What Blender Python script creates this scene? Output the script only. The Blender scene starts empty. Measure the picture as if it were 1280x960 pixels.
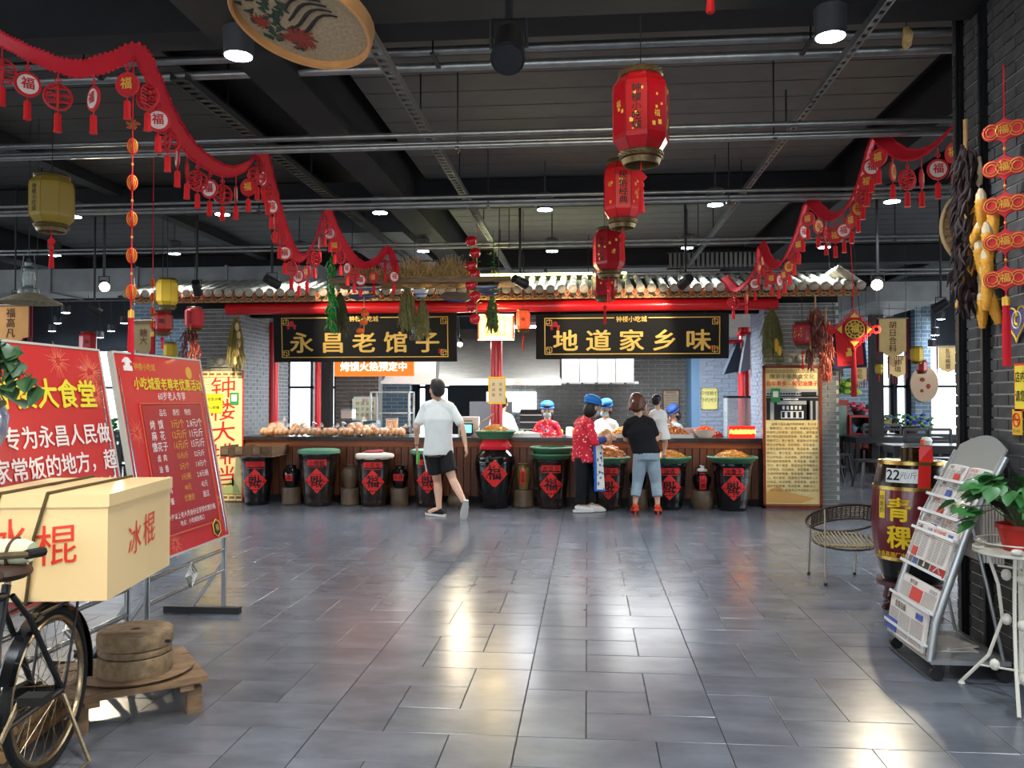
import bpy, math, random
from mathutils import Vector, Matrix, Euler
random.seed(7)
S = bpy.context.scene
COL = S.collection
R = math.radians
PI = math.pi

# ------------------------------------------------------------ camera, world, exposure
FPX, YAW, PITCH, EYE = 1045.0, R(5.14), math.atan(20/1045), 1.47
cd = bpy.data.cameras.new('camera'); cam = bpy.data.objects.new('camera', cd); COL.objects.link(cam)
cd.sensor_width = 36; cd.lens = 36*FPX/1280; cd.clip_start = .05
cam.location = (0, 0, EYE); cam.rotation_euler = (PI/2+PITCH, 0, YAW)
S.camera = cam
S.view_settings.view_transform = 'Standard'; S.view_settings.look = 'None'
S.view_settings.gamma = 1; S.view_settings.exposure = 0.9
S.view_settings.use_curve_mapping = False
W = bpy.data.worlds.new('daylight'); S.world = W; W.use_nodes = True
W.node_tree.nodes['Background'].inputs[0].default_value = (.86, .93, 1, 1)
W.node_tree.nodes['Background'].inputs[1].default_value = 2.2
S.cycles.use_denoising = True
S.cycles.max_bounces = 6; S.cycles.diffuse_bounces = 3; S.cycles.glossy_bounces = 3
S.cycles.transparent_max_bounces = 12
S.cycles.sample_clamp_indirect = 6

def area(name, loc, rot, sx, sy, power, col):
    l = bpy.data.lights.new(name, 'AREA'); l.shape = 'RECTANGLE'; l.size = sx; l.size_y = sy
    l.energy = power; l.color = col
    o = bpy.data.objects.new(name, l); COL.objects.link(o); o.location = loc; o.rotation_euler = rot
    return o
# daylight entering by the window walls (left, right, far), plus unseen ambient fill added behind the camera
area('fill_rear', (-1, -3.8, 1.9), (PI/2, 0, 0), 10, 2.6, 80, (.9, .95, 1))
area('daylight_left', (-14.4, 7, 1.9), (0, -PI/2, 0), 2.6, 18, 170, (.88, .94, 1))
area('daylight_right', (9.6, 11, 1.8), (0, PI/2, 0), 2.4, 14, 190, (.88, .94, 1))
area('daylight_far', (-3, 19.7, 1.9), (-PI/2, 0, 0), 20, 2.4, 130, (.88, .94, 1))

# ------------------------------------------------------------ pixel helpers (world positions measured off the photograph)
def ray(u, v):
    a = (u-640)/FPX; b = (480-v)/FPX
    fy = math.cos(PITCH)-b*math.sin(PITCH); fz = math.sin(PITCH)+b*math.cos(PITCH)
    return (a*math.cos(YAW)-fy*math.sin(YAW), a*math.sin(YAW)+fy*math.cos(YAW), fz)
def at(u, v, Y):
    d = ray(u, v); t = Y/d[1]; return Vector((d[0]*t, Y, EYE+d[2]*t))
def fl(u, v, z=0):
    d = ray(u, v); t = (z-EYE)/d[2]; return Vector((d[0]*t, d[1]*t, z))
def ax(u, v, X):
    d = ray(u, v); t = X/d[0]; return Vector((X, d[1]*t, EYE+d[2]*t))

# ------------------------------------------------------------ materials
MC = {}
def lin(c):
    return tuple(((x/255)/12.92 if x/255 <= .04045 else ((x/255+.055)/1.055)**2.4) for x in c)
def mat(name, c, r=.5, m=0, var=0, sc=8, bump=0, em=0, alpha=1, tr=0, ior=1.45, c2=None, stretch=None, coat=0, emc=None):
    if name in MC: return MC[name]
    M = bpy.data.materials.new(name); M.use_nodes = True; MC[name] = M
    N = M.node_tree.nodes; L = M.node_tree.links; P = N['Principled BSDF']
    c = lin(c)
    P.inputs['Base Color'].default_value = (*c, 1); P.inputs['Roughness'].default_value = r
    P.inputs['Metallic'].default_value = m; P.inputs['IOR'].default_value = ior
    P.inputs['Alpha'].default_value = alpha; P.inputs['Transmission Weight'].default_value = tr
    P.inputs['Coat Weight'].default_value = coat
    if em:
        P.inputs['Emission Color'].default_value = (*(lin(emc) if emc else c), 1); P.inputs['Emission Strength'].default_value = em
    if var or bump or c2:
        tc = N.new('ShaderNodeTexCoord'); mp = N.new('ShaderNodeMapping'); no = N.new('ShaderNodeTexNoise')
        L.new(tc.outputs['Object'], mp.inputs[0]); L.new(mp.outputs[0], no.inputs['Vector'])
        if stretch: mp.inputs['Scale'].default_value = stretch
        no.inputs['Scale'].default_value = sc; no.inputs['Detail'].default_value = 5; no.inputs['Roughness'].default_value = .6
        if var or c2:
            cr = N.new('ShaderNodeValToRGB'); L.new(no.outputs['Fac'], cr.inputs[0]); L.new(cr.outputs[0], P.inputs['Base Color'])
            a = tuple(max(0, x*(1-var)) for x in c); b = lin(c2) if c2 else tuple(min(1, x*(1+var)) for x in c)
            cr.color_ramp.elements[0].position = .32; cr.color_ramp.elements[1].position = .68
            cr.color_ramp.elements[0].color = (*a, 1); cr.color_ramp.elements[1].color = (*b, 1)
        if bump:
            bp = N.new('ShaderNodeBump'); bp.inputs['Strength'].default_value = min(1, bump); bp.inputs['Distance'].default_value = .01
            L.new(no.outputs['Fac'], bp.inputs['Height']); L.new(bp.outputs[0], P.inputs['Normal'])
    return M
def tile_mat():
    M = mat('floor_tile', (98, 101, 108), r=.24, var=.55, sc=2.2, bump=0)
    N = M.node_tree.nodes; L = M.node_tree.links; P = N['Principled BSDF']
    # world-space stone clouding that runs on from tile to tile, per-tile tone shift
    geo = N.new('ShaderNodeNewGeometry'); oi = N.new('ShaderNodeObjectInfo')
    no = [n for n in N if n.type == 'TEX_NOISE'][0]; mp = [n for n in N if n.type == 'MAPPING'][0]
    ad = N.new('ShaderNodeVectorMath'); ad.operation = 'ADD'
    cb = N.new('ShaderNodeCombineXYZ'); mu = N.new('ShaderNodeMath'); mu.operation = 'MULTIPLY'; mu.inputs[1].default_value = 9
    rp = [n for n in N if n.type == 'VALTORGB'][0].color_ramp; rp.interpolation = 'B_SPLINE'
    rp.elements[0].position = .25; rp.elements[1].position = .75; P.inputs['Specular IOR Level'].default_value = .5
    no.inputs['Scale'].default_value = 2.6; mp.inputs['Scale'].default_value = (.7, 1.3, 1)
    L.new(oi.outputs['Random'], mu.inputs[0]); L.new(mu.outputs[0], cb.inputs[0]); L.new(mu.outputs[0], cb.inputs[1])
    L.new(geo.outputs['Position'], ad.inputs[0]); L.new(cb.outputs[0], ad.inputs[1]); L.new(ad.outputs[0], mp.inputs[0])
    n2 = N.new('ShaderNodeTexNoise'); n2.inputs['Scale'].default_value = 5; n2.inputs['Detail'].default_value = 3
    L.new(ad.outputs[0], n2.inputs['Vector'])
    rr = N.new('ShaderNodeMapRange'); rr.inputs['To Min'].default_value = .17; rr.inputs['To Max'].default_value = .3
    L.new(n2.outputs['Fac'], rr.inputs['Value']); L.new(rr.outputs[0], P.inputs['Roughness'])
    return M

# ------------------------------------------------------------ mesh builder
class B:
    def __init__(s): s.v = []; s.f = []; s.m = []
    def add(s, vs, fs, m=0):
        o = len(s.v); s.v += [tuple(p) for p in vs]; s.f += [tuple(i+o for i in f) for f in fs]; s.m += [m]*len(fs); return s
    def box(s, c, d, rz=0, m=0, M=None):
        x, y, z = d[0]/2, d[1]/2, d[2]/2
        vs = [Vector((a*x, b*y, e*z)) for e in (-1, 1) for a, b in ((-1, -1), (1, -1), (1, 1), (-1, 1))]
        if M: vs = [M @ p for p in vs]
        if rz: q = Matrix.Rotation(rz, 3, 'Z'); vs = [q @ p for p in vs]
        c = Vector(c); vs = [p+c for p in vs]
        return s.add(vs, [(3, 2, 1, 0), (4, 5, 6, 7), (0, 1, 5, 4), (1, 2, 6, 5), (2, 3, 7, 6), (3, 0, 4, 7)], m)
    def bx(s, x0, y0, z0, x1, y1, z1, m=0):
        return s.box(((x0+x1)/2, (y0+y1)/2, (z0+z1)/2), (x1-x0, y1-y0, z1-z0), 0, m)
    def bar(s, a, b, w, h, m=0):
        a = Vector(a); b = Vector(b); d = b-a; q = d.to_track_quat('X', 'Z').to_matrix()
        return s.box((a+b)/2, (d.length, w, h), 0, m, q)
    def tube(s, pts, r, n=8, m=0, caps=True, ry=None, up=None, closed=False):
        pts = [Vector(p) for p in pts]; k = len(pts)
        if not isinstance(r, (list, tuple)): r = [r]*k
        if ry is not None and not isinstance(ry, (list, tuple)): ry = [ry]*k
        vs = []; pu = Vector(up) if up else None
        for i, p in enumerate(pts):
            if closed: t = pts[(i+1) % k]-pts[i-1]
            else: t = pts[min(i+1, k-1)]-pts[max(i-1, 0)]
            if t.length < 1e-9: t = Vector((0, 0, 1))
            t.normalize()
            if pu is None: pu = Vector((0, 0, 1)) if abs(t.z) < .9 else Vector((0, 1, 0))
            sd = t.cross(pu)
            if sd.length < 1e-6: sd = t.orthogonal()
            sd.normalize(); u = sd.cross(t); u.normalize()
            if not up: pu = u
            for j in range(n):
                a = 2*PI*j/n
                vs.append(p+sd*(math.cos(a)*r[i])+u*(math.sin(a)*(ry[i] if ry else r[i])))
        fs = []
        for i in range(k if closed else k-1):
            i2 = (i+1) % k
            for j in range(n):
                j2 = (j+1) % n; fs.append((i*n+j2, i*n+j, i2*n+j, i2*n+j2))
        if caps and not closed:
            fs.append(tuple(range(n))); fs.append(tuple(range((k-1)*n+n-1, (k-1)*n-1, -1)))
        return s.add(vs, fs, m)
    def lathe(s, prof, n=24, c=(0, 0, 0), m=0, a0=0, sx=1, sy=1, caps=True):
        vs = []; fs = []; k = len(prof)
        for (r, z) in prof:
            for j in range(n):
                a = a0+2*PI*j/n; vs.append((c[0]+r*sx*math.cos(a), c[1]+r*sy*math.sin(a), c[2]+z))
        for i in range(k-1):
            for j in range(n):
                j2 = (j+1) % n; fs.append((i*n+j, i*n+j2, (i+1)*n+j2, (i+1)*n+j))
        if caps:
            fs.append(tuple(range(n-1, -1, -1))); fs.append(tuple((k-1)*n+j for j in range(n)))
        return s.add(vs, fs, m)
    def ball(s, c, r, n=12, m=0, M=None):
        if not isinstance(r, (list, tuple)): r = (r, r, r)
        k = max(4, n//2+1); vs = []; fs = []
        for i in range(k+1):
            t = PI*i/k
            for j in range(n):
                a = 2*PI*j/n; p = Vector((r[0]*math.sin(t)*math.cos(a), r[1]*math.sin(t)*math.sin(a), -r[2]*math.cos(t)))
                if M: p = M @ p
                vs.append(p+Vector(c))
        for i in range(k):
            for j in range(n):
                j2 = (j+1) % n
                if i == 0: fs.append((j, n+j2, n+j))
                elif i == k-1: fs.append((i*n+j, i*n+j2, (i+1)*n+j))
                else: fs.append((i*n+j, i*n+j2, (i+1)*n+j2, (i+1)*n+j))
        return s.add(vs, fs, m)
    def prism(s, pts, d, m=0):
        """closed outline pts extruded by vector d"""
        n = len(pts); d = Vector(d); vs = [Vector(p) for p in pts]; vs += [p+d for p in vs]
        fs = [tuple(range(n-1, -1, -1)), tuple(range(n, 2*n))]
        fs += [(i, (i+1) % n, n+(i+1) % n, n+i) for i in range(n)]
        return s.add(vs, fs, m)
    def xf(s, M):
        s.v = [tuple(M @ Vector(p)) for p in s.v]; return s

def prop(o, label=None, cat=None, group=None, kind=None):
    if label: o['label'] = label
    if cat: o['category'] = cat
    if group: o['group'] = group
    if kind: o['kind'] = kind
    return o
def mk(b, name, mats, smooth=False):
    me = bpy.data.meshes.new(name); me.from_pydata(b.v, [], b.f)
    if not isinstance(mats, (list, tuple)): mats = [mats]
    for x in mats: me.materials.append(x)
    if len(mats) > 1: me.polygons.foreach_set('material_index', b.m)
    import bmesh
    bm = bmesh.new(); bm.from_mesh(me); bmesh.ops.recalc_face_normals(bm, faces=bm.faces)
    if smooth:
        for f in bm.faces: f.smooth = True
        for e in bm.edges:
            if len(e.link_faces) == 2 and e.calc_face_angle(0) > R(38): e.smooth = False
    bm.to_mesh(me); bm.free()
    return me
def ob(name, me, parent=None, loc=None, rot=None, label=None):
    o = bpy.data.objects.new(name, me); COL.objects.link(o)
    if parent: o.parent = parent
    if loc is not None: o.location = loc
    if rot is not None: o.rotation_euler = rot
    if label: o['label'] = label
    return o
def part(name, b, mats, parent, smooth=False, label=None, loc=None, rot=None):
    return ob(name, mk(b, name, mats, smooth), parent, loc, rot, label)
def struct(name, b, mats, smooth=False):
    o = part(name, b, mats, None, smooth); o['kind'] = 'structure'; return o
def thing(name, label, cat, loc=(0, 0, 0), rz=0, group=None, rot=None):
    o = bpy.data.objects.new(name, None); COL.objects.link(o); o.location = loc
    o.rotation_euler = rot if rot else (0, 0, rz); o.empty_display_size = .1
    return prop(o, label, cat, group)
def solo(name, label, cat, b, mats, smooth=False, group=None, loc=None, rot=None):
    o = part(name, b, mats, None, smooth, None, loc, rot); return prop(o, label, cat, group)
def dup(src, loc=None, rot=None, label=None, scale=None, parent=None):
    c = src.copy(); COL.objects.link(c)
    if parent is not None: c.parent = parent
    if loc is not None: c.location = loc
    if rot is not None: c.rotation_euler = rot
    if scale is not None: c.scale = scale if isinstance(scale, (tuple, list)) else (scale,)*3
    if label: c['label'] = label
    for ch in list(src.children): dup(ch, parent=c)
    return c

# ------------------------------------------------------------ lettering (Blender's built-in font), flat in XZ facing -Y
def text_mesh(body, bold=0, ext=0, vert=False, res=1, lead=1.0, space=1.0, align='CENTER'):
    cu = bpy.data.curves.new('lettering', 'FONT'); cu.body = '\n'.join(body) if vert else body
    cu.size = 1; cu.resolution_u = res; cu.offset = 0; cu.extrude = ext; cu.space_line = lead; cu.space_character = space
    cu.align_x = align; cu.align_y = 'CENTER'
    o = bpy.data.objects.new('lettering', cu)
    me = bpy.data.meshes.new_from_object(o)
    bpy.data.objects.remove(o); bpy.data.curves.remove(cu)
    me.materials.clear()
    if bold:      # a heavier weight: the flat glyphs repeated a hair aside, no outline offset
        vs = [v.co.copy() for v in me.vertices]; fs = [tuple(p.vertices) for p in me.polygons]; b = B()
        for i, (dx, dy) in enumerate(((-1, 0), (1, 0), (0, -.7), (0, .7), (0, 0))):
            b.add([(v.x+dx*bold, v.y+dy*bold, v.z+i*.0015) for v in vs], fs)
        me = bpy.data.meshes.new('lettering'); me.from_pydata(b.v, [], b.f)
    return me
def text(body, parent, m, x, z, h, y=0, bold=0, ext=0, vert=False, sx=1, rot=0, lead=1.0, space=1.0, name='lettering', align='CENTER', res=1, M=None, shear=0):
    me = text_mesh(body, bold, ext, vert, res, lead, space, align)
    T = Matrix.Translation((x, y, z)) @ (M if M else Matrix()) @ Matrix.Rotation(PI/2, 4, 'X') @ Matrix.Rotation(rot, 4, 'Z') @ Matrix.Diagonal((h*sx, h, h, 1))
    if shear:
        Sh = Matrix.Identity(4); Sh[1][0] = shear; T = T @ Sh
    me.transform(T); me.materials.append(m)
    return ob(name, me, parent)

# ============================================================ COMMON MATERIALS
BLK = mat('black_paint', (22, 22, 24), r=.5)
DKM = mat('dark_metal', (45, 46, 48), r=.45, m=.6)
STL = mat('brushed_steel', (196, 194, 186), r=.34, m=.85, var=.12, sc=6, stretch=(1, 1, 8))
GAL = mat('galvanised_pipe', (150, 152, 150), r=.38, m=.85, var=.15, sc=12)
RED = mat('red_lacquer', (196, 22, 28), r=.3, coat=.4)
REDC = mat('red_cloth', (205, 22, 38), r=.75)
REDP = mat('red_paper', (226, 40, 38), r=.65)
GOLD = mat('gold_paint', (214, 172, 84), r=.35, m=.5)
GOLDP = mat('gold_print', (236, 190, 70), r=.5)
WHT = mat('white_paint', (235, 235, 230), r=.5)
INK = mat('black_ink', (20, 16, 16), r=.6)
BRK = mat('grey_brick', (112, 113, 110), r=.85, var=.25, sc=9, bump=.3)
BRKL = mat('side_lit_brick', (128, 136, 142), r=.85, var=.2, sc=9, bump=.2)  # bluish side light put into the brick colour of a pier's inner face
BRKD = mat('dark_brick', (74, 73, 72), r=.85, var=.3, sc=9, bump=.3)
MOR = mat('mortar', (196, 194, 186), r=.95, var=.1, sc=20)
BAM = mat('bamboo', (196, 150, 92), r=.6, var=.3, sc=14)
WOOD = mat('brown_wood', (104, 62, 36), r=.45, var=.35, sc=6, stretch=(6, 6, .6), bump=.1)
OLDW = mat('weathered_wood', (126, 100, 74), r=.8, var=.35, sc=7, stretch=(1, 5, 5), bump=.3)
STR = mat('straw', (196, 162, 104), r=.85, var=.35, sc=22)
# ============================================================ SETTING
# ---- floor: 0.9 m pinwheels of 0.6x0.3 tiles with a 0.3 m centre
GROUT = mat('grout', (28, 28, 30), r=.9)
floor = struct('floor', B().bx(-15, -4, -.05, 10, 24, -.006), GROUT)
TM = tile_mat(); g = .0035
def tile_mesh(w, d, nm):
    b = B(); x, y, e, t = w/2-g/2, d/2-g/2, .002, .0
    b.add([(-x, -y, -.02), (x, -y, -.02), (x, y, -.02), (-x, y, -.02), (-x, -y, -e), (x, -y, -e), (x, y, -e), (-x, y, -e),
           (-x+e, -y+e, t), (x-e, -y+e, t), (x-e, y-e, t), (-x+e, y-e, t)],
          [(0, 1, 5, 4), (1, 2, 6, 5), (2, 3, 7, 6), (3, 0, 4, 7), (4, 5, 9, 8), (5, 6, 10, 9), (6, 7, 11, 10), (7, 4, 8, 11), (8, 9, 10, 11)])
    return b
pieces = [((0, 0), (.3, .6)), ((.3, 0), (.6, .3)), ((.6, .3), (.3, .6)), ((0, .6), (.6, .3)), ((.3, .3), (.3, .3))]
tms = {}
for _, d in pieces:
    if d not in tms: tms[d] = mk(tile_mesh(*d, 'tile'), 'tile', TM)
X0 = fl(638.2, 960).x - .9*20; Y0 = fl(733, 923.4).y - .9*9
allp = []
for i in range(0, 30):
    for j in range(0, 34):
        for (px, py), d in pieces:
            cx = X0+i*.9+px+d[0]/2; cy = Y0+j*.9+py+d[1]/2
            if not (-15 < cx < 10 and -4 < cy < 20.3): continue
            vis = 0
            if cy > .5:
                gg = -cx*math.sin(YAW)+cy*math.cos(YAW); rr = cx*math.cos(YAW)+cy*math.sin(YAW)
                u = 640+FPX*rr/gg; vv = 500+FPX*EYE/gg
                if -90 < u < 1370 and vv < 1010: vis = 1/gg**2
            allp.append((-vis, cx, cy, d))
allp.sort(key=lambda q: q[0])
rest = B()
for k, (vis, cx, cy, d) in enumerate(allp):
    if k < 300: ob('tile', tms[d], floor, (cx, cy, 0))
for (vis, cx, cy, d) in allp[300:]:
    x, y = d[0]/2-g/2, d[1]/2-g/2
    rest.box((cx, cy, -.01), (2*x, 2*y, .02))
o = part('far_tiles', rest, TM, floor); o['kind'] = 'stuff'

# ---- ceiling: dark slab, lighter ribbed deck strips, beams
CEIL = mat('ceiling_black', (24, 25, 27), r=.85, var=.2, sc=3)
DECK = mat('deck_grey', (92, 90, 86), r=.6, var=.12, sc=4)
DECKD = mat('deck_dark', (40, 41, 42), r=.7, var=.2, sc=4)
ceiling = struct('ceiling', B().bx(-15, -4, 4.2, 10, 24, 4.35), CEIL)
for side, x0, x1, m_ in (('l', -1.85, 2.6, DECK), ('r', 3.5, 9.5, DECKD), ('q', -8.6, -3.1, DECKD)):
    y = 3.2
    while y < 19:
        b = B(); b.bx(x0, y, 4.02, x1, y+.345, 4.05); b.bx(x0, y+.345, 4.028, x1, y+.36, 4.06)
        part('deck_panel', b, m_, ceiling); y += .36
k = 0
for x, w, h in ((-2.15, .34, .5), (3.0, .34, .5), (-9.2, .4, .5), (-5.6, .16, .3), (6.2, .2, .3)):
    k += 1; struct('trim_%d' % k, B().bx(x-w/2, -4, 4.2-h, x+w/2, 19.9, 4.2), CEIL)
for y, h in ((5.0, .3), (9.6, .3), (14.2, .3), (18, .3)):
    k += 1; struct('trim_%d' % k, B().bx(-15, y-.13, 3.72, 10, y+.13, 4.0), CEIL)

# ---- outer walls; far wall has windows between grey brick piers
WALLD = mat('wall_grey', (48, 52, 58), r=.9, var=.1, sc=3)
FRM = mat('window_frame_dark', (50, 54, 60), r=.5)
GLS = mat('window_glass', (235, 245, 255), r=.02, tr=1, alpha=.25, ior=1.1)
def window_wall(name, along, fix, a0, a1, wins, z0=.75, z1=3.1, facing=1, t=.25, m_=WALLD, n0=1):
    """wall along axis x ('x') at y=fix or along y at x=fix with window openings [(p0,p1)]"""
    b = B()
    def seg(p0, p1, q0, q1, bb=b, tt=t, off=0):
        if p1-p0 < .01: return
        if along == 'x': bb.bx(p0, fix-tt/2+off, q0, p1, fix+tt/2+off, q1)
        else: bb.bx(fix-tt/2+off, p0, q0, fix+tt/2+off, p1, q1)
    cur = a0
    for p0, p1 in wins:
        seg(cur, p0, 0, 4.2); seg(p0, p1, 0, z0); seg(p0, p1, z1, 4.2); cur = p1
    seg(cur, a1, 0, 4.2)
    w = struct(name, b, m_)
    for p0, p1 in wins:
        global WN
        WN += 1
        f = B()
        for q0, q1 in ((z0, z0+.06), (z1-.06, z1), (1.75, 1.81)): seg(p0, p1, q0, q1, f, .1)
        nm = max(1, round((p1-p0)/.75))
        for i in range(nm+1):
            c = p0+.03+(p1-p0-.06)*i/nm; seg(c-.03, c+.03, z0, z1, f, .1)
        wo = struct('window_%d' % WN, f, FRM)
        for i in range(nm):
            pp = B(); c0 = p0+(p1-p0)*i/nm+.03; c1 = p0+(p1-p0)*(i+1)/nm-.03
            seg(c0, c1, z0+.05, z1-.05, pp, .012); part('pane', pp, GLS, wo)
        
    return w
WN = 0
far_w = [(-13.6, -12.9), (-12.4, -11.3), (-9.6, -8.0), (-7.35, -6.1), (-5.95, -5.3), (-4.1, -3.85), (-3.65, -3.3), (-1.3, .4), (6.6, 7.0), (7.05, 7.35), (7.75, 8.7)]
window_wall('wall_far', 'x', 20, -15, 10, far_w, z0=.5, z1=2.75)
window_wall('wall_left', 'y', -14.7, -4, 20, [(0, 3.5), (5, 8.5), (10, 13.5), (15, 18.5)])
window_wall('wall_right', 'y', 9.9, -4, 20, [(5, 8), (9.5, 12.5), (14, 18)])
window_wall('wall_rear', 'x', -4, -15, 10, [(-9, -5), (-4, 0), (1, 5)], z0=.9)
# far ground and pale daylight outside (only seen blown out through the glass)
struct('ground_outside', B().bx(-40, 20.2, -.4, 40, 60, -.3), mat('outside_paving', (190, 190, 185), r=.9))

# ---- brick helper: real bricks proud of a mortar core
bm_cache = {}
def brick_face(parent, axis, fix, a0, a1, z0, z1, bl=.24, bh=.06, gap=.01, t=.008, m_=BRK, out=-1, limit=300, pick=None, start=0):
    """axis 'x': face in plane y=fix running along x (out = sign of normal on y)."""
    row = 0; z = z0; lst = []
    while z < z1-.01:
        h = min(bh, z1-z)
        a = a0-(bl/2 if row % 2 else 0)
        while a < a1-.01:
            s0, s1 = max(a, a0), min(a+bl-gap, a1)
            if s1-s0 > .03: lst.append((s0, s1, z, z+h-gap if h > gap*2 else z+h))
            a += bl
        z += bh; row += 1
    def mesh_for(L, H, j):
        key = (round(L, 3), round(H, 3), axis, m_.name, j)
        if key not in bm_cache:
            b = B(); e = .003
            if axis == 'x': b.box((0, 0, 0), (L, t*2, H))
            else: b.box((0, 0, 0), (t*2, L, H))
            bm_cache[key] = mk(b, 'brick', m_)
        return bm_cache[key]
    cnt = 0; rest = B()
    if pick: lst.sort(key=pick)
    for (s0, s1, q0, q1) in lst:
        c = (s0+s1)/2; L = s1-s0; H = q1-q0; jit = random.uniform(-.002, .002)
        p = (c, fix+jit*out, (q0+q1)/2) if axis == 'x' else (fix+jit*out, c, (q0+q1)/2)
        if cnt < limit: ob('brick', mesh_for(L, H, 0), parent, p); cnt += 1
        else:
            rest.box(p, (L, t*2, H) if axis == 'x' else (t*2, L, H))
    if rest.v: o = part('small_bricks', rest, m_, parent); o['kind'] = 'stuff'
    return cnt

# ---- near brick pillar on the right with two steel corner channels
PX, PY1 = 2.27, 5.38
pillar = struct('brick_pillar', B().bx(PX+.003, 4.5, 0, 3.0, PY1-.003, 4.2), MOR)
def vis_key(q):
    y = (q[0]+q[1])/2; z = (q[2]+q[3])/2
    g_ = -PX*math.sin(YAW)+y*math.cos(YAW); r_ = PX*math.cos(YAW)+y*math.sin(YAW)
    u = 640+FPX*r_/g_; v = 500-FPX*(z-EYE)/g_
    return 0 if (u < 1300 and -20 < v < 980) else 1
n1 = brick_face(pillar, "y", PX, 4.5, PY1, 0, 4.2, bl=.235, bh=.0655, gap=.01, m_=BRKD, out=-1, pick=vis_key, limit=290)
brick_face(pillar, 'x', PY1, PX, 3.0, 0, 4.2, m_=BRKD, out=1, limit=0)
b = B()
for yy in (5.25, 4.95):
    b.bx(PX-.03, yy-.028, 0, PX+.01, yy+.028, 4.2)
    b.bx(PX-.045, yy-.012, 0, PX-.03, yy+.012, 4.2)
part('steel_channel', b, mat('channel_black', (30, 31, 33), r=.4, m=.5), pillar)

# ---- food stall: side piers, walls, beam, roof
YF = 11.75     # plane of the brick fronts
def pier(name, x0, x1, y0, y1, z1, fm=BRK, side=None, sm=BRKL, limit=260, zb=0):
    p = struct(name, B().bx(x0+.003, y0+.003, 0, x1-.003, y1-.003, z1), MOR)
    brick_face(p, 'x', y0, x0, x1, zb, z1, m_=fm, out=-1, limit=limit)
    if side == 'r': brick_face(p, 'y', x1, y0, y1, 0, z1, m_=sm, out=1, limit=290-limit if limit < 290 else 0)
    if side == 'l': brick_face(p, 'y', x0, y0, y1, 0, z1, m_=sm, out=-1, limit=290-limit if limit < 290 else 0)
    return p
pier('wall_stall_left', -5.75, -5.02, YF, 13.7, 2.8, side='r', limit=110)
pier('wall_stall_right', 2.43, 3.42, YF, 12.7, 2.8, side='l', limit=130, sm=mat('bluish_lit_brick', (140, 156, 178), r=.8, var=.12, sc=9))
# carved stone blocks on both piers
CARV = mat('carved_stone', (140, 138, 124), r=.9, var=.2, sc=18, bump=.6)
def carving(x0, x1, label):
    b = B(); b.bx(x0, YF-.06, 1.95, x1, YF, 2.1)
    for i in range(3):
        cx = x0+(x1-x0)*(i+.5)/3; b.ball((cx, YF-.07, 2.03), (.07, .03, .06), 10)
        b.tube([(cx+.05*math.cos(a), YF-.09, 2.03+.045*math.sin(a)) for a in [q*.7 for q in range(9)]], .008, 5)
    b.bx(x0+.05, YF-.05, 1.55, x1-.05, YF, 1.93)
    for i in range(12):
        cx = x0+.1+random.random()*(x1-x0-.2); cz = 1.6+random.random()*.28
        b.tube([(cx+.03*math.cos(a), YF-.055, cz+.04*math.sin(a)) for a in [q*.8 for q in range(7)]], .007, 5)
    solo('carved_block', label, 'stone carving', b, CARV, True)
carving(-5.5, -5.08, 'carved grey stone block set in the brick pier left of the stall')
carving(2.68, 3.1, 'carved grey stone block in the right brick pier behind the dull red lantern')
# kitchen rear walls
kb = struct('wall_kitchen_back', B().bx(-1.7, 16.0, 0, 3.6, 16.2, 3.2), MOR)
def kkey(q): return 0 if (q[2] > .85 and q[3] < 2.45 and q[0] > 1.0) else 1
brick_face(kb, 'x', 15.99, -1.7, 3.6, .8, 3.2, m_=BRK, out=-1, limit=290, pick=kkey, bl=.26, bh=.075)
kc = struct('wall_kitchen_pier', B().bx(-4.72, 15.4, 0, -3.9, 15.7, 3.0), MOR)
brick_face(kc, 'x', 15.39, -4.72, -3.9, .8, 3.0, m_=mat('brown_brick', (96, 88, 82), r=.85, var=.3, sc=9), out=-1, limit=150, bl=.26, bh=.075)
struct('wall_kitchen_side', B().bx(1.86, 15.2, 0, 2.0, 16.0, 3.0), mat('blue_edge', (110, 150, 186), r=.6))

# red round beam, brackets, columns
beam = struct('red_beam', B().tube([(at(284, 385, 11.45).x, 11.45, 2.76), (at(972, 385, 11.45).x, 11.45, 2.76)], .08, 20), RED, True)
def column(x, y, r, z0, z1, label):
    t = thing('red_column', label, 'column', (x, y, 0))
    part('shaft', B().lathe([(r, z0), (r, z1)], 24), RED, t, True)
    part('plinth', B().lathe([(r*1.35, z0), (r*1.5, z0+.05), (r*1.2, z0+.1)], 24), mat('stone_grey', (120, 120, 116), r=.8), t, True)
    return t
cx = at(620.5, 480, 11.95).x
column(cx, 11.97, .085, .93, 2.7, 'stout red column rising from the middle of the stall counter')
column(at(342, 480, 12.9).x, 12.9, .075, 0, 2.7, 'red column just inside the left end of the stall')
column(at(397, 480, 14.2).x, 14.2, .06, 0, 2.6, 'slim red column in front of the bright windows left')
column(at(931, 480, 13.3).x, 13.3, .1, 0, 2.6, 'red column inside the right end of the stall')
for i, (u, w) in enumerate(((352, .1), (405, .13))):
    p = at(u, 480, 14.6); struct('trim_%d' % (20+i), B().bx(p.x-w, 14.55, 0, p.x+w, 14.75, 3), mat('dark_post', (40, 36, 36), r=.7, var=.3, sc=8))

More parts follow.
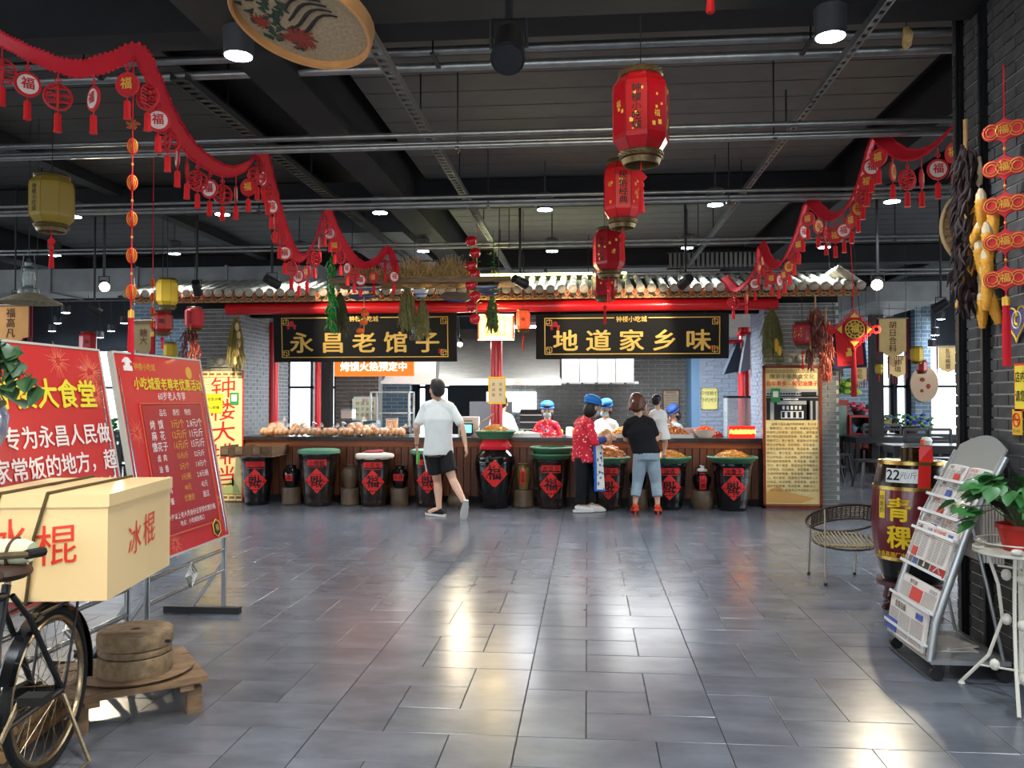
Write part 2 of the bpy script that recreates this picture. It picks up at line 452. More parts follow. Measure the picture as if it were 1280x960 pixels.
# ---- tiled eave : every barrel tile and drip tile its own part
TILE = mat('roof_tile_grey', (150, 150, 136), r=.75, var=.3, sc=7, bump=.2)
TILD = mat('roof_tile_end', (170, 160, 140), r=.8, var=.3, sc=25, bump=.5)
FRZ = mat('carved_frieze_orange', (168, 104, 70), r=.8, var=.5, sc=30, bump=.5)
roof = struct('tiled_roof', B().prism([(-6.55, 11.15, 2.93), (-6.55, 12.1, 3.13), (-6.55, 12.1, 3.06), (-6.55, 11.15, 2.88)], (10.15, 0, 0)), mat('roof_board', (60, 54, 48), r=.9))
sl = math.atan2(.255, .85)
def barrel():
    b = B()
    for k in range(3):
        y0 = k*.31; r = .052; pts = []
        for yy, rr in ((y0, r), (y0+.3, r*.9)):
            pts.append([(rr*math.cos(a), yy, rr*math.sin(a)) for a in [PI*j/6 for j in range(7)]])
        n = 7; b.add(pts[0]+pts[1], [(j, j+1, n+j+1, n+j) for j in range(6)]+[(6, 5, 4, 3, 2, 1, 0), (7, 8, 9, 10, 11, 12, 13)])
    b.lathe([(0.056, 0), (.056, .02)], 14); 
    return b
bt = B()
for k in range(3):
    y0 = k*.31
    A = [(.052*math.cos(PI*j/6), y0, .052*math.sin(PI*j/6)) for j in range(7)]
    C_ = [(.046*math.cos(PI*j/6), y0+.31, .046*math.sin(PI*j/6)) for j in range(7)]
    bt.add(A+C_, [(j, j+1, 8+j, 7+j) for j in range(6)]+[(6, 5, 4, 3, 2, 1, 0)])
e = B().lathe([(.058, -.012), (.058, .012), (.04, .02)], 16).xf(Matrix.Rotation(PI/2, 4, 'X')); bt.add(e.v, e.f, 1)
bt_me = mk(bt, 'barrel_tile', [TILE, TILD], True)
dt = B(); dt.prism([(-.05, 0, .02), (-.035, 0, -.045), (0, 0, -.085), (.035, 0, -.045), (.05, 0, .02)], (0, .02, 0))
for j in range(4): dt.tube([(-.03+.02*j, -.006, -.005), (0, -.006, -.05)], .004, 4)
dt_me = mk(dt, 'drip_tile', FRZ)
N = 68
for i in range(N):
    x = -6.5+10.1*(i+.5)/N
    ob('barrel_tile', bt_me, roof, (x, 11.14+random.uniform(-.006, .006), 2.955), (sl, 0, random.uniform(-.01, .01)))
    if i < N-1: ob('drip_tile', dt_me, roof, (x+10.1/N/2, 11.15, 2.93), (-.12, 0, 0))
part('pan_tiles', B().prism([(-6.5, 11.16, 2.94), (-6.5, 12.0, 3.19), (-6.5, 12.0, 3.17), (-6.5, 11.16, 2.915)], (10.1, 0, 0)), mat('pan_tile', (90, 88, 80), r=.8, var=.3, sc=12), roof)
b = B(); b.bx(-6.45, 11.28, 2.84, 3.55, 11.36, 2.90)
part('fascia', b, mat('fascia_wood', (150, 110, 70), r=.7, var=.4, sc=20), roof)
# hanging scroll ornaments of the frieze, joined
b = B()
x = -6.3
while x < 3.4:
    b.tube([(x+.04*math.cos(a), 11.27, 2.865+.022*math.sin(a)) for a in [q*.785 for q in range(9)]], .007, 5); x += .1
o = part('frieze_scrolls', b, mat('frieze_gold', (206, 170, 110), r=.6), roof); o['kind'] = 'stuff'
# roof ends beyond: right hip end runs back
b = B()
for i in range(7):
    y = 11.25+i*.15; b.tube([(3.6, y, 2.95), (3.25, y, 3.2)], .05, 10)
part('hip_tiles', b, TILD, roof, True)
# LED strip lighting the ridge
LED = mat('led_strip', (255, 250, 170), em=7, emc=(250, 255, 140))
t = thing('led_strip', 'glowing yellow light strip along the roof ridge', 'light strip', (0, 0, 0))
a, c = at(522, 352, 12.0), at(783, 350, 12.0)
part('tube', B().tube([(a.x, 12.04, 3.285), (c.x, 12.04, 3.29)], .016, 8), LED, t)
part('bracket', B().bx(a.x, 12.06, 3.22, c.x, 12.09, 3.3), DKM, t)
area('strip_light', ((a.x+c.x)/2, 11.97, 3.36), (R(-35), 0, 0), 2.8, .04, 9, (1, .98, .65)).parent = t
# dark loft behind the roof carrying it
struct('trim_30', B().bx(-6.4, 12.06, 2.7, 3.5, 12.2, 3.2), CEIL)

# ---- pipes, trays, ducts
def pipes(y, zs, label, r=.018, x0=-14, x1=9.5):
    t = thing('pipe_run', label, 'pipe', (0, y, 0))
    for dy, z in zs: part('pipe', B().tube([(x0, dy, z), (x1, dy, z)], r, 10), GAL, t, True)
    x = x0+1
    while x < x1:
        b = B(); b.bx(x-.015, min(q[0] for q in zs)-.03, min(q[1] for q in zs)-.02, x+.015, max(q[0] for q in zs)+.03, min(q[1] for q in zs)-.01)
        b.bx(x-.005, -.005, min(q[1] for q in zs), x+.005, .005, 4.19); x += 2.4
        part('hanger', b, DKM, t)
pipes(6.4, [(0, 3.54), (.05, 3.485), (-.02, 3.44)], 'nearest bundle of three bright conduits crossing the ceiling', .022)
pipes(8.4, [(0, 3.54), (.06, 3.5), (0, 3.45)], 'second bundle of conduits crossing behind the upper red lantern')
pipes(10.7, [(0, 3.5), (.05, 3.46)], 'thin pair of conduits crossing just before the tiled roof', .017)
pipes(13.2, [(0, 3.46), (.05, 3.41)], 'farthest dark conduits seen above the tiled roof')
pipes(5.35, [(0, 3.86), (.12, 3.8), (.24, 3.74)], 'dark conduits at the top edge of the ceiling view', .03)
def tray(x, y0, y1, z, label, w=.12, GAL=GAL):
    t = thing('cable_tray', label, 'cable tray', (x, 0, z))
    b = B(); b.bx(-w/2, y0, 0, -w/2+.012, y1, .05); b.bx(w/2-.012, y0, 0, w/2, y1, .05); part('side_rail', b, GAL, t)
    b = B(); y = y0
    while y < y1: b.bx(-w/2, y, .004, w/2, y+.05, .01); y += .1
    o = part('rungs', b, GAL, t); o['kind'] = 'stuff'
    b = B(); y = y0+.8
    while y < y1: b = B(); b.bx(-.006, y, .05, .006, y+.012, 4.19-z); y += 2; part('hanger_rod', b, DKM, t)
p = fl(525, 155, 3.62); tray(p.x, 3.6, 19, 3.62, 'perforated cable tray running deep left of the pale deck', .08, mat('tray_grey', (120, 120, 116), r=.45, m=.6))
p = fl(985, 170, 3.62); tray(p.x, 4.2, 19, 3.62, 'perforated cable tray running deep near the right garland', .05)
p = fl(235, 120, 3.62); tray(p.x, 5.5, 19, 3.68, 'dark perforated cable tray above the left red garland', .12, mat('tray_dark', (60, 62, 62), r=.5, m=.5))
def duct(x, y, z, sx, sy, sz, label, col=(74, 76, 78)):
    t = thing('air_duct', label, 'duct', (x, y, z))
    m_ = mat('duct_%d' % col[0], col, r=.55, m=.3, var=.15, sc=3)
    part('casing', B().box((0, 0, 0), (sx, sy, sz)), m_, t)
    n = int(max(sx, sy)/1.2)
    for i in range(n+1):
        b = B()
        if sx > sy: b.box((-sx/2+sx*i/max(n, 1), 0, 0), (.04, sy+.04, sz+.04))
        else: b.box((0, -sy/2+sy*i/max(n, 1), 0), (sx+.04, .04, sz+.04))
        part('flange', b, m_, t)
p = fl(470, 235, 3.7); duct(p.x-.75, 12.7, 3.84, 1.0, 3.6, .24, 'grey rectangular duct running back over the left sign')
duct(-7.5, 12.5, 3.3, 7, .8, .35, 'pale duct over the far left dining area', (120, 122, 122))
duct(5.6, 17.0, 3.35, 1.2, 4, .3, 'pale duct over the right dining area', (126, 128, 128))
duct(4.9, 9.2, 3.82, 2.4, .9, .24, 'dark duct between the right garland and brick pillar', (54, 56, 58))
# slatted air grille above the roof on the right
p = at(905, 325, 13.5)
t = thing('air_grille', 'slatted grey air grille above the roof beside the right garland', 'vent', (p.x, 13.5, p.z))
part('frame', B().bx(-.9, -.03, -.14, .9, .03, -.12).bx(-.9, -.03, .12, .9, .03, .14), DECKD, t)
for i in range(24): part('slat', B().bx(-.86+i*.073, -.02, -.12, -.82+i*.073, .02, .12), mat('slat_grey', (120, 120, 118), r=.5), t)

# ---- downlights
LENS = mat('lamp_lens', (240, 246, 255), em=30, emc=(225, 238, 255))
CAN = mat('lamp_can', (60, 60, 62), r=.5)
db = B().lathe([(.085, .0), (.09, .16), (.06, .18)], 20)
can_me = mk(db, 'housing', CAN, True)
lens_me = mk(B().lathe([(.078, -.004), (.078, .0)], 20), 'lens', LENS)
dl = bpy.data.lights.new('downlight_beam', 'SPOT'); dl.energy = 80; dl.spot_size = R(125); dl.spot_blend = .6; dl.color = (.86, .93, 1); dl.shadow_soft_size = .07
desc = ['cool white downlight at the top left, larger than the others', 'cool white downlight at the top right, larger than the others',
 'first from the left of the second row of downlights', 'second from the left of the second row of downlights', 'middle downlight of the second row, left of the lantern string',
 'fourth from the left in the second row of downlights', 'rightmost of the second row of downlights, below the right garland',
 'leftmost downlight of the third row', 'downlight of the third row behind the low point of the left garland', 'third from the left of the third row of downlights',
 'downlight of the third row left of the smaller lanterns', 'downlight of the third row left of the air grille', 'rightmost of the third row of downlights',
 'downlight at the far left beside the hurricane lamp', 'small downlight right of the big yellow lantern']
for (u, v), ds in zip([(298, 70), (1038, 46), (278, 268), (475, 266), (681, 262), (894, 256), (1115, 252), (218, 317), (374, 318), (529, 314), (690, 314), (859, 310), (1030, 309), (68, 319), (92, 271)], desc):
    p = fl(u, v, 3.5)
    t = thing('downlight', ds, 'ceiling light', p, group='cool white downlights in rows')
    ob('housing', can_me, t); ob('lens', lens_me, t)
    part('stem', B().tube([(0, 0, .17), (0, 0, .69)], .008, 6), CAN, t)
    l = ob('beam', dl, t, (0, 0, -.02))
for i, (u, v) in enumerate([(82, 391), (72, 404), (65, 414), (139, 414), (125, 422), (155, 404), (1176, 399), (1169, 419), (1165, 434), (1090, 420)]):
    p = fl(u, v, 3.3)
    if p.y > 19.5: s_ = 19.3/p.y; p = Vector((p.x*s_, 19.3, EYE+(3.3-EYE)*s_))
    t = thing('downlight', 'tiny far downlight %s' % ('over the left hall just right of the big yellow lantern, highest', 'over the left hall, second of the left trio', 'over the left hall, lowest of the left trio', 'over the left hall above the gap of the red boards', 'over the left hall, lowest of all, above the gap', 'over the left hall just left of the long knot string', 'over the right hall beside the pillar, highest of three', 'over the right hall beside the pillar, middle of three', 'over the right hall beside the pillar, lowest of three', 'over the right hall left of the beige banner')[i], 'ceiling light', p, group='far downlights over the %s tables' % ('left' if u < 600 else 'right'))
    ob('housing', can_me, t); ob('lens', lens_me, t)
    part('stem', B().tube([(0, 0, .17), (0, 0, 4.19-p.z)], .008, 6), CAN, t)
# lamps over the near floor, outside the view, same kind
for x, y in ((-3.2, 1.2), (-1.2, 2.6), (1.2, 2.6), (3.4, 2.2), (-4.6, 3.4), (0, .2), (4.6, 8.4), (-6.4, 6.6), (6.2, 14), (-8.5, 15)):
    l = ob('downlight_beam', dl, None, (x, y, 3.45))
# ============================================================ STALL COUNTER
XL, XR = -4.98, 2.41
YC = 11.80
t = thing('stall_counter', 'long dark-topped wooden snack counter with brown panelled front', 'counter', (0, 0, 0))
part('worktop', B().bx(XL, YC-.06, .89, XR, 12.55, .94), mat('dark_stone_top', (52, 48, 46), r=.2, var=.2, sc=20), t)
part('body', B().bx(XL+.02, YC+.02, 0.1, XR-.02, 12.5, .89), mat('dark_brown_body', (62, 36, 24), r=.6), t)
part('kickboard', B().bx(XL+.02, YC+.05, 0, XR-.02, 12.5, .1), BLK, t)
part('top_rail', B().bx(XL+.02, YC-.02, .8, XR-.02, YC+.04, .885), mat('rail_wood', (140, 72, 34), r=.4, var=.2, sc=6, stretch=(.5, 5, 5)), t)
pl = mk(B().box((0, 0, .45), (.088, .035, .69)), 'panel_board', mat('panel_wood', (110, 62, 36), r=.4, var=.4, sc=5, stretch=(6, 6, .5)))
for i in range(74):
    x = XL+.08+i*.1
    if x < XR-.06: ob('panel_board', pl, t, (x, YC+.005, 0))
t = thing('prep_counter', 'stainless steel work counter along the kitchen behind the stall', 'counter', (0, 0, 0))
part('worktop', B().bx(-3.6, 13.1, .86, 1.2, 13.8, .9), STL, t)
part('cabinet', B().bx(-3.55, 13.15, .05, 1.15, 13.75, .86), mat('steel_dull', (120, 122, 124), r=.4, m=.8), t)
part('shelf', B().bx(-3.55, 13.12, .45, 1.15, 13.15, .47), STL, t)

# ---- glazed jars
def interp(prof, z):
    for (r0, z0), (r1, z1) in zip(prof, prof[1:]):
        if z0 <= z <= z1: return r0+(r1-r0)*((z-z0)/max(1e-6, z1-z0))
    return prof[-1][0]
def wrapmesh(me, prof, z, push=.004):
    for v in me.vertices:
        rr = interp(prof, max(0, z+v.co.z))+push-v.co.y; a = v.co.x/max(rr, .05)
        v.co = (rr*math.sin(a), -rr*math.cos(a), z+v.co.z)
def grid_mesh(fn, n, m_, name):
    b = B(); vs = [fn(i/n, j/n) for j in range(n+1) for i in range(n+1)]
    b.add(vs, [(j*(n+1)+i, j*(n+1)+i+1, (j+1)*(n+1)+i+1, (j+1)*(n+1)+i) for j in range(n) for i in range(n)])
    return mk(b, name, m_)
JAR = mat('black_brown_glaze', (38, 28, 22), r=.22, var=.4, sc=4, coat=.3)
JARK = mat('black_glaze', (16, 15, 16), r=.15, coat=.5)
JARO = mat('olive_glaze', (112, 96, 52), r=.3, var=.3, sc=6)
JARP = mat('brown_clay', (96, 78, 60), r=.4, var=.35, sc=7)
CREAM = mat('cream_cloth', (226, 214, 196), r=.8)
def sticker(t, prof, z, s, ch, flip):
    me = grid_mesh(lambda i, j: ((i-j)*s*.707, 0, (i+j-1)*s*.707), 8, REDP, 'fortune_paper'); wrapmesh(me, prof, z, .003)
    o = ob('fortune_paper', me, t)
    tm = text_mesh(ch, bold=.02, res=2)
    tm.transform(Matrix.Rotation(PI/2, 4, 'X') @ Matrix.Rotation(PI if flip else 0, 4, 'Z') @ Matrix.Scale(s*.74, 4)); tm.materials.append(INK)
    wrapmesh(tm, prof, z, .0055); ob('lettering', tm, o)
def tag_label(t, prof, z, w, h, body, rot=0):
    me = grid_mesh(lambda i, j: ((i-.5)*w, 0, (j-.5)*h), 6, REDP, 'name_paper'); wrapmesh(me, prof, z, .003)
    o = ob('name_paper', me, t)
    if body:
        tm = text_mesh(body, bold=.012, vert=h > w, res=2)
        tm.transform(Matrix.Rotation(PI/2, 4, 'X') @ Matrix.Scale(min(w, h)*(.75), 4)); tm.materials.append(INK)
        wrapmesh(tm, prof, z, .0055); ob('lettering', tm, o)
def big_jar(u, vb, w, vt, label, body, flip, m_=JAR, shape='crock', rz=0, ch='福', st=.245):
    r = w/2; y = 11.71-r*1.06; H = at(u, vt, y-r).z
    if shape == 'crock': prof = [(r*.68, 0), (r*.72, .02), (r*.8, H*.25), (r*.9, H*.55), (r*.97, H*.85), (r, H*.93), (r*1.04, H*.95), (r*1.04, H), (r*.94, H), (r*.9, H*.9)]
    else: prof = [(r*.62, 0), (r*.66, .02), (r*.82, H*.3), (r*.97, H*.62), (r, H*.78), (r*.93, H*.9), (r*.72, H*.96), (r*.66, H), (r*.58, H), (r*.55, H*.93)]
    pts = []
    for (a, b_) in zip(prof[:5], prof[1:6]):   # wheel-thrown ribs on the lower body
        pts.append(a)
        if b_[1]-a[1] > .06:
            for k in range(1, 4):
                f = k/4; pts.append((a[0]+(b_[0]-a[0])*f+.004*(1 if k % 2 else -1), a[1]+(b_[1]-a[1])*f))
    pts += prof[5:]
    q = ray(u, 500); x = q[0]/q[1]*y
    t = thing('glazed_jar', label, 'jar', (x, y, 0), rz=math.atan2(-x, y)*.6, group='tall glazed jars before the counter')
    part('jar_body', B().lathe(pts, 32), m_, t, True)
    mp = [q for q in prof if True][:7]
    if body is not None: tag_label(t, mp, H*.83, .27, .1, body)
    sticker(t, mp, H*(.5 if body is not None else .6), st, ch, flip)
    return t, x, y, H, r
GRN = mat('green_basket', (66, 110, 82), r=.6, var=.25, sc=30)
SNK = mat('golden_fried_snack', (216, 150, 62), r=.55, var=.35, sc=20)
SNK2 = mat('brown_fried_snack', (200, 128, 70), r=.55, var=.35, sc=20)
def basket(x, y, z, r, label, h=.07, m_=GRN):
    t = thing('rimmed_basket', label, 'basket', (x, y, z), group='green rimmed trays on the jars')
    part('bowl', B().lathe([(r*.8, 0), (r*.97, h*.7), (r*.99, h), (r*.93, h), (r*.76, h*.25), (0.001, h*.22)], 28), m_, t, True)
    b = B().tube([(r*math.cos(a), r*math.sin(a), h) for a in [2*PI*q/28 for q in range(28)]], .016, 8, closed=True)
    part('rim', b, mat('green_rim', (60, 122, 84), r=.5), t, True)
    return t
def heap(x, y, z, r, h, label, cat='snacks', m_=SNK, n=240, s=.02, kind='twist', rx=None, name='fried_snacks'):
    b = B(); rx = rx or r
    b.lathe([(1.0, 0), (.85, h*.4), (.55, h*.8), (.2, h*.97), (.01, h)], 16, sx=rx*.92, sy=r*.92)
    for i in range(n):
        a = random.random()*2*PI; q = math.sqrt(random.random())*.98
        cx, cy = rx*q*math.cos(a), r*q*math.sin(a); cz = h*(1-q*q)*.96+.004
        d = Vector((random.uniform(-1, 1), random.uniform(-1, 1), random.uniform(-.4, .4))).normalized()*s
        if kind == 'twist': b.tube([Vector((cx, cy, cz))-d, Vector((cx, cy, cz+s*.5)), Vector((cx, cy, cz))+d], s*.34, 4)
        else: b.ball((cx, cy, cz), (s, s*.8, s*.6), 6, M=Matrix.Rotation(a, 3, 'Z'))
    o = solo(name, label, cat, b, m_, False, loc=(x, y, z)); o['kind'] = 'stuff'; return o

J1 = big_jar(322, 632, .47, 571, 'leftmost black jar with a red diamond paper, under the wooden crate', '', True, JARK)
J2 = big_jar(399, 632, .53, 568, 'brown jar with inverted red diamond, green lid, second from the left', '小辣椒', True)
J3 = big_jar(468, 632, .48, 572, 'brown jar with upright diamond, topped by pale cloth', '小花生', False)
J4 = big_jar(536, 631, .46, 568, 'brown jar with red diamond behind the walking man in white', '麻花', True)
J5 = big_jar(619, 635, .56, 563, 'biggest wide-shouldered black jar below the red column', None, False, JARK, 'round', st=.27)
J6 = big_jar(689, 637, .51, 576, 'brown jar carrying two stacked green trays beside the floral-shirted woman', '炒豆子', False)
J7 = big_jar(760, 637, .47, 580, 'brown jar with inverted diamond right of the woman in black trousers', '糖花子', True)
J8 = big_jar(836, 637, .46, 580, 'black jar half hidden by the woman in jeans', '油香', True, JARK)
J9 = big_jar(915, 638, .52, 580, 'rightmost big jar with inverted diamond and fried snacks on top', '油馓子', True, JARK)
GL = mat('green_lid', (86, 142, 112), r=.4)
for J, lb in ((J2, 'flat green lid on the second jar from the left'), (J4, 'green lid on the jar behind the walking man')):
    part('lid', B().lathe([(J[4]*1.1, 0), (J[4]*1.12, .02), (J[4]*1.08, .05), (J[4]*.9, .06), (.01, .06)], 28), GL, J[0], True, 'flat green lid', (0, 0, J[3]+.001))
# cloth-covered lid on J3
t = thing('jar_cover', 'pale cloth cover tied with dark red fabric on the third jar', 'jar cover', (J3[1], J3[2], J3[3]+.001))
b = B(); n = 28
pr = [(.25, -.03), (.27, .0), (.26, .035), (.16, .05), (.01, .055)]
b.lathe(pr, n); b.v = [(x*(1+.03*math.sin(7*math.atan2(y, x))), y*(1+.03*math.sin(7*math.atan2(y, x))), z) for x, y, z in b.v]
part('cloth', b, CREAM, t, True)
part('folded_fabric', B().ball((-.02, 0, .06), (.13, .1, .03), 12).ball((.06, .02, .07), (.08, .07, .025), 12), mat('wine_cloth', (140, 40, 50), r=.8), t, True)
# red cloth + tray on J5
b = B(); b.lathe([(J5[4]*.72, -.03), (J5[4]*.76, .01), (J5[4]*.66, .06), (J5[4]*.62, .11), (.01, .11)], 30)
b.v = [(x*(1+.07*math.sin(5*math.atan2(y, x)+z*30)), y*(1+.07*math.sin(5*math.atan2(y, x))), z) for x, y, z in b.v]
solo('red_cover', 'crumpled red cloth on the mouth of the biggest black jar', 'cloth', b, REDC, True, loc=(J5[1], J5[2], J5[3]+.031))
bt_ = basket(J5[1], J5[2], J5[3]+.143, .27, 'green tray with cane handle on the biggest black jar', .1)
b = B().tube([(-.25, 0, .1), (-.2, 0, .22), (-.02, 0, .34)], .008, 6); part('handle', b, BAM, bt_, True)
heap(J5[1], J5[2], J5[3]+.2, .23, .13, 'heap of golden twisted snacks on the tray of the biggest black jar', n=300)
b1 = basket(J6[1], J6[2], J6[3]+.001, .48*.58, 'lower of two stacked green trays on the brown jar')
b2 = basket(J6[1]+.01, J6[2], J6[3]+.09, .5*.58, 'upper of two stacked green trays, empty, on the brown jar')
for J, lb, lb2, mm, kd in ((J7, 'green tray of brown fried dough on the jar right of the woman in floral shirt', 'brown fried dough pieces heaped on the tray beside the floral-shirted woman', SNK2, 'b'),
                  (J8, 'green tray behind the woman in jeans', 'golden snacks heaped on the tray behind the woman in jeans', SNK, 'twist'),
                  (J9, 'green tray on the rightmost big jar', 'golden snacks heaped on the tray of the rightmost jar', SNK, 'twist')):
    basket(J[1], J[2], J[3]+.001, .29 if J is not J9 else .32, lb)
    heap(J[1], J[2], J[3]+.03, .26, .13 if kd != 'b' else .2, lb2, m_=mm, kind=kd, n=240 if kd != 'b' else 60, s=.02 if kd != 'b' else .045)
# crate on J1
t = thing('wooden_crate', 'rustic wooden tray of planks lying on the leftmost black jar', 'crate', (J1[1]-.02, J1[2]-.02, J1[3]+.002))
for i in range(4): part('slat', B().box((0, -.24+i*.16, .01), (.74, .14, .02)), OLDW, t)
for i in range(4): part('edge_board', B().box((0 if i < 2 else (.36 if i == 2 else -.36), (-.31 if i == 0 else .31) if i < 2 else 0, .08), (.74, .02, .13) if i < 2 else (.02, .6, .13)), mat('crate_brown', (98, 72, 46), r=.7, var=.4, sc=12), t)
for x in (-.3, -.1, .15): part('wood_block', B().box((x, -.325, .085), (.1, .02, .1)), OLDW, t)

# small urns and pedestals
def pedestal(x, y, r, h, label, shape=0):
    if shape == 0: prof = [(r*.9, 0), (r, .02), (r*.95, h*.45), (r, h*.85), (r*.96, h), (.01, h)]
    else: prof = [(r*.8, 0), (r*.98, h*.3), (r, h*.6), (r*.86, h*.95), (r*.8, h), (.01, h)]
    return solo('clay_pedestal', label, 'pot', B().lathe(prof, 26), JARP, True, group='upturned clay pots between the big jars', loc=(x, y, 0))
def urn(u, y, zb, vt, r, label, m_=JARK, neck=.5, tag=None):
    q = ray(u, 500); x = q[0]/q[1]*y; H = at(u, vt, y-r).z-zb
    prof = [(r*.62, 0), (r*.7, .02), (r*.98, H*.45), (r, H*.66), (r*.8, H*.84), (r*neck, H*.9), (r*neck, H*.95), (r*(neck+.14), H), (r*neck*.7, H), (.01, H*.93)]
    t = thing('wine_urn', label, 'jar', (x, y, zb), group='small urns on clay pots'); part('urn_body', B().lathe(prof, 26), m_, t, True)
    if tag: tag_label(t, prof[:7], H*tag[0], tag[1], tag[2], tag[3])
    return t, x, H
def pair(u, vt, vm, r, lp, lu, m_=JARK, tag=None, neck=.5, y=11.5, sh=0, pr=None):
    q = ray(u, 500); x = q[0]/q[1]*y; h = at(u, vm, y-r).z
    pedestal(x, y, pr or r*1.12, h, lp, sh)
    return urn(u, y, h+.001, vt, r, lu, m_, neck, tag)
pair(365, 582, 610, .125, 'clay pot under the urn between the first and second jars', 'small black urn with red tag between the first and second jars', tag=(.45, .1, .09, '酒'))
pair(438, 582, 611, .12, 'clay pot under the urn between the second and third jars', 'small black urn without tag between the second and third jars', JARP)
pair(500, 583, 611, .12, 'clay pot left of the walking man', 'small urn with red tag left of the walking man', tag=(.5, .15, .09, '米酒'))
pedestal(at(573, 620, 11.55).x, 11.5, .15, .16, 'low brown clay bowl behind the walking man\'s raised foot', 1)
pair(654, 580, 613, .105, 'clay pot under the olive vase', 'olive green vase with upright red tag right of the biggest jar', JARO, (.5, .07, .2, '金玉满'), neck=.55, pr=.15)
pair(797, 588, 612, .12, 'clay pot behind the woman in jeans', 'small black urn behind the woman in jeans', tag=(.4, .12, .09, ''))
uu = pair(877, 590, 614, .125, 'round brown pot under the cloth-stoppered urn', 'black urn with pale cloth stopper and upright red tag', JARK, (.5, .09, .22, '竹叶青'), sh=1, pr=.155, neck=.45)
b = B(); b.ball((0, 0, 0), (.075, .075, .035), 14).tube([(0, 0, 0), (.01, 0, .05), (-.03, 0, .07)], [.03, .025, .005], 8)
part('cloth_stopper', b, WHT, uu[0], True, loc=(0, 0, uu[2]+.01))

# ---- goods on the counter
ZC = .941
BREAD = mat('golden_bread', (226, 158, 78), r=.6, var=.25, sc=14)
BAG = mat('clear_bag', (245, 240, 235), r=.12, tr=.0, alpha=.22)
def crinkle(b, a, f=9):
    b.v = [(x+a*math.sin(f*7*y+z*31), y+a*math.sin(f*5*x+z*17), z+a*math.sin(f*6*x+f*4*y)) for x, y, z in b.v]; return b
def bread_bag(x, y, z, w, d, h, label, n=3, rz=0):
    t = thing('bread_bag', label, 'bread', (x, y, z), rz, 'bagged breads along the left counter')
    for i in range(n):
        cx = -w/2+w*(i+.5)/n
        b = B().ball((cx, 0, h*.48), (w/n*.52, d*.42, h*.46), 12); part('loaf', b, BREAD, t, True)
    b = B().ball((0, 0, h*.52), (w*.56, d*.56, h*.5), 18)
    b.tube([(w*.3, 0, h*.8), (w*.45, 0, h*1.1), (w*.6, .02, h*1.25)], [h*.3, .012, .05], 8)
    o = part('plastic_bag', crinkle(b, .006), BAG, t, True)
ux = 334; k = 0
rows = [(334, .2), (352, .2), (371, .22), (392, .22), (412, .22), (432, .22), (455, .24), (478, .22), (498, .2)]
wh = ['beside the left pier', 'second from the left pier', 'third from the left pier', 'above the second jar', 'right of the second jar lid', 'left of the third jar', 'above the third jar', 'right of the third jar', 'next to the walking man']
for (u, w), s_ in zip(rows, wh):
    bread_bag(at(u, 550, 11.95).x, 11.95, ZC, w, .22, .13, 'clear bag of golden breads in the front row, '+s_, rz=random.uniform(-.2, .2))
for u, s_, h in ((345, 'tall loaf bag standing behind the front row beside the left pier', .2), (374, 'second tall loaf bag behind the front row', .2), (444, 'long bag piled on the front row above the third jar', .2), (462, 'rounded bag piled left of the rusk packet', .17)):
    bread_bag(at(u, 540, 12.2).x, 12.2, ZC, .24, .2, h, s_, n=2)
t = thing('rusk_packet', 'upright clear packet of sliced toasts near the walking man', 'bread', (at(490, 540, 12.22).x, 12.22, ZC), .1)
for i in range(6): part('slice', B().box((-.06+i*.025, 0, .13), (.02, .13, .2)), BREAD, t)
part('plastic_bag', crinkle(B().box((0, 0, .135), (.17, .15, .25)), .004), BAG, t)
def pouch(u, label, y=12.15, c=(220, 225, 230)):
    b = B().ball((0, 0, .06), (.08, .06, .06), 12).tube([(0, 0, .1), (.01, 0, .15), (.03, 0, .19)], [.05, .012, .04], 8)
    solo('plastic_pouch', label, 'bag', crinkle(b, .008), mat('pale_plastic_%d' % c[0], c, r=.25, alpha=.6), True, loc=(at(u, 545, y).x, y, ZC))
pouch(391, 'knotted pale plastic bag behind the front breads'); pouch(428, 'knotted pale plastic bag above the second jar')
# tablet, register, white box
t = thing('order_tablet', 'small tablet with a pale blue screen on the counter beside the walking man', 'tablet', (at(583, 550, 12.2).x, 12.2, ZC), .05)
part('case', B().box((0, 0, .1), (.19, .03, .17)), BLK, t, rot=(-.15, 0, 0)); part('screen', B().box((0, -.017, .105), (.15, .004, .12)), mat('tablet_screen', (110, 200, 215), em=1.2), t, rot=(-.15, 0, 0))
part('foot', B().bx(-.06, -.02, 0, .06, .08, .012), BLK, t)
t = thing('cash_register', 'white cash register box behind the small tablet', 'register', (at(586, 540, 12.36).x, 12.38, ZC))
part('body', B().box((0, .0, .14), (.3, .14, .28)), WHT, t); part('paper_slot', B().box((0, -.072, .22), (.12, .004, .01)), BLK, t); part('drawer', B().box((0, -.074, .06), (.26, .008, .07)), mat('light_grey', (190, 190, 188), r=.4), t)
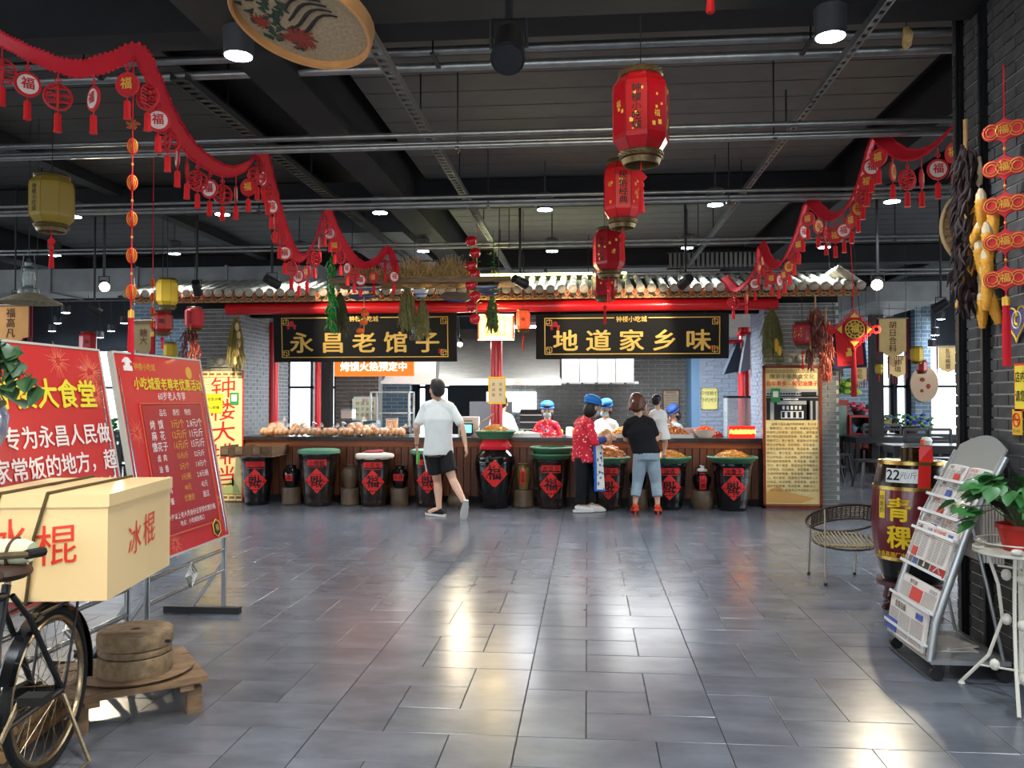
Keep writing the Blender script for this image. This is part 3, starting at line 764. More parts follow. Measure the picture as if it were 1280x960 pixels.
# trays and bowls on right
def tray_of(u, y, w, d, label, lab2, mm, hh=.09, kd='twist', n=160):
    x = at(u, 545, y).x
    t = thing('steel_tray', label, 'tray', (x, y, ZC), group='steel snack trays on the counter')
    part('pan', B().bx(-w/2, -d/2, 0, w/2, d/2, .012), STL, t)
    b = B(); b.bx(-w/2, -d/2, .012, w/2, -d/2+.01, .05).bx(-w/2, d/2-.01, .012, w/2, d/2, .05).bx(-w/2, -d/2, .012, -w/2+.01, d/2, .05).bx(w/2-.01, -d/2, .012, w/2, d/2, .05); part('rim', b, STL, t)
    heap(x, y, ZC+.014, d*.44, hh, lab2, m_=mm, kind=kd, n=n, s=.03, rx=w*.44)
tray_of(782, 12.0, .5, .34, 'steel tray left of the woman in black', 'golden fried pieces on the tray left of the woman in black', SNK, .13, 'b', 90)
tray_of(838, 12.0, .62, .36, 'long steel tray right of the woman in black', 'golden fried twists on the tray below the toddler', SNK2, .14, 'twist', 200)
tray_of(655, 12.1, .5, .3, 'steel tray of white buns near the red column', 'small pale buns on the steel tray near the red column', mat('pale_dough', (225, 215, 195), r=.6), .05, 'b', 50)
def bowl(u, y, r, h, label, m_, cl=None, cm=None):
    x = at(u, 545, y).x
    t = thing('mixing_bowl', label, 'bowl', (x, y, ZC)); part('shell', B().lathe([(r*.55, 0), (r*.8, h*.4), (r, h*.95), (r*1.04, h), (r*.97, h), (r*.75, h*.45), (.01, h*.3)], 26), m_, t, True)
    if cl: heap(x, y, ZC+h*.75, r*.85, h*.55, cl[0], cl[1], cm, kind='twist', n=160, s=.025, name=cl[2])
bowl(881, 11.98, .155, .11, 'cream bowl heaped with orange shreds left of the red light sign', mat('cream_enamel', (228, 222, 208), r=.3), ('orange pickled shreds heaped in the cream bowl', 'pickles', 'pickled_shreds'), mat('orange_pickle', (226, 92, 34), r=.5, var=.3, sc=20))
bowl(867, 12.35, .14, .12, 'pink-lidded white bowl behind the orange shreds', mat('pinkish_enamel', (226, 190, 190), r=.3))
bowl(840, 12.4, .1, .06, 'flat yellow tray of food behind the toddler', mat('yellow_enamel', (190, 170, 80), r=.4))
heap(at(896, 545, 12.05).x+.05, 12.32, ZC, .08, .06, 'small clear bag of reddish snacks beside the orange shreds', 'snacks', mat('red_snack', (196, 80, 60), r=.4), n=60)
# LED signs
YEL = mat('sign_yellow_glow', (255, 226, 90), em=5, emc=(255, 214, 60))
a, c = at(912, 546, 11.86), at(945, 561, 11.86)
t = thing('price_light_sign', 'glowing red counter sign with yellow characters at the right end', 'sign', ((a.x+c.x)/2, 11.9, ZC), .06)
w, h = c.x-a.x, .165
part('case', B().bx(-w/2, 0, 0.0, w/2, .05, h), mat('sign_red_glow', (230, 30, 24), em=1.1), t)
text('先品尝', t, YEL, -w*.24, h*.5, .062, -.003, bold=.03); text('后购买', t, YEL, w*.26, h*.5, .062, -.003, bold=.03)
a, c = at(418, 447, 11.9), at(517, 470, 11.9)
t = thing('order_light_sign', 'glowing orange sign with white characters hanging below the left black board', 'sign', ((a.x+c.x)/2, 11.9, c.z))
w, h = c.x-a.x, a.z-c.z
part('case', B().bx(-w/2, 0, 0, w/2, .06, h), mat('sign_orange_glow', (238, 104, 30), em=.8), t)
text('烤馍火热预定中', t, mat('sign_white_glow', (255, 248, 236), em=2.2), 0, h*.47, .142, -.006, bold=.01, sx=1, res=2)
part('chain', B().tube([(-w*.4, .03, h), (-w*.4, .03, h+1.45)], .006, 5).tube([(w*.4, .03, h), (w*.4, .03, h+1.45)], .006, 5), DKM, t)
a, c = at(597, 393, 11.3), at(642, 425, 11.3)
t = thing('glowing_light_box', 'bright yellow light box with red rim on top of the red column', 'sign', ((a.x+c.x)/2, 11.33, c.z))
w, h = c.x-a.x, a.z-c.z
part('frame', B().bx(-w/2, 0, 0, w/2, .1, h), mat('light_box_red', (210, 60, 30), r=.4), t)
part('face', B().bx(-w/2+.018, -.006, .018, w/2-.018, 0, h-.018), mat('light_box_face', (255, 226, 130), em=1.3, emc=(255, 222, 110)), t)
for i, s_ in enumerate(('特色小吃', '传统美食', '欢迎品尝')): text(s_, t, mat('faint_orange', (200, 90, 20), em=.3), 0, h*(.78-.27*i), .075, -.009)
for i in range(2): part('bulb_row', B().bx(-w/2, -.012, (h-.012)*i, w/2, -.002, (h-.012)*i+.012), mat('bulb_row', (255, 240, 190), em=4), t)
part('hook', B().tube([(0, .05, h), (0, .09, h+.06)], .008, 5), DKM, t)
gl = bpy.data.lights.new('light_box_glow', 'POINT'); gl.energy = 10; gl.color = (1, .85, .45); gl.shadow_soft_size = .15; ob('glow', gl, t, (0, -.15, h/2))
a, c = at(610, 471, 11.84), at(632, 505, 11.84)
t = thing('menu_sheet', 'yellow-edged paper menu fixed to the red column', 'notice', ((a.x+c.x)/2, 11.868, c.z))
w, h = c.x-a.x, a.z-c.z
part('sheet', B().bx(-w/2, 0, 0, w/2, .006, h), mat('sheet_yellow_glow', (250, 206, 60), r=.6, em=.12), t); part('inner', B().bx(-w*.42, -.002, h*.06, w*.42, 0, h*.92), mat('sheet_cream', (255, 240, 200), r=.6), t)  # yellow paper given a faint emission, though it is no lamp
for j in range(2): text('凉面牛' if j else '素卤面', t, mat('brown_ink', (150, 96, 40), r=.6), (-.2+.4*j)*w, h*.52, .05, -.004, vert=True, lead=1.5)

# ---- two big black name boards
def name_board(u0, v0, u1, v1, body, label, Y=11.62):
    a, c = at(u0, v0, Y), at(u1, v1, Y); w, h = c.x-a.x, a.z-c.z
    t = thing('shop_name_board', label, 'sign', ((a.x+c.x)/2, Y, c.z), rot=(R(4), 0, 0))
    part('board', B().bx(-w/2, 0, 0, w/2, .05, h), mat('board_black', (5, 5, 6), r=.8), t)
    b = B(); i0, z0, z1 = w/2-.125, .07, h-.06
    q = .012
    for (p0, p1) in (((-i0, z1), (-.24, z1)), ((.24, z1), (i0, z1)), ((-i0, z0), (i0, z0)), ((-i0, z0), (-i0, z1)), ((i0, z0), (i0, z1))):
        b.bx(min(p0[0], p1[0])-q/2, -.008, min(p0[1], p1[1])-q/2, max(p0[0], p1[0])+q/2, 0, max(p0[1], p1[1])+q/2)
    part('gold_border', b, GOLD, t)
    for sx_ in (-1, 1):
        for zz, sg in ((z0, 1), (z1, -1)):
            b = B()
            for (x0_, y0_, x1_, y1_) in ((.0, .07, .07, .078), (.062, .0, .07, .07), (.022, .022, .022+.008, .1), (.022, .022, .1, .03), (.022, .092, .1, .1), (.092, .022, .1, .1)):
                xs = sorted((sx_*(i0-x0_), sx_*(i0-x1_))); zs = sorted((zz+sg*y0_, zz+sg*y1_)); b.bx(xs[0], -.01, zs[0], xs[1], 0, zs[1])
            part('corner_fret', b, GOLD, t)
    for x in (-w*.38, w*.38): part('hanger', B().tube([(x, .03, h), (x, .03, h+.34)], .01, 6), DKM, t)
    n = len(body)
    for i, ch in enumerate(body):
        text(ch, t, GOLD, (i-(n-1)/2)*w*.172, h*.37, .31, -.006, bold=.022, res=2, sx=1.15, name='gold_character')
    text('钟楼小吃城', t, GOLD, 0, h-.085, .085, -.006, bold=.008, res=2)
    RI = mat('seal_red', (186, 30, 30), r=.5)
    b = B(); x = -i0+.14; z = z1-.13
    b.bx(x-.06, -.004, z-.03, x-.03, 0, z+.01).bx(x+.03, -.004, z-.03, x+.06, 0, z+.01).bx(x-.07, -.004, z+.01, x+.07, 0, z+.035).bx(x-.035, -.004, z+.035, x+.035, 0, z+.055).prism([(x-.045, 0, z+.055), (x+.045, 0, z+.055), (x+.01, 0, z+.09), (x-.01, 0, z+.09)], (0, -.004, 0))
    part('red_gate_emblem', b, RI, t)
    x = i0-.13; z = z0+.05; b = B()
    for q0, q1 in ((0, .01), (.05, .06)): b.bx(x, -.004, z+q0, x+.07, 0, z+q1).bx(x+q0, -.004, z, x+q0+.01, 0, z+.06)
    b.bx(x+.02, -.004, z+.02, x+.03, 0, z+.045).bx(x+.035, -.004, z+.015, x+.045, 0, z+.05)
    part('red_seal', b, RI, t)
    return t
name_board(343, 393, 571, 452, '永昌老馆子', 'black board with five gold characters over the left half of the stall')
name_board(670, 393, 911, 448, '地道家乡味', 'black board with five gold characters over the right half of the stall')

# ---- kitchen
p0, p1 = at(548, 440, 14), at(700, 478, 14)
t = thing('extractor_hood', 'large polished steel extractor hood over the kitchen range', 'hood', (0, 14, 0))
x0, x1 = p0.x, p1.x; z0 = 1.78
part('canopy', B().prism([(x0, .0, z0+.04), (x0, 1.1, z0+.04), (x0, 1.1, 2.72), (x0, .55, 2.72)], (x1-x0, 0, 0)), STL, t)
part('lip', B().bx(x0-.02, -.03, z0-.06, x1+.02, 0, z0+.05).bx(x0-.02, -.03, z0-.06, x0, 1.1, z0+.05), mat('steel_bright', (225, 222, 212), r=.22, m=1), t)
p2 = at(793, 478, 14).x
for i in range(4):
    a = x1+.03+(p2-x1-.03)*i/4; c = x1+.03+(p2-x1-.03)*(i+1)/4-.012
    part('hood_panel', B().bx(a, .0, z0-.02, c, .06, 2.6), STL, t)
part('hood_box', B().bx(x1+.03, .07, z0-.02, p2, 1.1, 2.6), mat('steel_dull', (120, 122, 124)), t)
b = B()
for i in range(14): b.bx(x0+.05+i*.24, .1, z0-.04, x0+.25+i*.24, .12, z0+.0)
o = part('grease_filter', b, STL, t); o['kind'] = 'stuff'
t = thing('slanted_duct', 'slanted steel exhaust duct left of the hood', 'duct', (0, 14.2, 0))
q0, q1 = at(478, 480, 14.2), at(545, 440, 14.2)
part('casing', B().prism([(q0.x, 0, q0.z+.05), (q1.x, 0, q0.z+.05), (q1.x, 0, q1.z+.3), (q0.x+.5, 0, q1.z+.3)], (0, .6, 0)), STL, t)
part('flange', B().bx(q0.x-.02, -.02, q0.z+.0, q1.x+.02, .62, q0.z+.06), STL, t)
HANG = mat('dark_suspension', (60, 62, 64), r=.5)
for xx in (x0+.3, x1-.3, p2-.2): pass
t['category'] = 'duct'
struct('trim_40', B().bx(x0+.2, 14.6, 2.7, x0+.26, 14.66, 4.2).bx(x1-.3, 14.6, 2.7, x1-.24, 14.66, 4.2).bx(p2-.3, 14.6, 2.6, p2-.24, 14.66, 4.2).bx(q0.x+.6, 14.5, q1.z+.3, q0.x+.66, 14.56, 4.2), HANG)
# range and appliances
def kbox(name, label, cat, u0, v0, u1, v1, Y, d, m_, extra=None):
    a, c = at(u0, v0, Y), at(u1, v1, Y); w, h = c.x-a.x, a.z-c.z
    t = thing(name, label, cat, ((a.x+c.x)/2, Y, c.z))
    part('cabinet', B().bx(-w/2, 0, 0, w/2, d, h), m_, t)
    if extra: extra(t, w, h)
    return t
def doors(n, m_, hm=STL):
    def f(t, w, h):
        for i in range(n):
            o = part('door', B().bx(-w/2+w*i/n+.01, -.02, .01, -w/2+w*(i+1)/n-.01, 0, h-.01), m_, t)
            part('handle', B().bx(-w/2+w*(i+.8)/n, -.045, h*.4, -w/2+w*(i+.8)/n+.02, -.02, h*.6), hm, o)
    return f
SG = mat('steel_grey', (150, 158, 164), r=.35, m=.7)
kbox('steel_fridge', 'grey steel cabinet behind the red column', 'fridge', 587, 502, 640, 603, 14.9, .6, SG, doors(2, SG))
kbox('wok_range', 'steel wok range with dark burners under the hood', 'stove', 645, 540, 700, 605, 14.6, .6, mat('range_dark', (70, 70, 70), r=.4, m=.6), doors(3, mat('range_dark', (70, 70, 70))))
def shelf(t, w, h):
    for i in range(3): part('shelf', B().bx(-w/2, -.02, h*(.15+.3*i), w/2, .0, h*(.15+.3*i)+.02), STL, t)
kbox('dark_steamer', 'stack of dark cooking trays behind the masked woman', 'kitchen rack', 650, 512, 690, 542, 14.7, .5, mat('steamer_dark', (44, 46, 48), r=.5), shelf)
a, c = at(608, 490, 15.9), at(670, 515, 15.9)
solo('serving_hatch', 'bright serving hatch window in the back kitchen wall', 'window', B().bx(a.x, 15.93, c.z, c.x, 15.97, a.z), mat('hatch_light', (235, 245, 255), em=2.2))
# steel rack left
t = thing('steel_rack', 'tall open steel rack right of the menu board', 'rack', (at(487, 540, 14.4).x, 14.4, 0))
w = .34
for sx_ in (-1, 1):
    for sy_ in (0, .4): part('post', B().bx(sx_*w-.015, sy_, 0, sx_*w+.015, sy_+.03, 1.62), STL, t)
for z in (.3, .6, .93, 1.23, 1.6): part('shelf', B().bx(-w, 0, z, w, .43, z+.02), STL, t)
def framed(u0, v0, u1, v1, Y, label, fm, pm, lines, col=INK, title=None, cat='notice', tm=None, name='framed_notice'):
    a, c = at(u0, v0, Y), at(u1, v1, Y); w, h = c.x-a.x, a.z-c.z
    t = thing(name, label, cat, ((a.x+c.x)/2, Y, c.z))
    b = B(); e = min(w, h)*.07; b.bx(-w/2, 0, 0, w/2, .03, e).bx(-w/2, 0, h-e, w/2, .03, h).bx(-w/2, 0, 0, -w/2+e, .03, h).bx(w/2-e, 0, 0, w/2, .03, h)
    part('frame', b, fm, t); part('sheet', B().bx(-w/2+e*.5, .012, e*.5, w/2-e*.5, .03, h-e*.5), pm, t)
    if title: text(title, t, tm or col, 0, h*.86, h*.11, .009)
    n = len(lines)
    for i, s_ in enumerate(lines): text(s_, t, col, 0, h*(.74-.62*i/max(n, 1)), h*.6/max(n, 1)*.72, .009)
    return t
framed(828, 487, 850, 516, 15.96, 'brown framed notice on the kitchen brick wall behind the toddler', mat('frame_brown', (84, 60, 42), r=.4), mat('notice_tan', (196, 176, 150), r=.6), ['食品安全管理制度', '一严格执行食品卫生', '二保持店内清洁整齐', '三从业人员持证上岗', '四餐具消毒分类存放', '五定期检查食品质量'], title='管理制度')
framed(877, 485, 897, 512, 15.15, 'pale yellow poster on the bluish brick wall right of the framed notice', mat('edge_yellow', (206, 200, 120), r=.6), mat('poster_yellow', (226, 220, 140), r=.6), ['珍惜粮食', '节约光荣'], mat('green_ink', (60, 90, 60)))
struct('wall_kitchen_front', B().bx(2.0, 15.19, 0, 3.9, 15.3, 3.0), MOR)
brick_face(bpy.data.objects['wall_kitchen_front'], 'x', 15.18, 2.0, 3.9, .8, 2.6, m_=mat('bluish_lit_brick', (140, 156, 178)), out=-1, limit=200, bl=.26, bh=.075)  # lit part of the kitchen brick wall, its light put into the colour
framed(440, 496, 472, 530, 15.3, 'white framed food menu board with a red heading on the brown brick pier', mat('frame_white', (225, 228, 225), r=.4), mat('menu_cream', (222, 222, 190), r=.6), ['饼 馍 花 卷', '包 子 油 饼', '牛 肉 面 筋'], mat('menu_dark', (60, 60, 50)), title='面点', tm=mat('seal_red', (186, 30, 30)))
a, c = at(442, 497, 15.27), at(470, 506, 15.27)
fn_ = framed(345, 488, 361, 512, 13.2, 'white notice sheet on the left pier inner wall', WHT, mat('paper_white', (230, 232, 235), r=.6), ['卫生许可', '营业执照'], mat('grey_ink', (120, 120, 130)))
fn_.rotation_euler = (0, 0, PI/2); fn_.location.x = -4.985; fn_.location.y = 13.0
kbox('blue_plastic_crate', 'teal blue plastic crate on the counter behind the breads', 'crate', 434, 528, 470, 543, 12.9, .3, mat('teal_plastic', (60, 110, 130), r=.4), lambda t, w, h: part('lid', B().bx(-w/2-.01, -.01, h, w/2+.01, .31, h+.03), mat('teal_lid', (50, 90, 110), r=.4), t))
kbox('rice_cooker', 'white round-edged appliance left of the blue crate', 'appliance', 426, 513, 440, 523, 12.9, .2, WHT, lambda t, w, h: part('lid', B().bx(-w/2, -.01, h, w/2, .2, h+.02), SG, t))
struct('trim_41', B().bx(-4.95, 12.85, .86, -2.9, 13.3, .9).bx(-4.95, 12.9, 0, -2.95, 13.25, .86), mat('back_shelf', (80, 84, 86), r=.4, m=.4))
kbox('receipt_printer', 'dark sloping till behind the toast packet', 'till', 492, 533, 512, 543, 12.8, .2, mat('till_dark', (50, 52, 56), r=.4), lambda t, w, h: part('display', B().bx(-w/2, -.02, h*.3, w/2, 0, h), mat('till_glass', (90, 96, 104), r=.1), t))
# fill items on prep counter
random.seed(5)
for i, (u, c_, h, r) in enumerate(((640, (190, 190, 190), .12, .07), (652, (60, 90, 60), .1, .05), (700, (210, 190, 60), .1, .05), (712, (230, 230, 230), .14, .06), (720, (200, 120, 50), .12, .07), (560, (200, 200, 205), .16, .08))):
    x = at(u, 540, 13.4).x
    solo('kitchen_canister', 'small canister on the steel counter %s' % ['left of the masked woman', 'just right of the red column', 'right of the masked woman', 'behind the floral-shirted woman', 'beside the orange fruit', 'behind the walking man'][i], 'canister',
         B().lathe([(r, 0), (r, h*.85), (r*.7, h), (.01, h)], 18), mat('canister_%d' % i, c_, r=.4), True, loc=(x, 13.35, .901))

TUBE = mat('fill_tube_glow', (240, 248, 255), em=9)  # unseen tubes added to brighten the kitchen and the hood
for i, (x, y, z, L) in enumerate(((-2.9, 13.0, 2.62, 1.3), (-.5, 12.9, 2.62, 1.3), (1.0, 13.4, 2.62, 1.2), (-1.5, 14.9, 2.6, 1.2))):
    t = thing('fill_tube_light', ['added fill tube light over the left counter inside the stall', 'added fill tube light over the middle of the stall kitchen', 'added fill tube light over the right side of the stall kitchen', 'added fill tube light behind the extractor hood'][i], 'ceiling light', (x, y, z))
    part('housing', B().bx(-L/2, -.04, 0, L/2, .04, .05), WHT, t); part('tube', B().tube([(-L/2+.03, 0, -.02), (L/2-.03, 0, -.02)], .016, 8), TUBE, t)
    part('rod', B().tube([(-L*.4, 0, .05), (-L*.4, 0, 4.01-z)], .006, 5), DKM, t); part('rod', B().tube([(L*.4, 0, .05), (L*.4, 0, 4.01-z)], .006, 5), DKM, t)
    l = area('fill_tube_beam', (0, 0, -.05), (0, 0, 0), L, .6, 58, (.95, .97, 1)); l.parent = t
# ============================================================ PEOPLE
SKIN = mat('skin', (214, 168, 140), r=.55, var=.06, sc=6)
HAIR = mat('dark_hair', (30, 24, 22), r=.5, var=.4, sc=40, stretch=(1, 1, .2), bump=.4)
HAIRB = mat('brown_hair', (92, 52, 34), r=.45, var=.45, sc=40, stretch=(1, 1, .2), bump=.4)
def remesh(b, name, m_, parent, vox=.011, sm=3, label=None):
    me = bpy.data.meshes.new(name); me.from_pydata(b.v, [], b.f)
    import bmesh
    bm = bmesh.new(); bm.from_mesh(me); bmesh.ops.recalc_face_normals(bm, faces=bm.faces); bm.to_mesh(me); bm.free()
    o = bpy.data.objects.new(name, me); COL.objects.link(o)
    r = o.modifiers.new('r', 'REMESH'); r.mode = 'VOXEL'; r.voxel_size = vox; r.use_smooth_shade = True
    s = o.modifiers.new('s', 'SMOOTH'); s.iterations = sm; s.factor = .5
    dg = bpy.context.evaluated_depsgraph_get(); m2 = bpy.data.meshes.new_from_object(o.evaluated_get(dg))
    bpy.data.objects.remove(o); bpy.data.meshes.remove(me); m2.materials.clear(); m2.materials.append(m_)
    m2.polygons.foreach_set('use_smooth', [True]*len(m2.polygons))
    return ob(name, m2, parent, None, None, label)
def hand(b, w, d, n, k=1, curl=.5):
    """w wrist, d pointing direction, n palm normal; five separate tapering fingers"""
    d = d.normalized(); n = (n-d*n.dot(d)).normalized(); s = d.cross(n)
    pc = w+d*.045*k
    b.tube([w-d*.01, w+d*.03*k, w+d*.085*k], [.024*k, .036*k, .038*k], 10, ry=[.018*k, .016*k, .013*k], up=n)
    for i, (o_, L) in enumerate(((-.03, .062), (-.01, .075), (.01, .078), (.029, .066))):
        p0 = w+d*.08*k+s*o_*k; p1 = p0+(d*(1-curl*.3)+n*curl*.5).normalized()*L*.5*k; p2 = p1+(d*(1-curl)+n*curl).normalized()*L*.5*k
        b.tube([p0, p1, p2], [.0095*k, .0088*k, .0075*k], 8); b.ball(p2, .0075*k, 8)
    t0 = w+d*.025*k-s*.03*k; t1 = t0+(d*.7-s*.7).normalized()*.032*k; t2 = t1+(d*.9-s*.1+n*.3).normalized()*.03*k
    b.tube([t0, t1, t2], [.013*k, .011*k, .009*k], 8); b.ball(t2, .009*k, 8)
def head_shape(b, c, f, up, k):
    k *= 1.18
    """head centred at c looking along f"""
    f = f.normalized(); up = (up-f*up.dot(f)).normalized(); s = f.cross(up)
    M3 = Matrix((s, f, up)).transposed()
    P = lambda x, y, z: c+M3 @ Vector((x*k, y*k, z*k))
    b.ball(P(0, -.008, .028), (.074*k, .092*k, .088*k), 18, M=M3)
    b.ball(P(0, .022, -.045), (.056*k, .062*k, .062*k), 14, M=M3)
    b.ball(P(0, .055, -.085), (.028*k, .026*k, .022*k), 10, M=M3)
    b.tube([P(0, .085, .02), P(0, .103, -.012), P(0, .1, -.024), P(0, .085, -.03)], [.009*k, .014*k, .015*k, .01*k], 8)
    for q in (-1, 1):
        b.ball(P(q*.076, -.008, -.005), (.011*k, .02*k, .032*k), 10, M=M3)
        b.ball(P(q*.03, .078, .035), (.022*k, .012*k, .009*k), 8, M=M3)
    return P, M3
def face_bits(P, M3, k, t, brow=True):
    k *= 1.1
    b = B(); 
    for q in (-1, 1): b.ball(P(q*.03, .084, .012), (.012*k, .006*k, .006*k), 8, M=M3)
    part('eyes', b, INK, t, True)
    if brow:
        b = B()
        for q in (-1, 1): b.tube([P(q*.015, .088, .033), P(q*.03, .09, .038), P(q*.047, .08, .034)], .0035*k, 5)
        part('eyebrows', b, HAIR, t, True)
    part('lips', B().tube([P(-.022, .08, -.052), P(0, .088, -.05), P(.022, .08, -.052)], [.003*k, .006*k, .003*k], 6), mat('lip', (180, 90, 84), r=.5), t, True)
def hair_cap(P, M3, k, t, m_, style='short'):
    k *= 1.18
    b = B(); b.ball(P(0, -.022, .04), (.082*k, .092*k, .09*k), 18, M=M3)
    if style == 'short': b.ball(P(0, -.045, -.005), (.074*k, .062*k, .07*k), 14, M=M3); b.ball(P(0, .03, .095), (.055*k, .05*k, .035*k), 12, M=M3)
    if style == 'bun':
        b.ball(P(0, -.05, -.02), (.076*k, .066*k, .08*k), 14, M=M3)
        b.tube([P(0, -.09, .05), P(.0, -.12, .0), P(0, -.1, -.07)], [.03*k, .05*k, .035*k], 10)
        for q in (-1, 1): b.tube([P(q*.06, .05, .07), P(q*.085, .02, .0), P(q*.07, -.03, -.07)], [.02*k, .022*k, .02*k], 8)
    if style == 'bob':
        b.ball(P(0, -.03, -.03), (.086*k, .08*k, .1*k), 16, M=M3); b.ball(P(0, .05, .085), (.06*k, .04*k, .03*k), 12, M=M3)
    if style == 'tail':
        b.ball(P(0, -.045, -.01), (.074*k, .06*k, .06*k), 14, M=M3); b.ball(P(0, -.11, .07), (.03*k, .03*k, .03*k), 10, M=M3)
        b.tube([P(0, -.11, .07), P(0, -.15, .04), P(0, -.14, -.03)], [.022*k, .026*k, .008*k], 8)
    return remesh(b, 'hair', m_, t, .008*k if k > .8 else .007, 2)
def scap(P, M3, k, t, m_):
    k *= 1.1
    """soft gathered hygienic cap"""
    b = B(); b.ball(P(0, -.03, .085), (.1*k, .11*k, .065*k), 22, M=M3)
    b.v = [tuple(Vector(v)) for v in b.v]
    o = remesh(b, 'cap', m_, t, .01, 1)
    part('cap_band', B().tube([P(.09*math.cos(a), -.015+.1*math.sin(a), .05+.01*math.sin(a)) for a in [2*PI*q/24 for q in range(24)]], .012*k, 8, closed=True), m_, t, True)
    return o
def limb(b, a, c, r0, r1, n=12, bulge=0):
    a = Vector(a); c = Vector(c)
    b.tube([a, a.lerp(c, .3), a.lerp(c, .7), c], [r0, r0*(1-.05)+bulge, (r0*.4+r1*.6), r1], n); b.ball(a, r0*1.0, n); b.ball(c, r1, n)
def trap(b, J, k, g):
    nk = (J['sl']+J['sr'])/2+Vector((0, 0, .05*k))
    for s in 'lr': b.tube([nk+Vector((0, 0, .02*k)), nk.lerp(J['s'+s], .5)+Vector((0, 0, .005*k)), J['s'+s]], [.045*k+g*1.2, .05*k+g*1.4, .046*k+g*1.4], 12)
def trunk(b, J, fw, k=1, g=0, low=0, top=True, fat=1, w=(.165, .15, .135, .165, .185)):
    pel, wai, che = J['pel'], J['wai'], J['che']; sh = (J['sl']+J['sr'])/2
    side = (J['sr']-J['sl']).normalized(); fwd = side.cross(Vector((0, 0, 1))); fwd = fw
    pts = [pel+Vector((0, 0, -.09*k-low)), pel, wai, che, sh+Vector((0, 0, -.03*k)), sh+Vector((0, 0, .03*k)), sh+Vector((0, 0, .07*k))]
    hw = (J['sr']-J['sl']).length/2
    rx = [w[0]*k+g, w[0]*k+g, w[2]*k+g, w[3]*k+g, hw*.88+g, hw*.6+g*.5, .058*k+g*.6]
    ry = [.11*k*fat+g, .115*k*fat+g, .1*k*fat+g, .115*k*fat+g, .09*k+g, .07*k+g*.7, .05*k+g*.6]
    b.tube(pts, rx, 20, ry=ry, up=fw)
    trap(b, J, k, g)
def person(label, J, fw, hd, k=1.0, group=None):
    """J joints dict (world vectors). fw: body forward, hd: looking direction"""
    t = thing('person', label, 'person', (0, 0, 0), group=group)
    b = B(); trunk(b, J, fw, k*.97, g=-.004)
    nk = (J['sl']+J['sr'])/2+Vector((0, 0, .03*k)); 
    b.tube([nk, nk.lerp(J['head'], .55)], [.062*k, .05*k], 14)
    for s in 'lr': J['s'+s] = J['s'+s]+(nk-J['s'+s])*.1+Vector((0, 0, -.025*k))
    P, M3 = head_shape(b, J['head'], hd, Vector((0, 0, 1)), k)
    for s in 'lr':
        limb(b, J['s'+s], J['e'+s], .045*k, .036*k); limb(b, J['e'+s], J['w'+s], .037*k, .024*k)
        d = J.get('hd'+s) or (J['w'+s]-J['e'+s]); n = J.get('hn'+s) or (Vector((0, 0, 0))+fw*.3+(J['pel']-J['s'+s]).normalized()*0+((J['sr']-J['sl']).normalized()*(1 if s == 'l' else -1)))
        hand(b, J['w'+s], d, n, k, J.get('curl', .5))
        if 'k'+s in J:
            limb(b, J['h'+s], J['k'+s], .078*k, .052*k); limb(b, J['k'+s], J['a'+s], .053*k, .034*k, bulge=.006)
            f = J['t'+s]; b.tube([J['a'+s]+Vector((0, 0, -.02)), J['a'+s].lerp(f, .5), f], [.034*k, .036*k, .03*k], 10)
    body = remesh(b, 'body', SKIN, t, .0095)
    return t, P, M3
def shoe(t, a, toe, up, m_, sole, k=1, heel=0, name='shoe', low=False):
    """foot along a->toe; up roughly sole-to-ankle"""
    d = (toe-a); L = d.length; d.normalize(); up = (up-d*up.dot(d)).normalized(); s = d.cross(up)
    M3 = Matrix((s, d, up)).transposed(); F = lambda x, y, z: a+M3 @ Vector((x, y, z))
    b = B(); b.tube([F(0, -.065, -.045), F(0, -.02, -.03), F(0, .05, -.045), F(0, .12, -.055), F(0, .175, -.06)], [.03, .042, .043, .046, .03], 12, ry=[.028, .045 if not low else .028, .036 if not low else .022, .024, .015], up=up)
    o = remesh(b, name, m_, t, .0075, 2)
    b = B(); out = []
    for x, y in ((-.03, -.09), (.03, -.09), (.04, 0), (.048, .1), (.04, .17), (.0, .2), (-.04, .17), (-.048, .1), (-.04, 0)): out.append(F(x, y, -.092))
    b.prism(out, M3 @ Vector((0, 0, .028))); part('sole', b, sole, o)
    if heel: part('heel', B().tube([F(0, -.06, -.07), F(0, -.065, -.07-heel)], [.022, .014], 8), sole, o)
    return o
def V(u, v, Y, dy=0): return at(u, v, Y+dy)
ZV = Vector((0, 0, 1))

# --- walking man in white T-shirt, black shorts; seen from behind, walking away to the left
Y = 10.5
J = dict(head=V(546, 488, Y), sl=V(529, 508, Y), sr=V(567, 509, Y, .06), che=V(548, 525, Y), wai=V(548, 546, Y), pel=V(548, 562, Y, .02),
         el=V(521, 534, Y, -.04), wl=V(521, 557, Y, .08), er=V(578, 534, Y, -.02), wr=V(582, 557, Y, -.05),
         hl=V(541, 568, Y, .02), kl=V(547, 603, Y, .1), al=V(549, 635, Y-.02), hr=V(556, 568, Y, .04), kr=V(566, 600, Y, .0), ar=V(581, 622, Y, -.28))
J['al'].z = .1; J['tl'] = J['al']+Vector((-.14, .02, -.06)); J['tr'] = J['ar']+Vector((.02, .06, -.14)); J['ar'].z = .2
fw = Vector((-.45, .9, 0)).normalized()
t, P, M3 = person('man in white T-shirt and black shorts walking past the counter, seen from behind', J, fw, Vector((-.55, .8, .0)))
face_bits(P, M3, 1, t)
hair_cap(P, M3, 1, t, HAIR)
b = B(); trunk(b, J, fw, 1, g=.022, low=-.02, w=(.175, .16, .155, .17, .19))
for s in 'lr': limb(b, J['s'+s], J['s'+s].lerp(J['e'+s], .72), .06, .06)
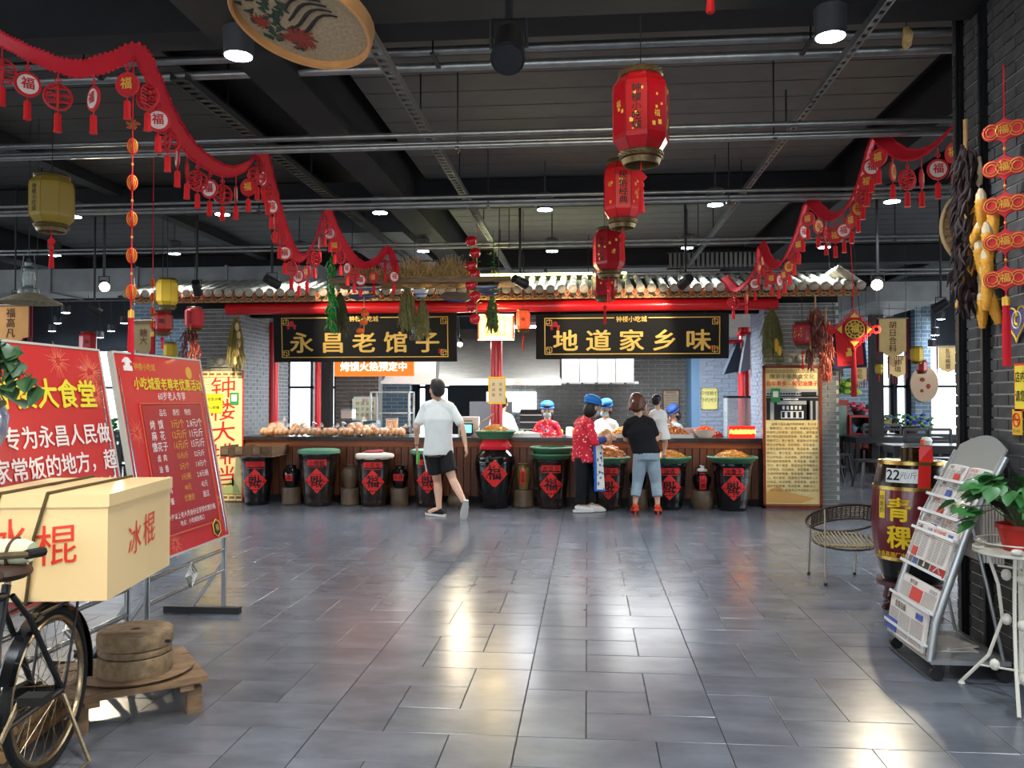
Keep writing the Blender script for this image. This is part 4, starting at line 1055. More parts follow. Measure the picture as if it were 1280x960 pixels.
remesh(b, 'tshirt', mat('white_tshirt', (226, 228, 222), r=.85, var=.05, sc=5), t, .012)
b = B(); trunk(b, dict(J, che=J['wai'], wai=J['pel']+Vector((0, 0, .05)), sl=J['wai']+Vector((-.15, 0, 0)), sr=J['wai']+Vector((.15, 0, 0))), fw, 1, g=.016, w=(.17, .15, .14, .14, .14)) if False else None
b = B(); b.tube([J['pel']+ZV*.07, J['pel']-ZV*.08], [.165, .175], 18, ry=[.125, .13], up=fw)
for s in 'lr': b.tube([J['h'+s]+ZV*.06, J['h'+s].lerp(J['k'+s], .35), J['h'+s].lerp(J['k'+s], .68)], [.095, .1, .1], 16)
sho = remesh(b, 'shorts', mat('black_shorts', (20, 20, 24), r=.85), t, .012)
b = B(); b.tube([J['hl']+Vector((-.112, -.04, .0)), J['hl'].lerp(J['kl'], .6)+Vector((-.108, -.04, .0))], .009, 6); part('side_stripe', b, WHT, sho)
SB = mat('black_canvas', (26, 26, 28), r=.8); SO = mat('rubber_white', (222, 220, 212), r=.6)
shoe(t, J['al']-ZV*.005+Vector((0, 0, -.002)), J['al']+Vector((-.15, .05, -.0)), ZV, SB, SO)
shoe(t, J['ar'], J['ar']+Vector((-.03, .06, -.15)), Vector((-.2, .9, .35)), SB, SO)
part('wristband', B().tube([J['wl']+Vector((.03*math.cos(a), .03*math.sin(a), .01)) for a in [2*PI*q/14 for q in range(14)]], .007, 6, closed=True), DKM, t)
hp = J['wl']+Vector((.0, .0, -.12))
solo('green_bottle', 'small green drink bottle held in the walking man\'s left hand', 'bottle', B().lathe([(.022, -.09), (.024, 0), (.022, .05), (.01, .075), (.01, .09)], 14), mat('green_bottle', (120, 190, 90), r=.2, alpha=.8), True, loc=hp+Vector((.008, .04, -.03)))

# --- shared outfits
def flower_mat(name, base, dot, sc=24, th=.3):
    M = mat(name, base, r=.8); N = M.node_tree.nodes; L = M.node_tree.links; P_ = N['Principled BSDF']
    tc = N.new('ShaderNodeTexCoord'); vo = N.new('ShaderNodeTexVoronoi'); vo.inputs['Scale'].default_value = sc
    no = N.new('ShaderNodeTexNoise'); no.inputs['Scale'].default_value = sc*2.2; cr = N.new('ShaderNodeValToRGB'); ad = N.new('ShaderNodeMath')
    L.new(tc.outputs['Object'], vo.inputs[0]); L.new(tc.outputs['Object'], no.inputs['Vector']); L.new(vo.outputs['Distance'], ad.inputs[0]); L.new(no.outputs['Fac'], ad.inputs[1])
    L.new(ad.outputs[0], cr.inputs[0]); cr.color_ramp.elements[0].color = (*lin(dot), 1); cr.color_ramp.elements[1].color = (*lin(base), 1)
    cr.color_ramp.elements[0].position = .5+th*.25; cr.color_ramp.elements[1].position = .58+th*.3; L.new(cr.outputs[0], P_.inputs['Base Color']); return M
FLR = flower_mat('red_floral_cloth', (212, 30, 52), (250, 210, 205), 22, .6)
APR = flower_mat('blue_floral_apron', (232, 228, 214), (60, 96, 160), 16, .9)
CAPB = mat('blue_cap', (36, 120, 196), r=.7)
MASK = mat('pale_blue_mask', (170, 206, 214), r=.8)
BLU = mat('blue_trim', (44, 100, 186), r=.7)
def mask(P, M3, k, t):
    k *= 1.12
    b = B(); b.ball(P(0, .055, -.04), (.062*k, .052*k, .048*k), 16, M=M3); o = remesh(b, 'face_mask', MASK, t, .008, 1)
    part('ear_loop', B().tube([P(-.05, .07, -.02), P(-.08, 0, .01)], .002, 4).tube([P(.05, .07, -.02), P(.08, 0, .01)], .002, 4), MASK, o)

# --- woman in red floral blouse, black trousers, blue cap, seen from behind/right, facing right to counter
Y = 11.0
J = dict(head=V(741, 510, Y), sl=V(730, 530, Y, .1), sr=V(733, 530, Y, -.16), che=V(731, 543, Y), wai=V(730, 558, Y), pel=V(730, 571, Y),
         el=V(742, 552, Y, .2), wl=V(758, 549, Y, .25), er=V(743, 553, Y, -.22), wr=V(757, 548, Y, -.08),
         hl=V(731, 575, Y, .08), kl=V(736, 607, Y, .08), al=V(739, 634, Y, .06), hr=V(727, 575, Y, -.08), kr=V(727, 607, Y, -.06), ar=V(725, 634, Y, -.02))
J['sl'] = J['che']+Vector((-.08, .17, .13)); J['sr'] = J['che']+Vector((.06, -.17, .13))
fw = Vector((.9, .42, 0)).normalized()
for s in 'lr': J['a'+s].z = .1; J['t'+s] = J['a'+s]+Vector((.14, .05, -.06))
J['curl'] = .7
t, P, M3 = person('woman in red floral blouse, black trousers and blue cap standing side-on at the counter', J, fw, Vector((.8, .5, -.35)), .96)
face_bits(P, M3, .96, t); hair_cap(P, M3, .96, t, HAIR, 'bob'); scap(P, M3, 1.05, t, CAPB); mask(P, M3, .96, t)
b = B(); trunk(b, J, fw, .96, g=.03, low=-.02, fat=1.15, w=(.175, .17, .165, .17, .18))
for s in 'lr': limb(b, J['s'+s], J['e'+s], .06, .055); limb(b, J['e'+s], J['e'+s].lerp(J['w'+s], .35), .055, .05)
remesh(b, 'blouse', FLR, t, .012)
for s in 'lr': b = B(); limb(b, J['e'+s].lerp(J['w'+s], .25), J['e'+s].lerp(J['w'+s], .8), .056, .045); remesh(b, 'sleeve_guard', mat('navy_sleeve', (60, 70, 130), r=.8), t, .01)
b = B(); b.tube([J['pel']+ZV*.09, J['pel']-ZV*.08], [.15, .165], 18, ry=[.12, .13], up=fw)
for s in 'lr': b.tube([J['h'+s]+ZV*.04, J['h'+s].lerp(J['k'+s], .5), J['k'+s], J['a'+s]+ZV*.02], [.098, .09, .076, .07], 16)
remesh(b, 'trousers', mat('black_trousers', (18, 17, 20), r=.85), t, .012)
b = B()
sd = fw.cross(ZV)
b.prism([J['wai']+fw*.16-sd*.17+ZV*.05, J['wai']+fw*.17+sd*.17+ZV*.05, J['pel']+fw*.2+sd*.18-ZV*.42, J['pel']+fw*.2-sd*.16-ZV*.42], fw*.012)
b.prism([J['wai']+fw*.16+sd*.16+ZV*.05, J['wai']+fw*.05+sd*.19+ZV*.05, J['pel']+fw*.06+sd*.21-ZV*.42, J['pel']+fw*.2+sd*.18-ZV*.42], sd*.012)
o = part('apron', b, APR, t)
part('apron_trim', B().tube([J['wai']+fw*.05+sd*.2+ZV*.05, J['pel']+fw*.06+sd*.22-ZV*.1, J['pel']+fw*.06+sd*.22-ZV*.42], .018, 6).tube([J['pel']+fw*.06+sd*.22-ZV*.42, J['pel']+fw*.21+sd*.19-ZV*.43], .015, 6), BLU, o)
WS = mat('white_shoe', (232, 230, 226), r=.5)
for s in 'lr': shoe(t, J['a'+s], J['a'+s]+Vector((.15, .04, 0)), ZV, WS, SO)

# --- woman in black top and pale jeans carrying toddler
Y = 10.95
J = dict(head=V(796, 505, Y), sl=V(783, 528, Y), sr=V(816, 528, Y), che=V(800, 538, Y), wai=V(804, 553, Y), pel=V(808, 566, Y),
         el=V(782, 549, Y, .1), wl=V(791, 551, Y, .3), er=V(821, 549, Y, -.02), wr=V(827, 540, Y, .22),
         hl=V(801, 572, Y), kl=V(797, 603, Y, .05), al=V(794, 633, Y), hr=V(815, 572, Y), kr=V(820, 603, Y, .05), ar=V(822, 633, Y))
fw = Vector((.1, 1, 0)).normalized()
for s in 'lr': J['a'+s].z = .14; J['t'+s] = J['a'+s]+Vector((0, .12, -.1))
J['curl'] = .6
t, P, M3 = person('woman with tied brown hair in black top and pale cropped jeans carrying a toddler', J, fw, Vector((.15, 1, -.1)), .95)
face_bits(P, M3, .95, t); hair_cap(P, M3, 1.02, t, HAIRB, 'bun')
b = B(); trunk(b, J, fw, .95, g=.024, low=-.08, w=(.165, .16, .16, .17, .19))
for s in 'lr': limb(b, J['s'+s], J['s'+s].lerp(J['e'+s], .62), .06, .06)
remesh(b, 'black_top', mat('black_knit', (16, 15, 18), r=.9), t, .012)
b = B(); b.tube([J['pel']+ZV*.09, J['pel'], J['pel']-ZV*.09], [.145, .17, .175], 18, ry=[.115, .13, .125], up=fw)
for s in 'lr': b.tube([J['h'+s]+ZV*.04, J['h'+s].lerp(J['k'+s], .5), J['k'+s], J['a'+s]+ZV*.08], [.096, .09, .072, .066], 16)
remesh(b, 'jeans', mat('pale_denim', (150, 168, 178), r=.85, var=.12, sc=12), t, .012)
OR = mat('orange_red_shoe', (226, 78, 44), r=.4)
for s in 'lr':
    a = J['a'+s].copy(); a.z = .125
    shoe(t, a, a+Vector((.03 if s == 'r' else -.02, .15, -.03)), ZV, OR, OR, heel=.0, low=True)
    part('shoe_heel', B().tube([(a.x, a.y-.05, .06), (a.x, a.y-.06, 0)], [.022, .012], 8), OR, t)
# --- toddler on her arm
Y = 11.2
J = dict(head=V(821, 502, Y), sl=V(814, 517, Y), sr=V(831, 518, Y), che=V(823, 523, Y), wai=V(824, 532, Y), pel=V(825, 540, Y),
         el=V(809, 522, Y, .03), wl=V(808, 513, Y, -.03), er=V(834, 525, Y, .05), wr=V(838, 529, Y, .12),
         hl=V(821, 543, Y), kl=V(816, 549, Y, .12), al=V(822, 563, Y, .1), hr=V(828, 543, Y), kr=V(832, 552, Y, .08), ar=V(830, 566, Y, .02))
for s in 'lr': J['t'+s] = J['a'+s]+Vector((.0, .05, -.03))
fw = Vector((.3, .95, 0)).normalized()
t, P, M3 = person('toddler with a dark ponytail in white dress held on the woman\'s arm', J, fw, Vector((.5, .85, -.1)), .62)
face_bits(P, M3, .8, t, False); hair_cap(P, M3, .8 if False else .66, t, HAIR, 'tail')
part('hair_clip', B().ball(P(.06, -.07, .06), .014, 8), mat('clip_blue', (60, 90, 210), r=.4), t)
WD = mat('white_dress', (232, 230, 222), r=.85)
b = B(); trunk(b, J, fw, .62, g=.02, fat=1.15); b.tube([J['wai'], J['pel']-ZV*.1], [.11, .15], 16, ry=[.09, .11], up=fw)
for s in 'lr': b.ball(J['s'+s], .045, 12)
remesh(b, 'dress', WD, t, .01)
for s in 'lr': shoe(t, J['a'+s]+ZV*.0, J['t'+s], ZV, WS, SO, .6, name='tiny_shoe') if False else part('sock_shoe', B().ball(J['t'+s].lerp(J['a'+s], .5)-ZV*.01, (.03, .045, .028), 10), mat('pinkish_shoe', (220, 180, 190), r=.6), t, True)

# --- masked woman facing us inside the stall
Y = 13.0
def facer(label, u, vh, Y, k, fw, hd, top, cap=CAPB, masked=True, apron=True, head_du=0, arms=((-.25, .05, -.28), (.25, .05, -.28)), wr=((-.2, .25, -.45), (.2, .25, -.45)), hair='bob'):
    h = at(u+head_du, vh, Y); fwn = fw.normalized(); sd = fwn.cross(ZV)
    c = at(u, vh, Y); c = Vector((c.x, c.y, h.z))
    S_ = lambda x, y, z: c+sd*x*k+fwn*y*k+ZV*z*k
    J = dict(head=h, sl=S_(-.17, 0, -.24), sr=S_(.17, 0, -.24), che=S_(0, 0, -.38), wai=S_(0, 0, -.54), pel=S_(0, 0, -.7),
             el=S_(arms[0][0], arms[0][1], -.24+arms[0][2]), er=S_(arms[1][0], arms[1][1], -.24+arms[1][2]), wl=S_(wr[0][0], wr[0][1], -.05+wr[0][2]), wr=S_(wr[1][0], wr[1][1], -.05+wr[1][2]),
             hl=S_(-.09, 0, -.76), hr=S_(.09, 0, -.76))
    for s, q in (('l', -.1), ('r', .1)):
        J['k'+s] = S_(q, .02, -1.12); J['a'+s] = J['k'+s].copy(); J['a'+s].z = .1; J['k'+s].z = max(.45, J['k'+s].z); J['t'+s] = J['a'+s]+fwn*.14-ZV*.05
    t, P, M3 = person(label, J, fwn, hd, k)
    face_bits(P, M3, k, t); hair_cap(P, M3, k, t, HAIR, hair)
    if cap: scap(P, M3, 1.04*k, t, cap)
    if masked: mask(P, M3, k, t)
    b = B(); trunk(b, J, fwn, k, g=.025, low=.04, fat=1.1)
    for s in 'lr': limb(b, J['s'+s], J['e'+s], .058, .054); limb(b, J['e'+s], J['e'+s].lerp(J['w'+s], .6), .055, .045)
    remesh(b, 'jacket', top, t, .013)
    b = B(); b.tube([J['pel']+ZV*.05, J['pel']-ZV*.1], [.15, .16], 16, ry=[.11, .12], up=fwn)
    for s in 'lr': b.tube([J['h'+s], J['k'+s], J['a'+s]], [.09, .07, .06], 14)
    remesh(b, 'trousers', mat('black_trousers', (18, 17, 20)), t, .014)
    for s in 'lr': part('shoe', B().ball(J['a'+s]+fwn*.06-ZV*.05, (.05, .12, .05), 12, M=Matrix.Rotation(math.atan2(-fwn.x, fwn.y), 3, 'Z')), SB, t, True)
    if apron:
        b = B(); n = 9; rows = []
        for z, w_, q in ((-.3, .09, .135), (-.42, .11, .14), (-.46, .17, .14), (-.75, .18, .16), (-1.05, .19, .17)):
            rows.append([S_(w_*math.sin(a), q*math.cos(a)*1.02, z) for a in [(-1+2*i/(n-1))*1.1 for i in range(n)]])
        vs = [p for r_ in rows for p in r_]; b.add(vs, [(j*n+i, j*n+i+1, (j+1)*n+i+1, (j+1)*n+i) for j in range(4) for i in range(n-1)])
        o = part('apron', b, APR, t, True)
        part('apron_strap', B().tube([S_(-.06, .135, -.3), S_(-.07, .05, -.2)], .008, 5).tube([S_(.06, .135, -.3), S_(.07, .05, -.2)], .008, 5), mat('violet_strap', (120, 70, 150), r=.7), o)
        part('apron_pocket', B().prism([S_(-.12, .17, -.5), S_(.12, .17, -.5), S_(.12, .175, -.56), S_(-.12, .175, -.56)], fwn*.01), BLU, o)
    return t, S_
facer('masked woman in red floral blouse and patterned apron facing the viewer behind the counter', 684, 514, 12.9, .93, Vector((.0, -1, 0)), Vector((0, -1, -.25)), FLR, wr=((-.24, .22, -.42), (.2, .12, -.5)))
facer('masked worker in white coat and blue cap behind the counter beside the floral-shirted woman', 757, 512, 12.95, .95, Vector((-.3, -1, 0)), Vector((-.55, -1, -.45)), mat('white_coat', (226, 230, 232), r=.8), apron=False, wr=((-.1, .36, -.36), (.1, .36, -.36)))
facer('cook in pale grey shirt with back turned, half hidden by the red column', 628, 505, 14.15, .98, Vector((.1, 1, 0)), Vector((.1, 1, -.3)), mat('grey_shirt', (196, 196, 196), r=.8), cap=None, masked=False, apron=False, hair='short')
t, S_ = facer('worker in grey shirt and dark blue cap at the right end of the kitchen', 842, 518, 14.2, .95, Vector((-.6, -.6, 0)), Vector((-.7, -.5, -.7)), mat('slate_shirt', (120, 134, 146), r=.85), cap=mat('navy_cap', (24, 60, 120), r=.7), masked=False, apron=False, wr=((-.2, .3, -.3), (.2, .3, -.3)))
solo('dough_bag', 'clear bag of brown fried dough passed between the two workers', 'bread', crinkle(B().ball((0, 0, 0), (.1, .08, .13), 16), .012), mat('dough_bag_brown', (206, 160, 110), r=.3, var=.3, sc=12), True, loc=at(757, 548, 11.75)+Vector((0, 0, 0)))
# ============================================================ HANGING DECORATIONS
def net(m_): return m_
BRASSN = mat('tarnished_brass', (120, 104, 70), r=.4, m=.7, var=.3, sc=60)
TAS = mat('tassel_red', (226, 30, 34), r=.8)
def tassel(parent, x, y, z, L, r=.018, m_=TAS, name='tassel'):
    b = B(); b.tube([(x, y, z), (x, y, z-L*.25)], .003, 5); b.ball((x, y, z-L*.12), (r*.9, r*.9, r*1.1), 8)
    b.lathe([(r*.6, -L*.25), (r*.85, -L*.3), (r*.6, -L*.36), (r, -L*.95), (r*.9, -L)], 9, c=(x, y, z))
    return part(name, b, m_, parent, True)
def lantern(u, v, Y, w, h, label, body=RED, txt=None, group=None, mtx=None, tm=INK, tas=.3, hang=4.0, facet=8, a0=0, gold=True, panel=-.6, bands=2, p=None):
    c = p or at(u, v, Y); r = w/2
    t = thing('hanging_lantern', label, 'lantern', c, group=group)
    prof = [(r*.72, -h/2), (r*.98, -h*.36), (r*1.0, -h*.3), (r*1.0, h*.3), (r*.98, h*.37), (r*.72, h/2)]
    part('shade', B().lathe(prof, facet, a0=a0), body, t)
    for s, nm in ((1, 'top_ring'), (-1, 'bottom_ring')):
        b = B(); z = s*h/2
        b.lathe([(r*.74, z-s*.0), (r*.8, z+s*.01), (r*.74, z+s*h*.08), (r*.7, z+s*h*.08), (r*.7, z)], 24, caps=False)
        if bands == 2 and s < 0: b.lathe([(r*.64, z-h*.09), (r*.7, z-h*.1), (r*.64, z-h*.17), (r*.58, z-h*.17), (r*.58, z-h*.09)], 24, caps=False)
        n = 20
        for i in range(n):
            a = 2*PI*i/n; a2 = a+2*PI/n*1.5
            b.tube([(r*.8*math.cos(a), r*.8*math.sin(a), z+s*.008), (r*.79*math.cos(a2), r*.79*math.sin(a2), z+s*h*.075)], .004, 4)
        part(nm, b, BRASSN, t, True)
    b = B()
    for i in range(facet):
        a = a0+2*PI*i/facet
        b.tube([(q*1.005*math.cos(a), q*1.005*math.sin(a), z) for q, z in prof], r*.018, 5)
    part('rib', b, mtx or mat('lantern_rib_red', (120, 12, 20), r=.4), t)
    b = B(); b.tube([(0, 0, h/2+.01), (0, 0, max(.05, hang-c.z))], .004, 5); part('hanging_cord', b, BLK, t)
    rr = r*math.cos(PI/facet)
    if txt:
        me_ = txt; n = len(txt); hh = h*.62/n
        ang = a0+PI/facet+2*PI/facet*panel
        o = text(txt, t, tm, 0, 0, min(hh*.95, r*.5), 0, vert=True, lead=1.02, bold=.012, res=2, sx=1.15)
        o.location = ((rr+.004)*math.cos(ang), (rr+.004)*math.sin(ang), h*.0); o.rotation_euler = (0, 0, ang+PI/2)
    if gold:
        random.seed(int(u)); b = B()
        for i in range(26):
            ang = a0+PI/facet+2*PI/facet*random.randrange(facet); off = random.uniform(-.6, .6)*r*math.sin(PI/facet); z = random.uniform(-.28, .28)*h; q = random.uniform(.005, .012)*w/.33
            e1 = Vector((math.cos(ang), math.sin(ang), 0)); e2 = Vector((-math.sin(ang), math.cos(ang), 0)); p0 = e1*(rr+.002)+e2*off+Vector((0, 0, z))
            b.prism([p0-e2*q-ZV*q, p0+e2*q-ZV*q, p0+e2*q+ZV*q*1.4, p0-e2*q+ZV*q*1.4], e1*.0015)
        o = part('gold_flecks', b, GOLDP, t); o['kind'] = 'stuff'
        for q in (1, -1, 2):
            ang = a0+PI/facet+2*PI/facet*(panel+q); o = text('福', t, GOLDP, 0, 0, w*.13, 0); o.location = ((rr+.004)*math.cos(ang), (rr+.004)*math.sin(ang), -h*.08*q); o.rotation_euler = (0, 0, ang+PI/2)
    if tas:
        kn = B(); z = -h/2-h*.12
        kn.tube([(0, 0, z), (0, 0, z-tas*.25)], .004, 5); kn.box((0, 0, z-tas*.3), (.05*w/.33, .012, .05*w/.33), M=Matrix.Rotation(PI/4, 3, 'Y')); part('knot', kn, TAS, t)
        tassel(t, 0, 0, z-tas*.38, tas*.62, .022*w/.33)
    return t
LR1 = mat('lantern_red_silk', (168, 14, 26), r=.28, coat=.3)
LR2 = mat('lantern_red_bright', (228, 26, 26), r=.4, coat=.2)
f0 = -PI/2
lantern(801, 144, 4.9, .33, .44, 'largest red lantern, nearest, with five black characters down its left panel', LR1, '钟楼小吃城', 'string of red lanterns', a0=f0-R(35), panel=0, tas=.3)
lantern(778, 240, 7.2, .335, .47, 'second bright red lantern with four black characters, below the largest', LR2, '民俗经典', 'string of red lanterns', a0=f0-R(22), panel=0, tas=.3)
lantern(761, 314, 8.8, .33, .42, 'third dark red lantern under the bright one', LR1, '钟楼小吃城', 'string of red lanterns', a0=f0-R(52), panel=0, tas=.28)
lantern(756, 353, 10.5, .31, .36, 'lowest and smallest lantern of the red string, before the tiled roof', LR1, None, 'string of red lanterns', a0=f0, tas=.3)
LY = mat('lantern_yellow', (214, 176, 40), r=.5)
LYR = mat('lantern_rib_yellow', (150, 116, 26), r=.5)
lantern(65, 252, 6.2, .33, .36, 'big yellow lantern at the upper left with black characters', mat('lantern_ochre', (150, 126, 44), r=.5), '钟楼小吃城', mtx=LYR, a0=f0-R(40), panel=0, tas=.3, gold=False)
lantern(209, 366, 9.6, .26, .3, 'small bright yellow lantern by the left roof end', LY, None, mtx=LYR, gold=False, tas=0, a0=f0)
lantern(243, 398, 11.0, .25, .27, 'pinkish red lantern hanging before the left brick pier', mat('lantern_pink_red', (220, 54, 60), r=.5), '钟楼小吃城', a0=f0-R(22), panel=0, tas=.3, gold=False)
lantern(203, 403, 10.2, .26, .25, 'dark red lantern right of the long red knot string', LR1, '福', a0=f0, panel=0, tas=.18, gold=False)
lantern(110, 428, 12.5, .26, .3, 'dark red lantern above the gap between the two poster boards', LR1, '福', a0=f0, panel=0, tas=.16, gold=False)
lantern(213, 438, 12.5, .22, .22, 'yellow lantern peeking over the price board', LY, None, mtx=LYR, gold=False, tas=0, a0=f0)
lantern(1003, 417, 11.25, .24, .27, 'dull red lantern with gold dots on the right brick pier', mat('lantern_rose', (172, 40, 52), r=.5), None, a0=f0, tas=.3, hang=2.85)
lantern(654, 400, 11.1, .2, .24, 'orange-red lantern lit by the light box right of the red column', mat('lantern_orange_glow', (238, 84, 40), r=.5, em=.5), '福', a0=f0-R(22), panel=0, tas=.26, gold=False)  # shine of the light box put into the shade as emission
lantern(1146, 443, 16, .24, .26, 'yellow lantern right of the beige banner with three characters', LY, None, mtx=LYR, gold=False, tas=0, a0=f0)
lantern(1099, 461, 17, .16, .18, 'tiny yellow lantern before the grey-blue far pier', LY, '福', mtx=LYR, gold=False, tas=.14, a0=f0, panel=0)
lantern(1152, 458, 17, .22, .22, 'small red lantern behind the yellow one on the right', LR1, None, gold=False, tas=0, a0=f0)
t = thing('dried_husk', 'small pale dried corn husk hanging under the ceiling at the top right', 'dried corn', at(1133, 34, 5.4)); part('husk', B().tube([(0, 0, 0), (.01, 0, -.05), (0, 0, -.11), (-.01, 0, -.14)], [.02, .032, .03, .012], 8), STR, t, True); part('cord', B().tube([(0, 0, 0), (0, 0, 4.19-t.location.z)], .003, 4), BLK, t)
# top tassel at the frame edge
t = thing('red_tassel', 'bright red tassel end hanging at the top edge of the view', 'tassel', at(888, -4, 4.2)); tassel(t, 0, 0, .1, .18, .022); part('cord', B().tube([(0, 0, .1), (0, 0, 3.86-t.location.z)], .004, 5), TAS, t)

# ---- garlands : scalloped paper ribbon with round pendants and tassels
RB = mat('garland_red', (206, 20, 40), r=.7)
PNK = mat('pendant_red', (206, 36, 44), r=.6); PW = mat('pendant_white', (240, 226, 214), r=.6); PG = mat('pendant_gold', (228, 176, 84), r=.45, m=.2)
def catmull(pts, n):
    out = []
    P_ = [pts[0]]+pts+[pts[-1]]
    for i in range(1, len(P_)-2):
        for j in range(n):
            t_ = j/n; a, b_, c, d = P_[i-1], P_[i], P_[i+1], P_[i+2]
            out.append(.5*((2*b_)+(c-a)*t_+(2*a-5*b_+4*c-d)*t_*t_+(3*b_-a-3*c+d)*t_**3))
    out.append(pts[-1]); return out
# pendant meshes (radius 1 unit = metres), built once
def pend_parts(kind):
    out = []
    b = B().tube([(0, 0, .06), (0, 0, .0)], .003, 5); b.tube([(.012*math.cos(a), 0, .02+.012*math.sin(a)) for a in [q*.785 for q in range(8)]], .003, 4, closed=True); out.append(('cord', mk(b, 'cord', PNK)))
    r = .058; cz = -.06
    if kind == 'lace':
        b = B().tube([(r*math.cos(a), 0, cz+r*math.sin(a)) for a in [2*PI*q/20 for q in range(20)]], .006, 5, closed=True)
        for q in range(7):
            z = cz-r*.8+q*r*.27; w = math.sqrt(max(0, r*r-(z-cz)**2)); b.bar((-w, 0, z), (w, 0, z+(.01 if q % 2 else -.01)), .003, .006)
        b.bar((0, 0, cz-r), (0, 0, cz+r), .003, .01)
        for s in (-1, 1): b.tube([(s*.03+.018*math.cos(a), 0, cz+.018*math.sin(a)) for a in [2*PI*q/10 for q in range(10)]], .004, 4, closed=True)
        out.append(('lace_disc', mk(b, 'lace_disc', PNK)))
        b = B().tube([(0, r*math.cos(a), cz+r*math.sin(a)) for a in [2*PI*q/20 for q in range(20)]], .005, 5, closed=True)
        for q in range(5): z = cz-r*.6+q*r*.3; w = math.sqrt(max(0, r*r-(z-cz)**2)); b.bar((0, -w, z), (0, w, z), .003, .006)
        out.append(('cross_disc', mk(b, 'cross_disc', PNK)))
    else:
        M90 = Matrix.Translation((0, 0, cz)) @ Matrix.Rotation(PI/2, 4, 'X')
        b = B().lathe([(r, -.005), (r, .005)], 22).xf(M90); out.append(('disc', mk(b, 'disc', PNK)))
        for s in (1, -1):
            b = B().lathe([(r*.78, -.0), (r*.78, .003)], 20).xf(Matrix.Translation((0, -.005*s if s > 0 else .008, cz)) @ Matrix.Rotation(PI/2, 4, 'X'))
            out.append(('picture_disc', mk(b, 'picture_disc', PW if kind == 'white' else (PG if kind == 'gold' else PNK))))
            tm = text_mesh('福', bold=.02); tm.transform(Matrix.Rotation(PI if s < 0 else 0, 4, 'Z') @ Matrix.Translation((0, -.011, cz)) @ Matrix.Rotation(PI/2, 4, 'X') @ Matrix.Scale(r*1.0, 4)); tm.materials.append({'white': PNK, 'gold': PNK, 'red': GOLDP}[kind]); out.append(('lettering', tm))
    b = B(); z = cz-r
    b.tube([(0, 0, z), (0, 0, z-.02)], .003, 5); b.lathe([(.013, 0), (.016, -.012), (.016, -.07), (.019, -.085)], 8, c=(0, 0, z-.02)); out.append(('tassel', mk(b, 'tassel', TAS, True)))
    return out
PK = {k: pend_parts(k) for k in ('lace', 'white', 'gold', 'red')}
def pendant(parent, pos, kind, rz, s=1.0):
    e = bpy.data.objects.new('pendant', None); COL.objects.link(e); e.parent = parent; e.location = pos; e.rotation_euler = (0, 0, rz); e.scale = (s,)*3; e.empty_display_size = .05
    for nm, me in PK[kind]: ob(nm, me, e)
    return e
def garland(pts, label, w=.085, kinds=('lace', 'white'), step=.21, seed=1, skip=0):
    random.seed(seed)
    P_ = [at(u, v, y) for u, v, y in pts]; C_ = catmull(P_, 14)
    # resample evenly
    S_ = [C_[0]]; acc = 0
    for a, b_ in zip(C_, C_[1:]):
        L = (b_-a).length; 
        while acc+L >= .03 if L > 0 else False:
            f = (.03-acc)/L; a = a.lerp(b_, f); S_.append(a); L = (b_-a).length; acc = 0
        acc += L
    t = thing('paper_garland', label, 'garland', S_[0]); o0 = S_[0]
    vs = []; n = len(S_)
    for i, p in enumerate(S_):
        d = (S_[min(i+1, n-1)]-S_[max(0, i-1)]).normalized()
        s = d.cross(ZV); s = s.normalized() if s.length > .05 else Vector((1, 0, 0))
        nrm = s.cross(d).normalized(); wd = (nrm*.75+s*.65).normalized()*(w/2)*(1+.16*abs(math.sin(i*.55)))
        vs += [p-o0-wd, p-o0+wd]
    b = B()
    k = 0.0015
    b.add([v+Vector((0, k, k)) for v in vs]+[v-Vector((0, k, k)) for v in vs], [(2*i, 2*i+1, 2*i+3, 2*i+2) for i in range(n-1)]+[(2*n+2*i+2, 2*n+2*i+3, 2*n+2*i+1, 2*n+2*i) for i in range(n-1)])
    part('ribbon', b, RB, t, True)
    b = B()   # cut-out scallops along both edges
    for i in range(1, n-1, 1):
        for q in (0, 1):
            c = vs[2*i+q]; b.ball(c, (.012, .004, .012), 8)
    o = part('scallop_edge', b, RB, t, True); o['kind'] = 'stuff'
    q = 0; i = 3+skip
    stp = max(1, int(step/.03))
    while i < n-2:
        pendant(t, S_[i]-o0-Vector((0, 0, w*.5+.07)), kinds[q % len(kinds)], random.uniform(-1.2, 1.2), 1.25); q += 1; i += stp
    return t
garland([(-10, 42, 4.6), (40, 68, 4.55), (95, 86, 4.55), (140, 76, 4.6), (172, 64, 4.7), (190, 95, 4.9), (215, 150, 5.3), (245, 192, 5.8), (282, 214, 6.3), (308, 208, 6.6), (327, 191, 6.9), (340, 235, 7.4), (352, 280, 7.8), (366, 315, 8.1), (380, 322, 8.4), (394, 300, 8.6), (407, 262, 8.8), (420, 290, 9.2), (438, 320, 9.6), (455, 332, 10.0), (472, 325, 10.05), (486, 312, 10.1), (497, 343, 10.12)],
        'red scalloped paper garland swooping in peaks from the upper left to the roof', kinds=('lace', 'white', 'lace', 'white', 'red'))
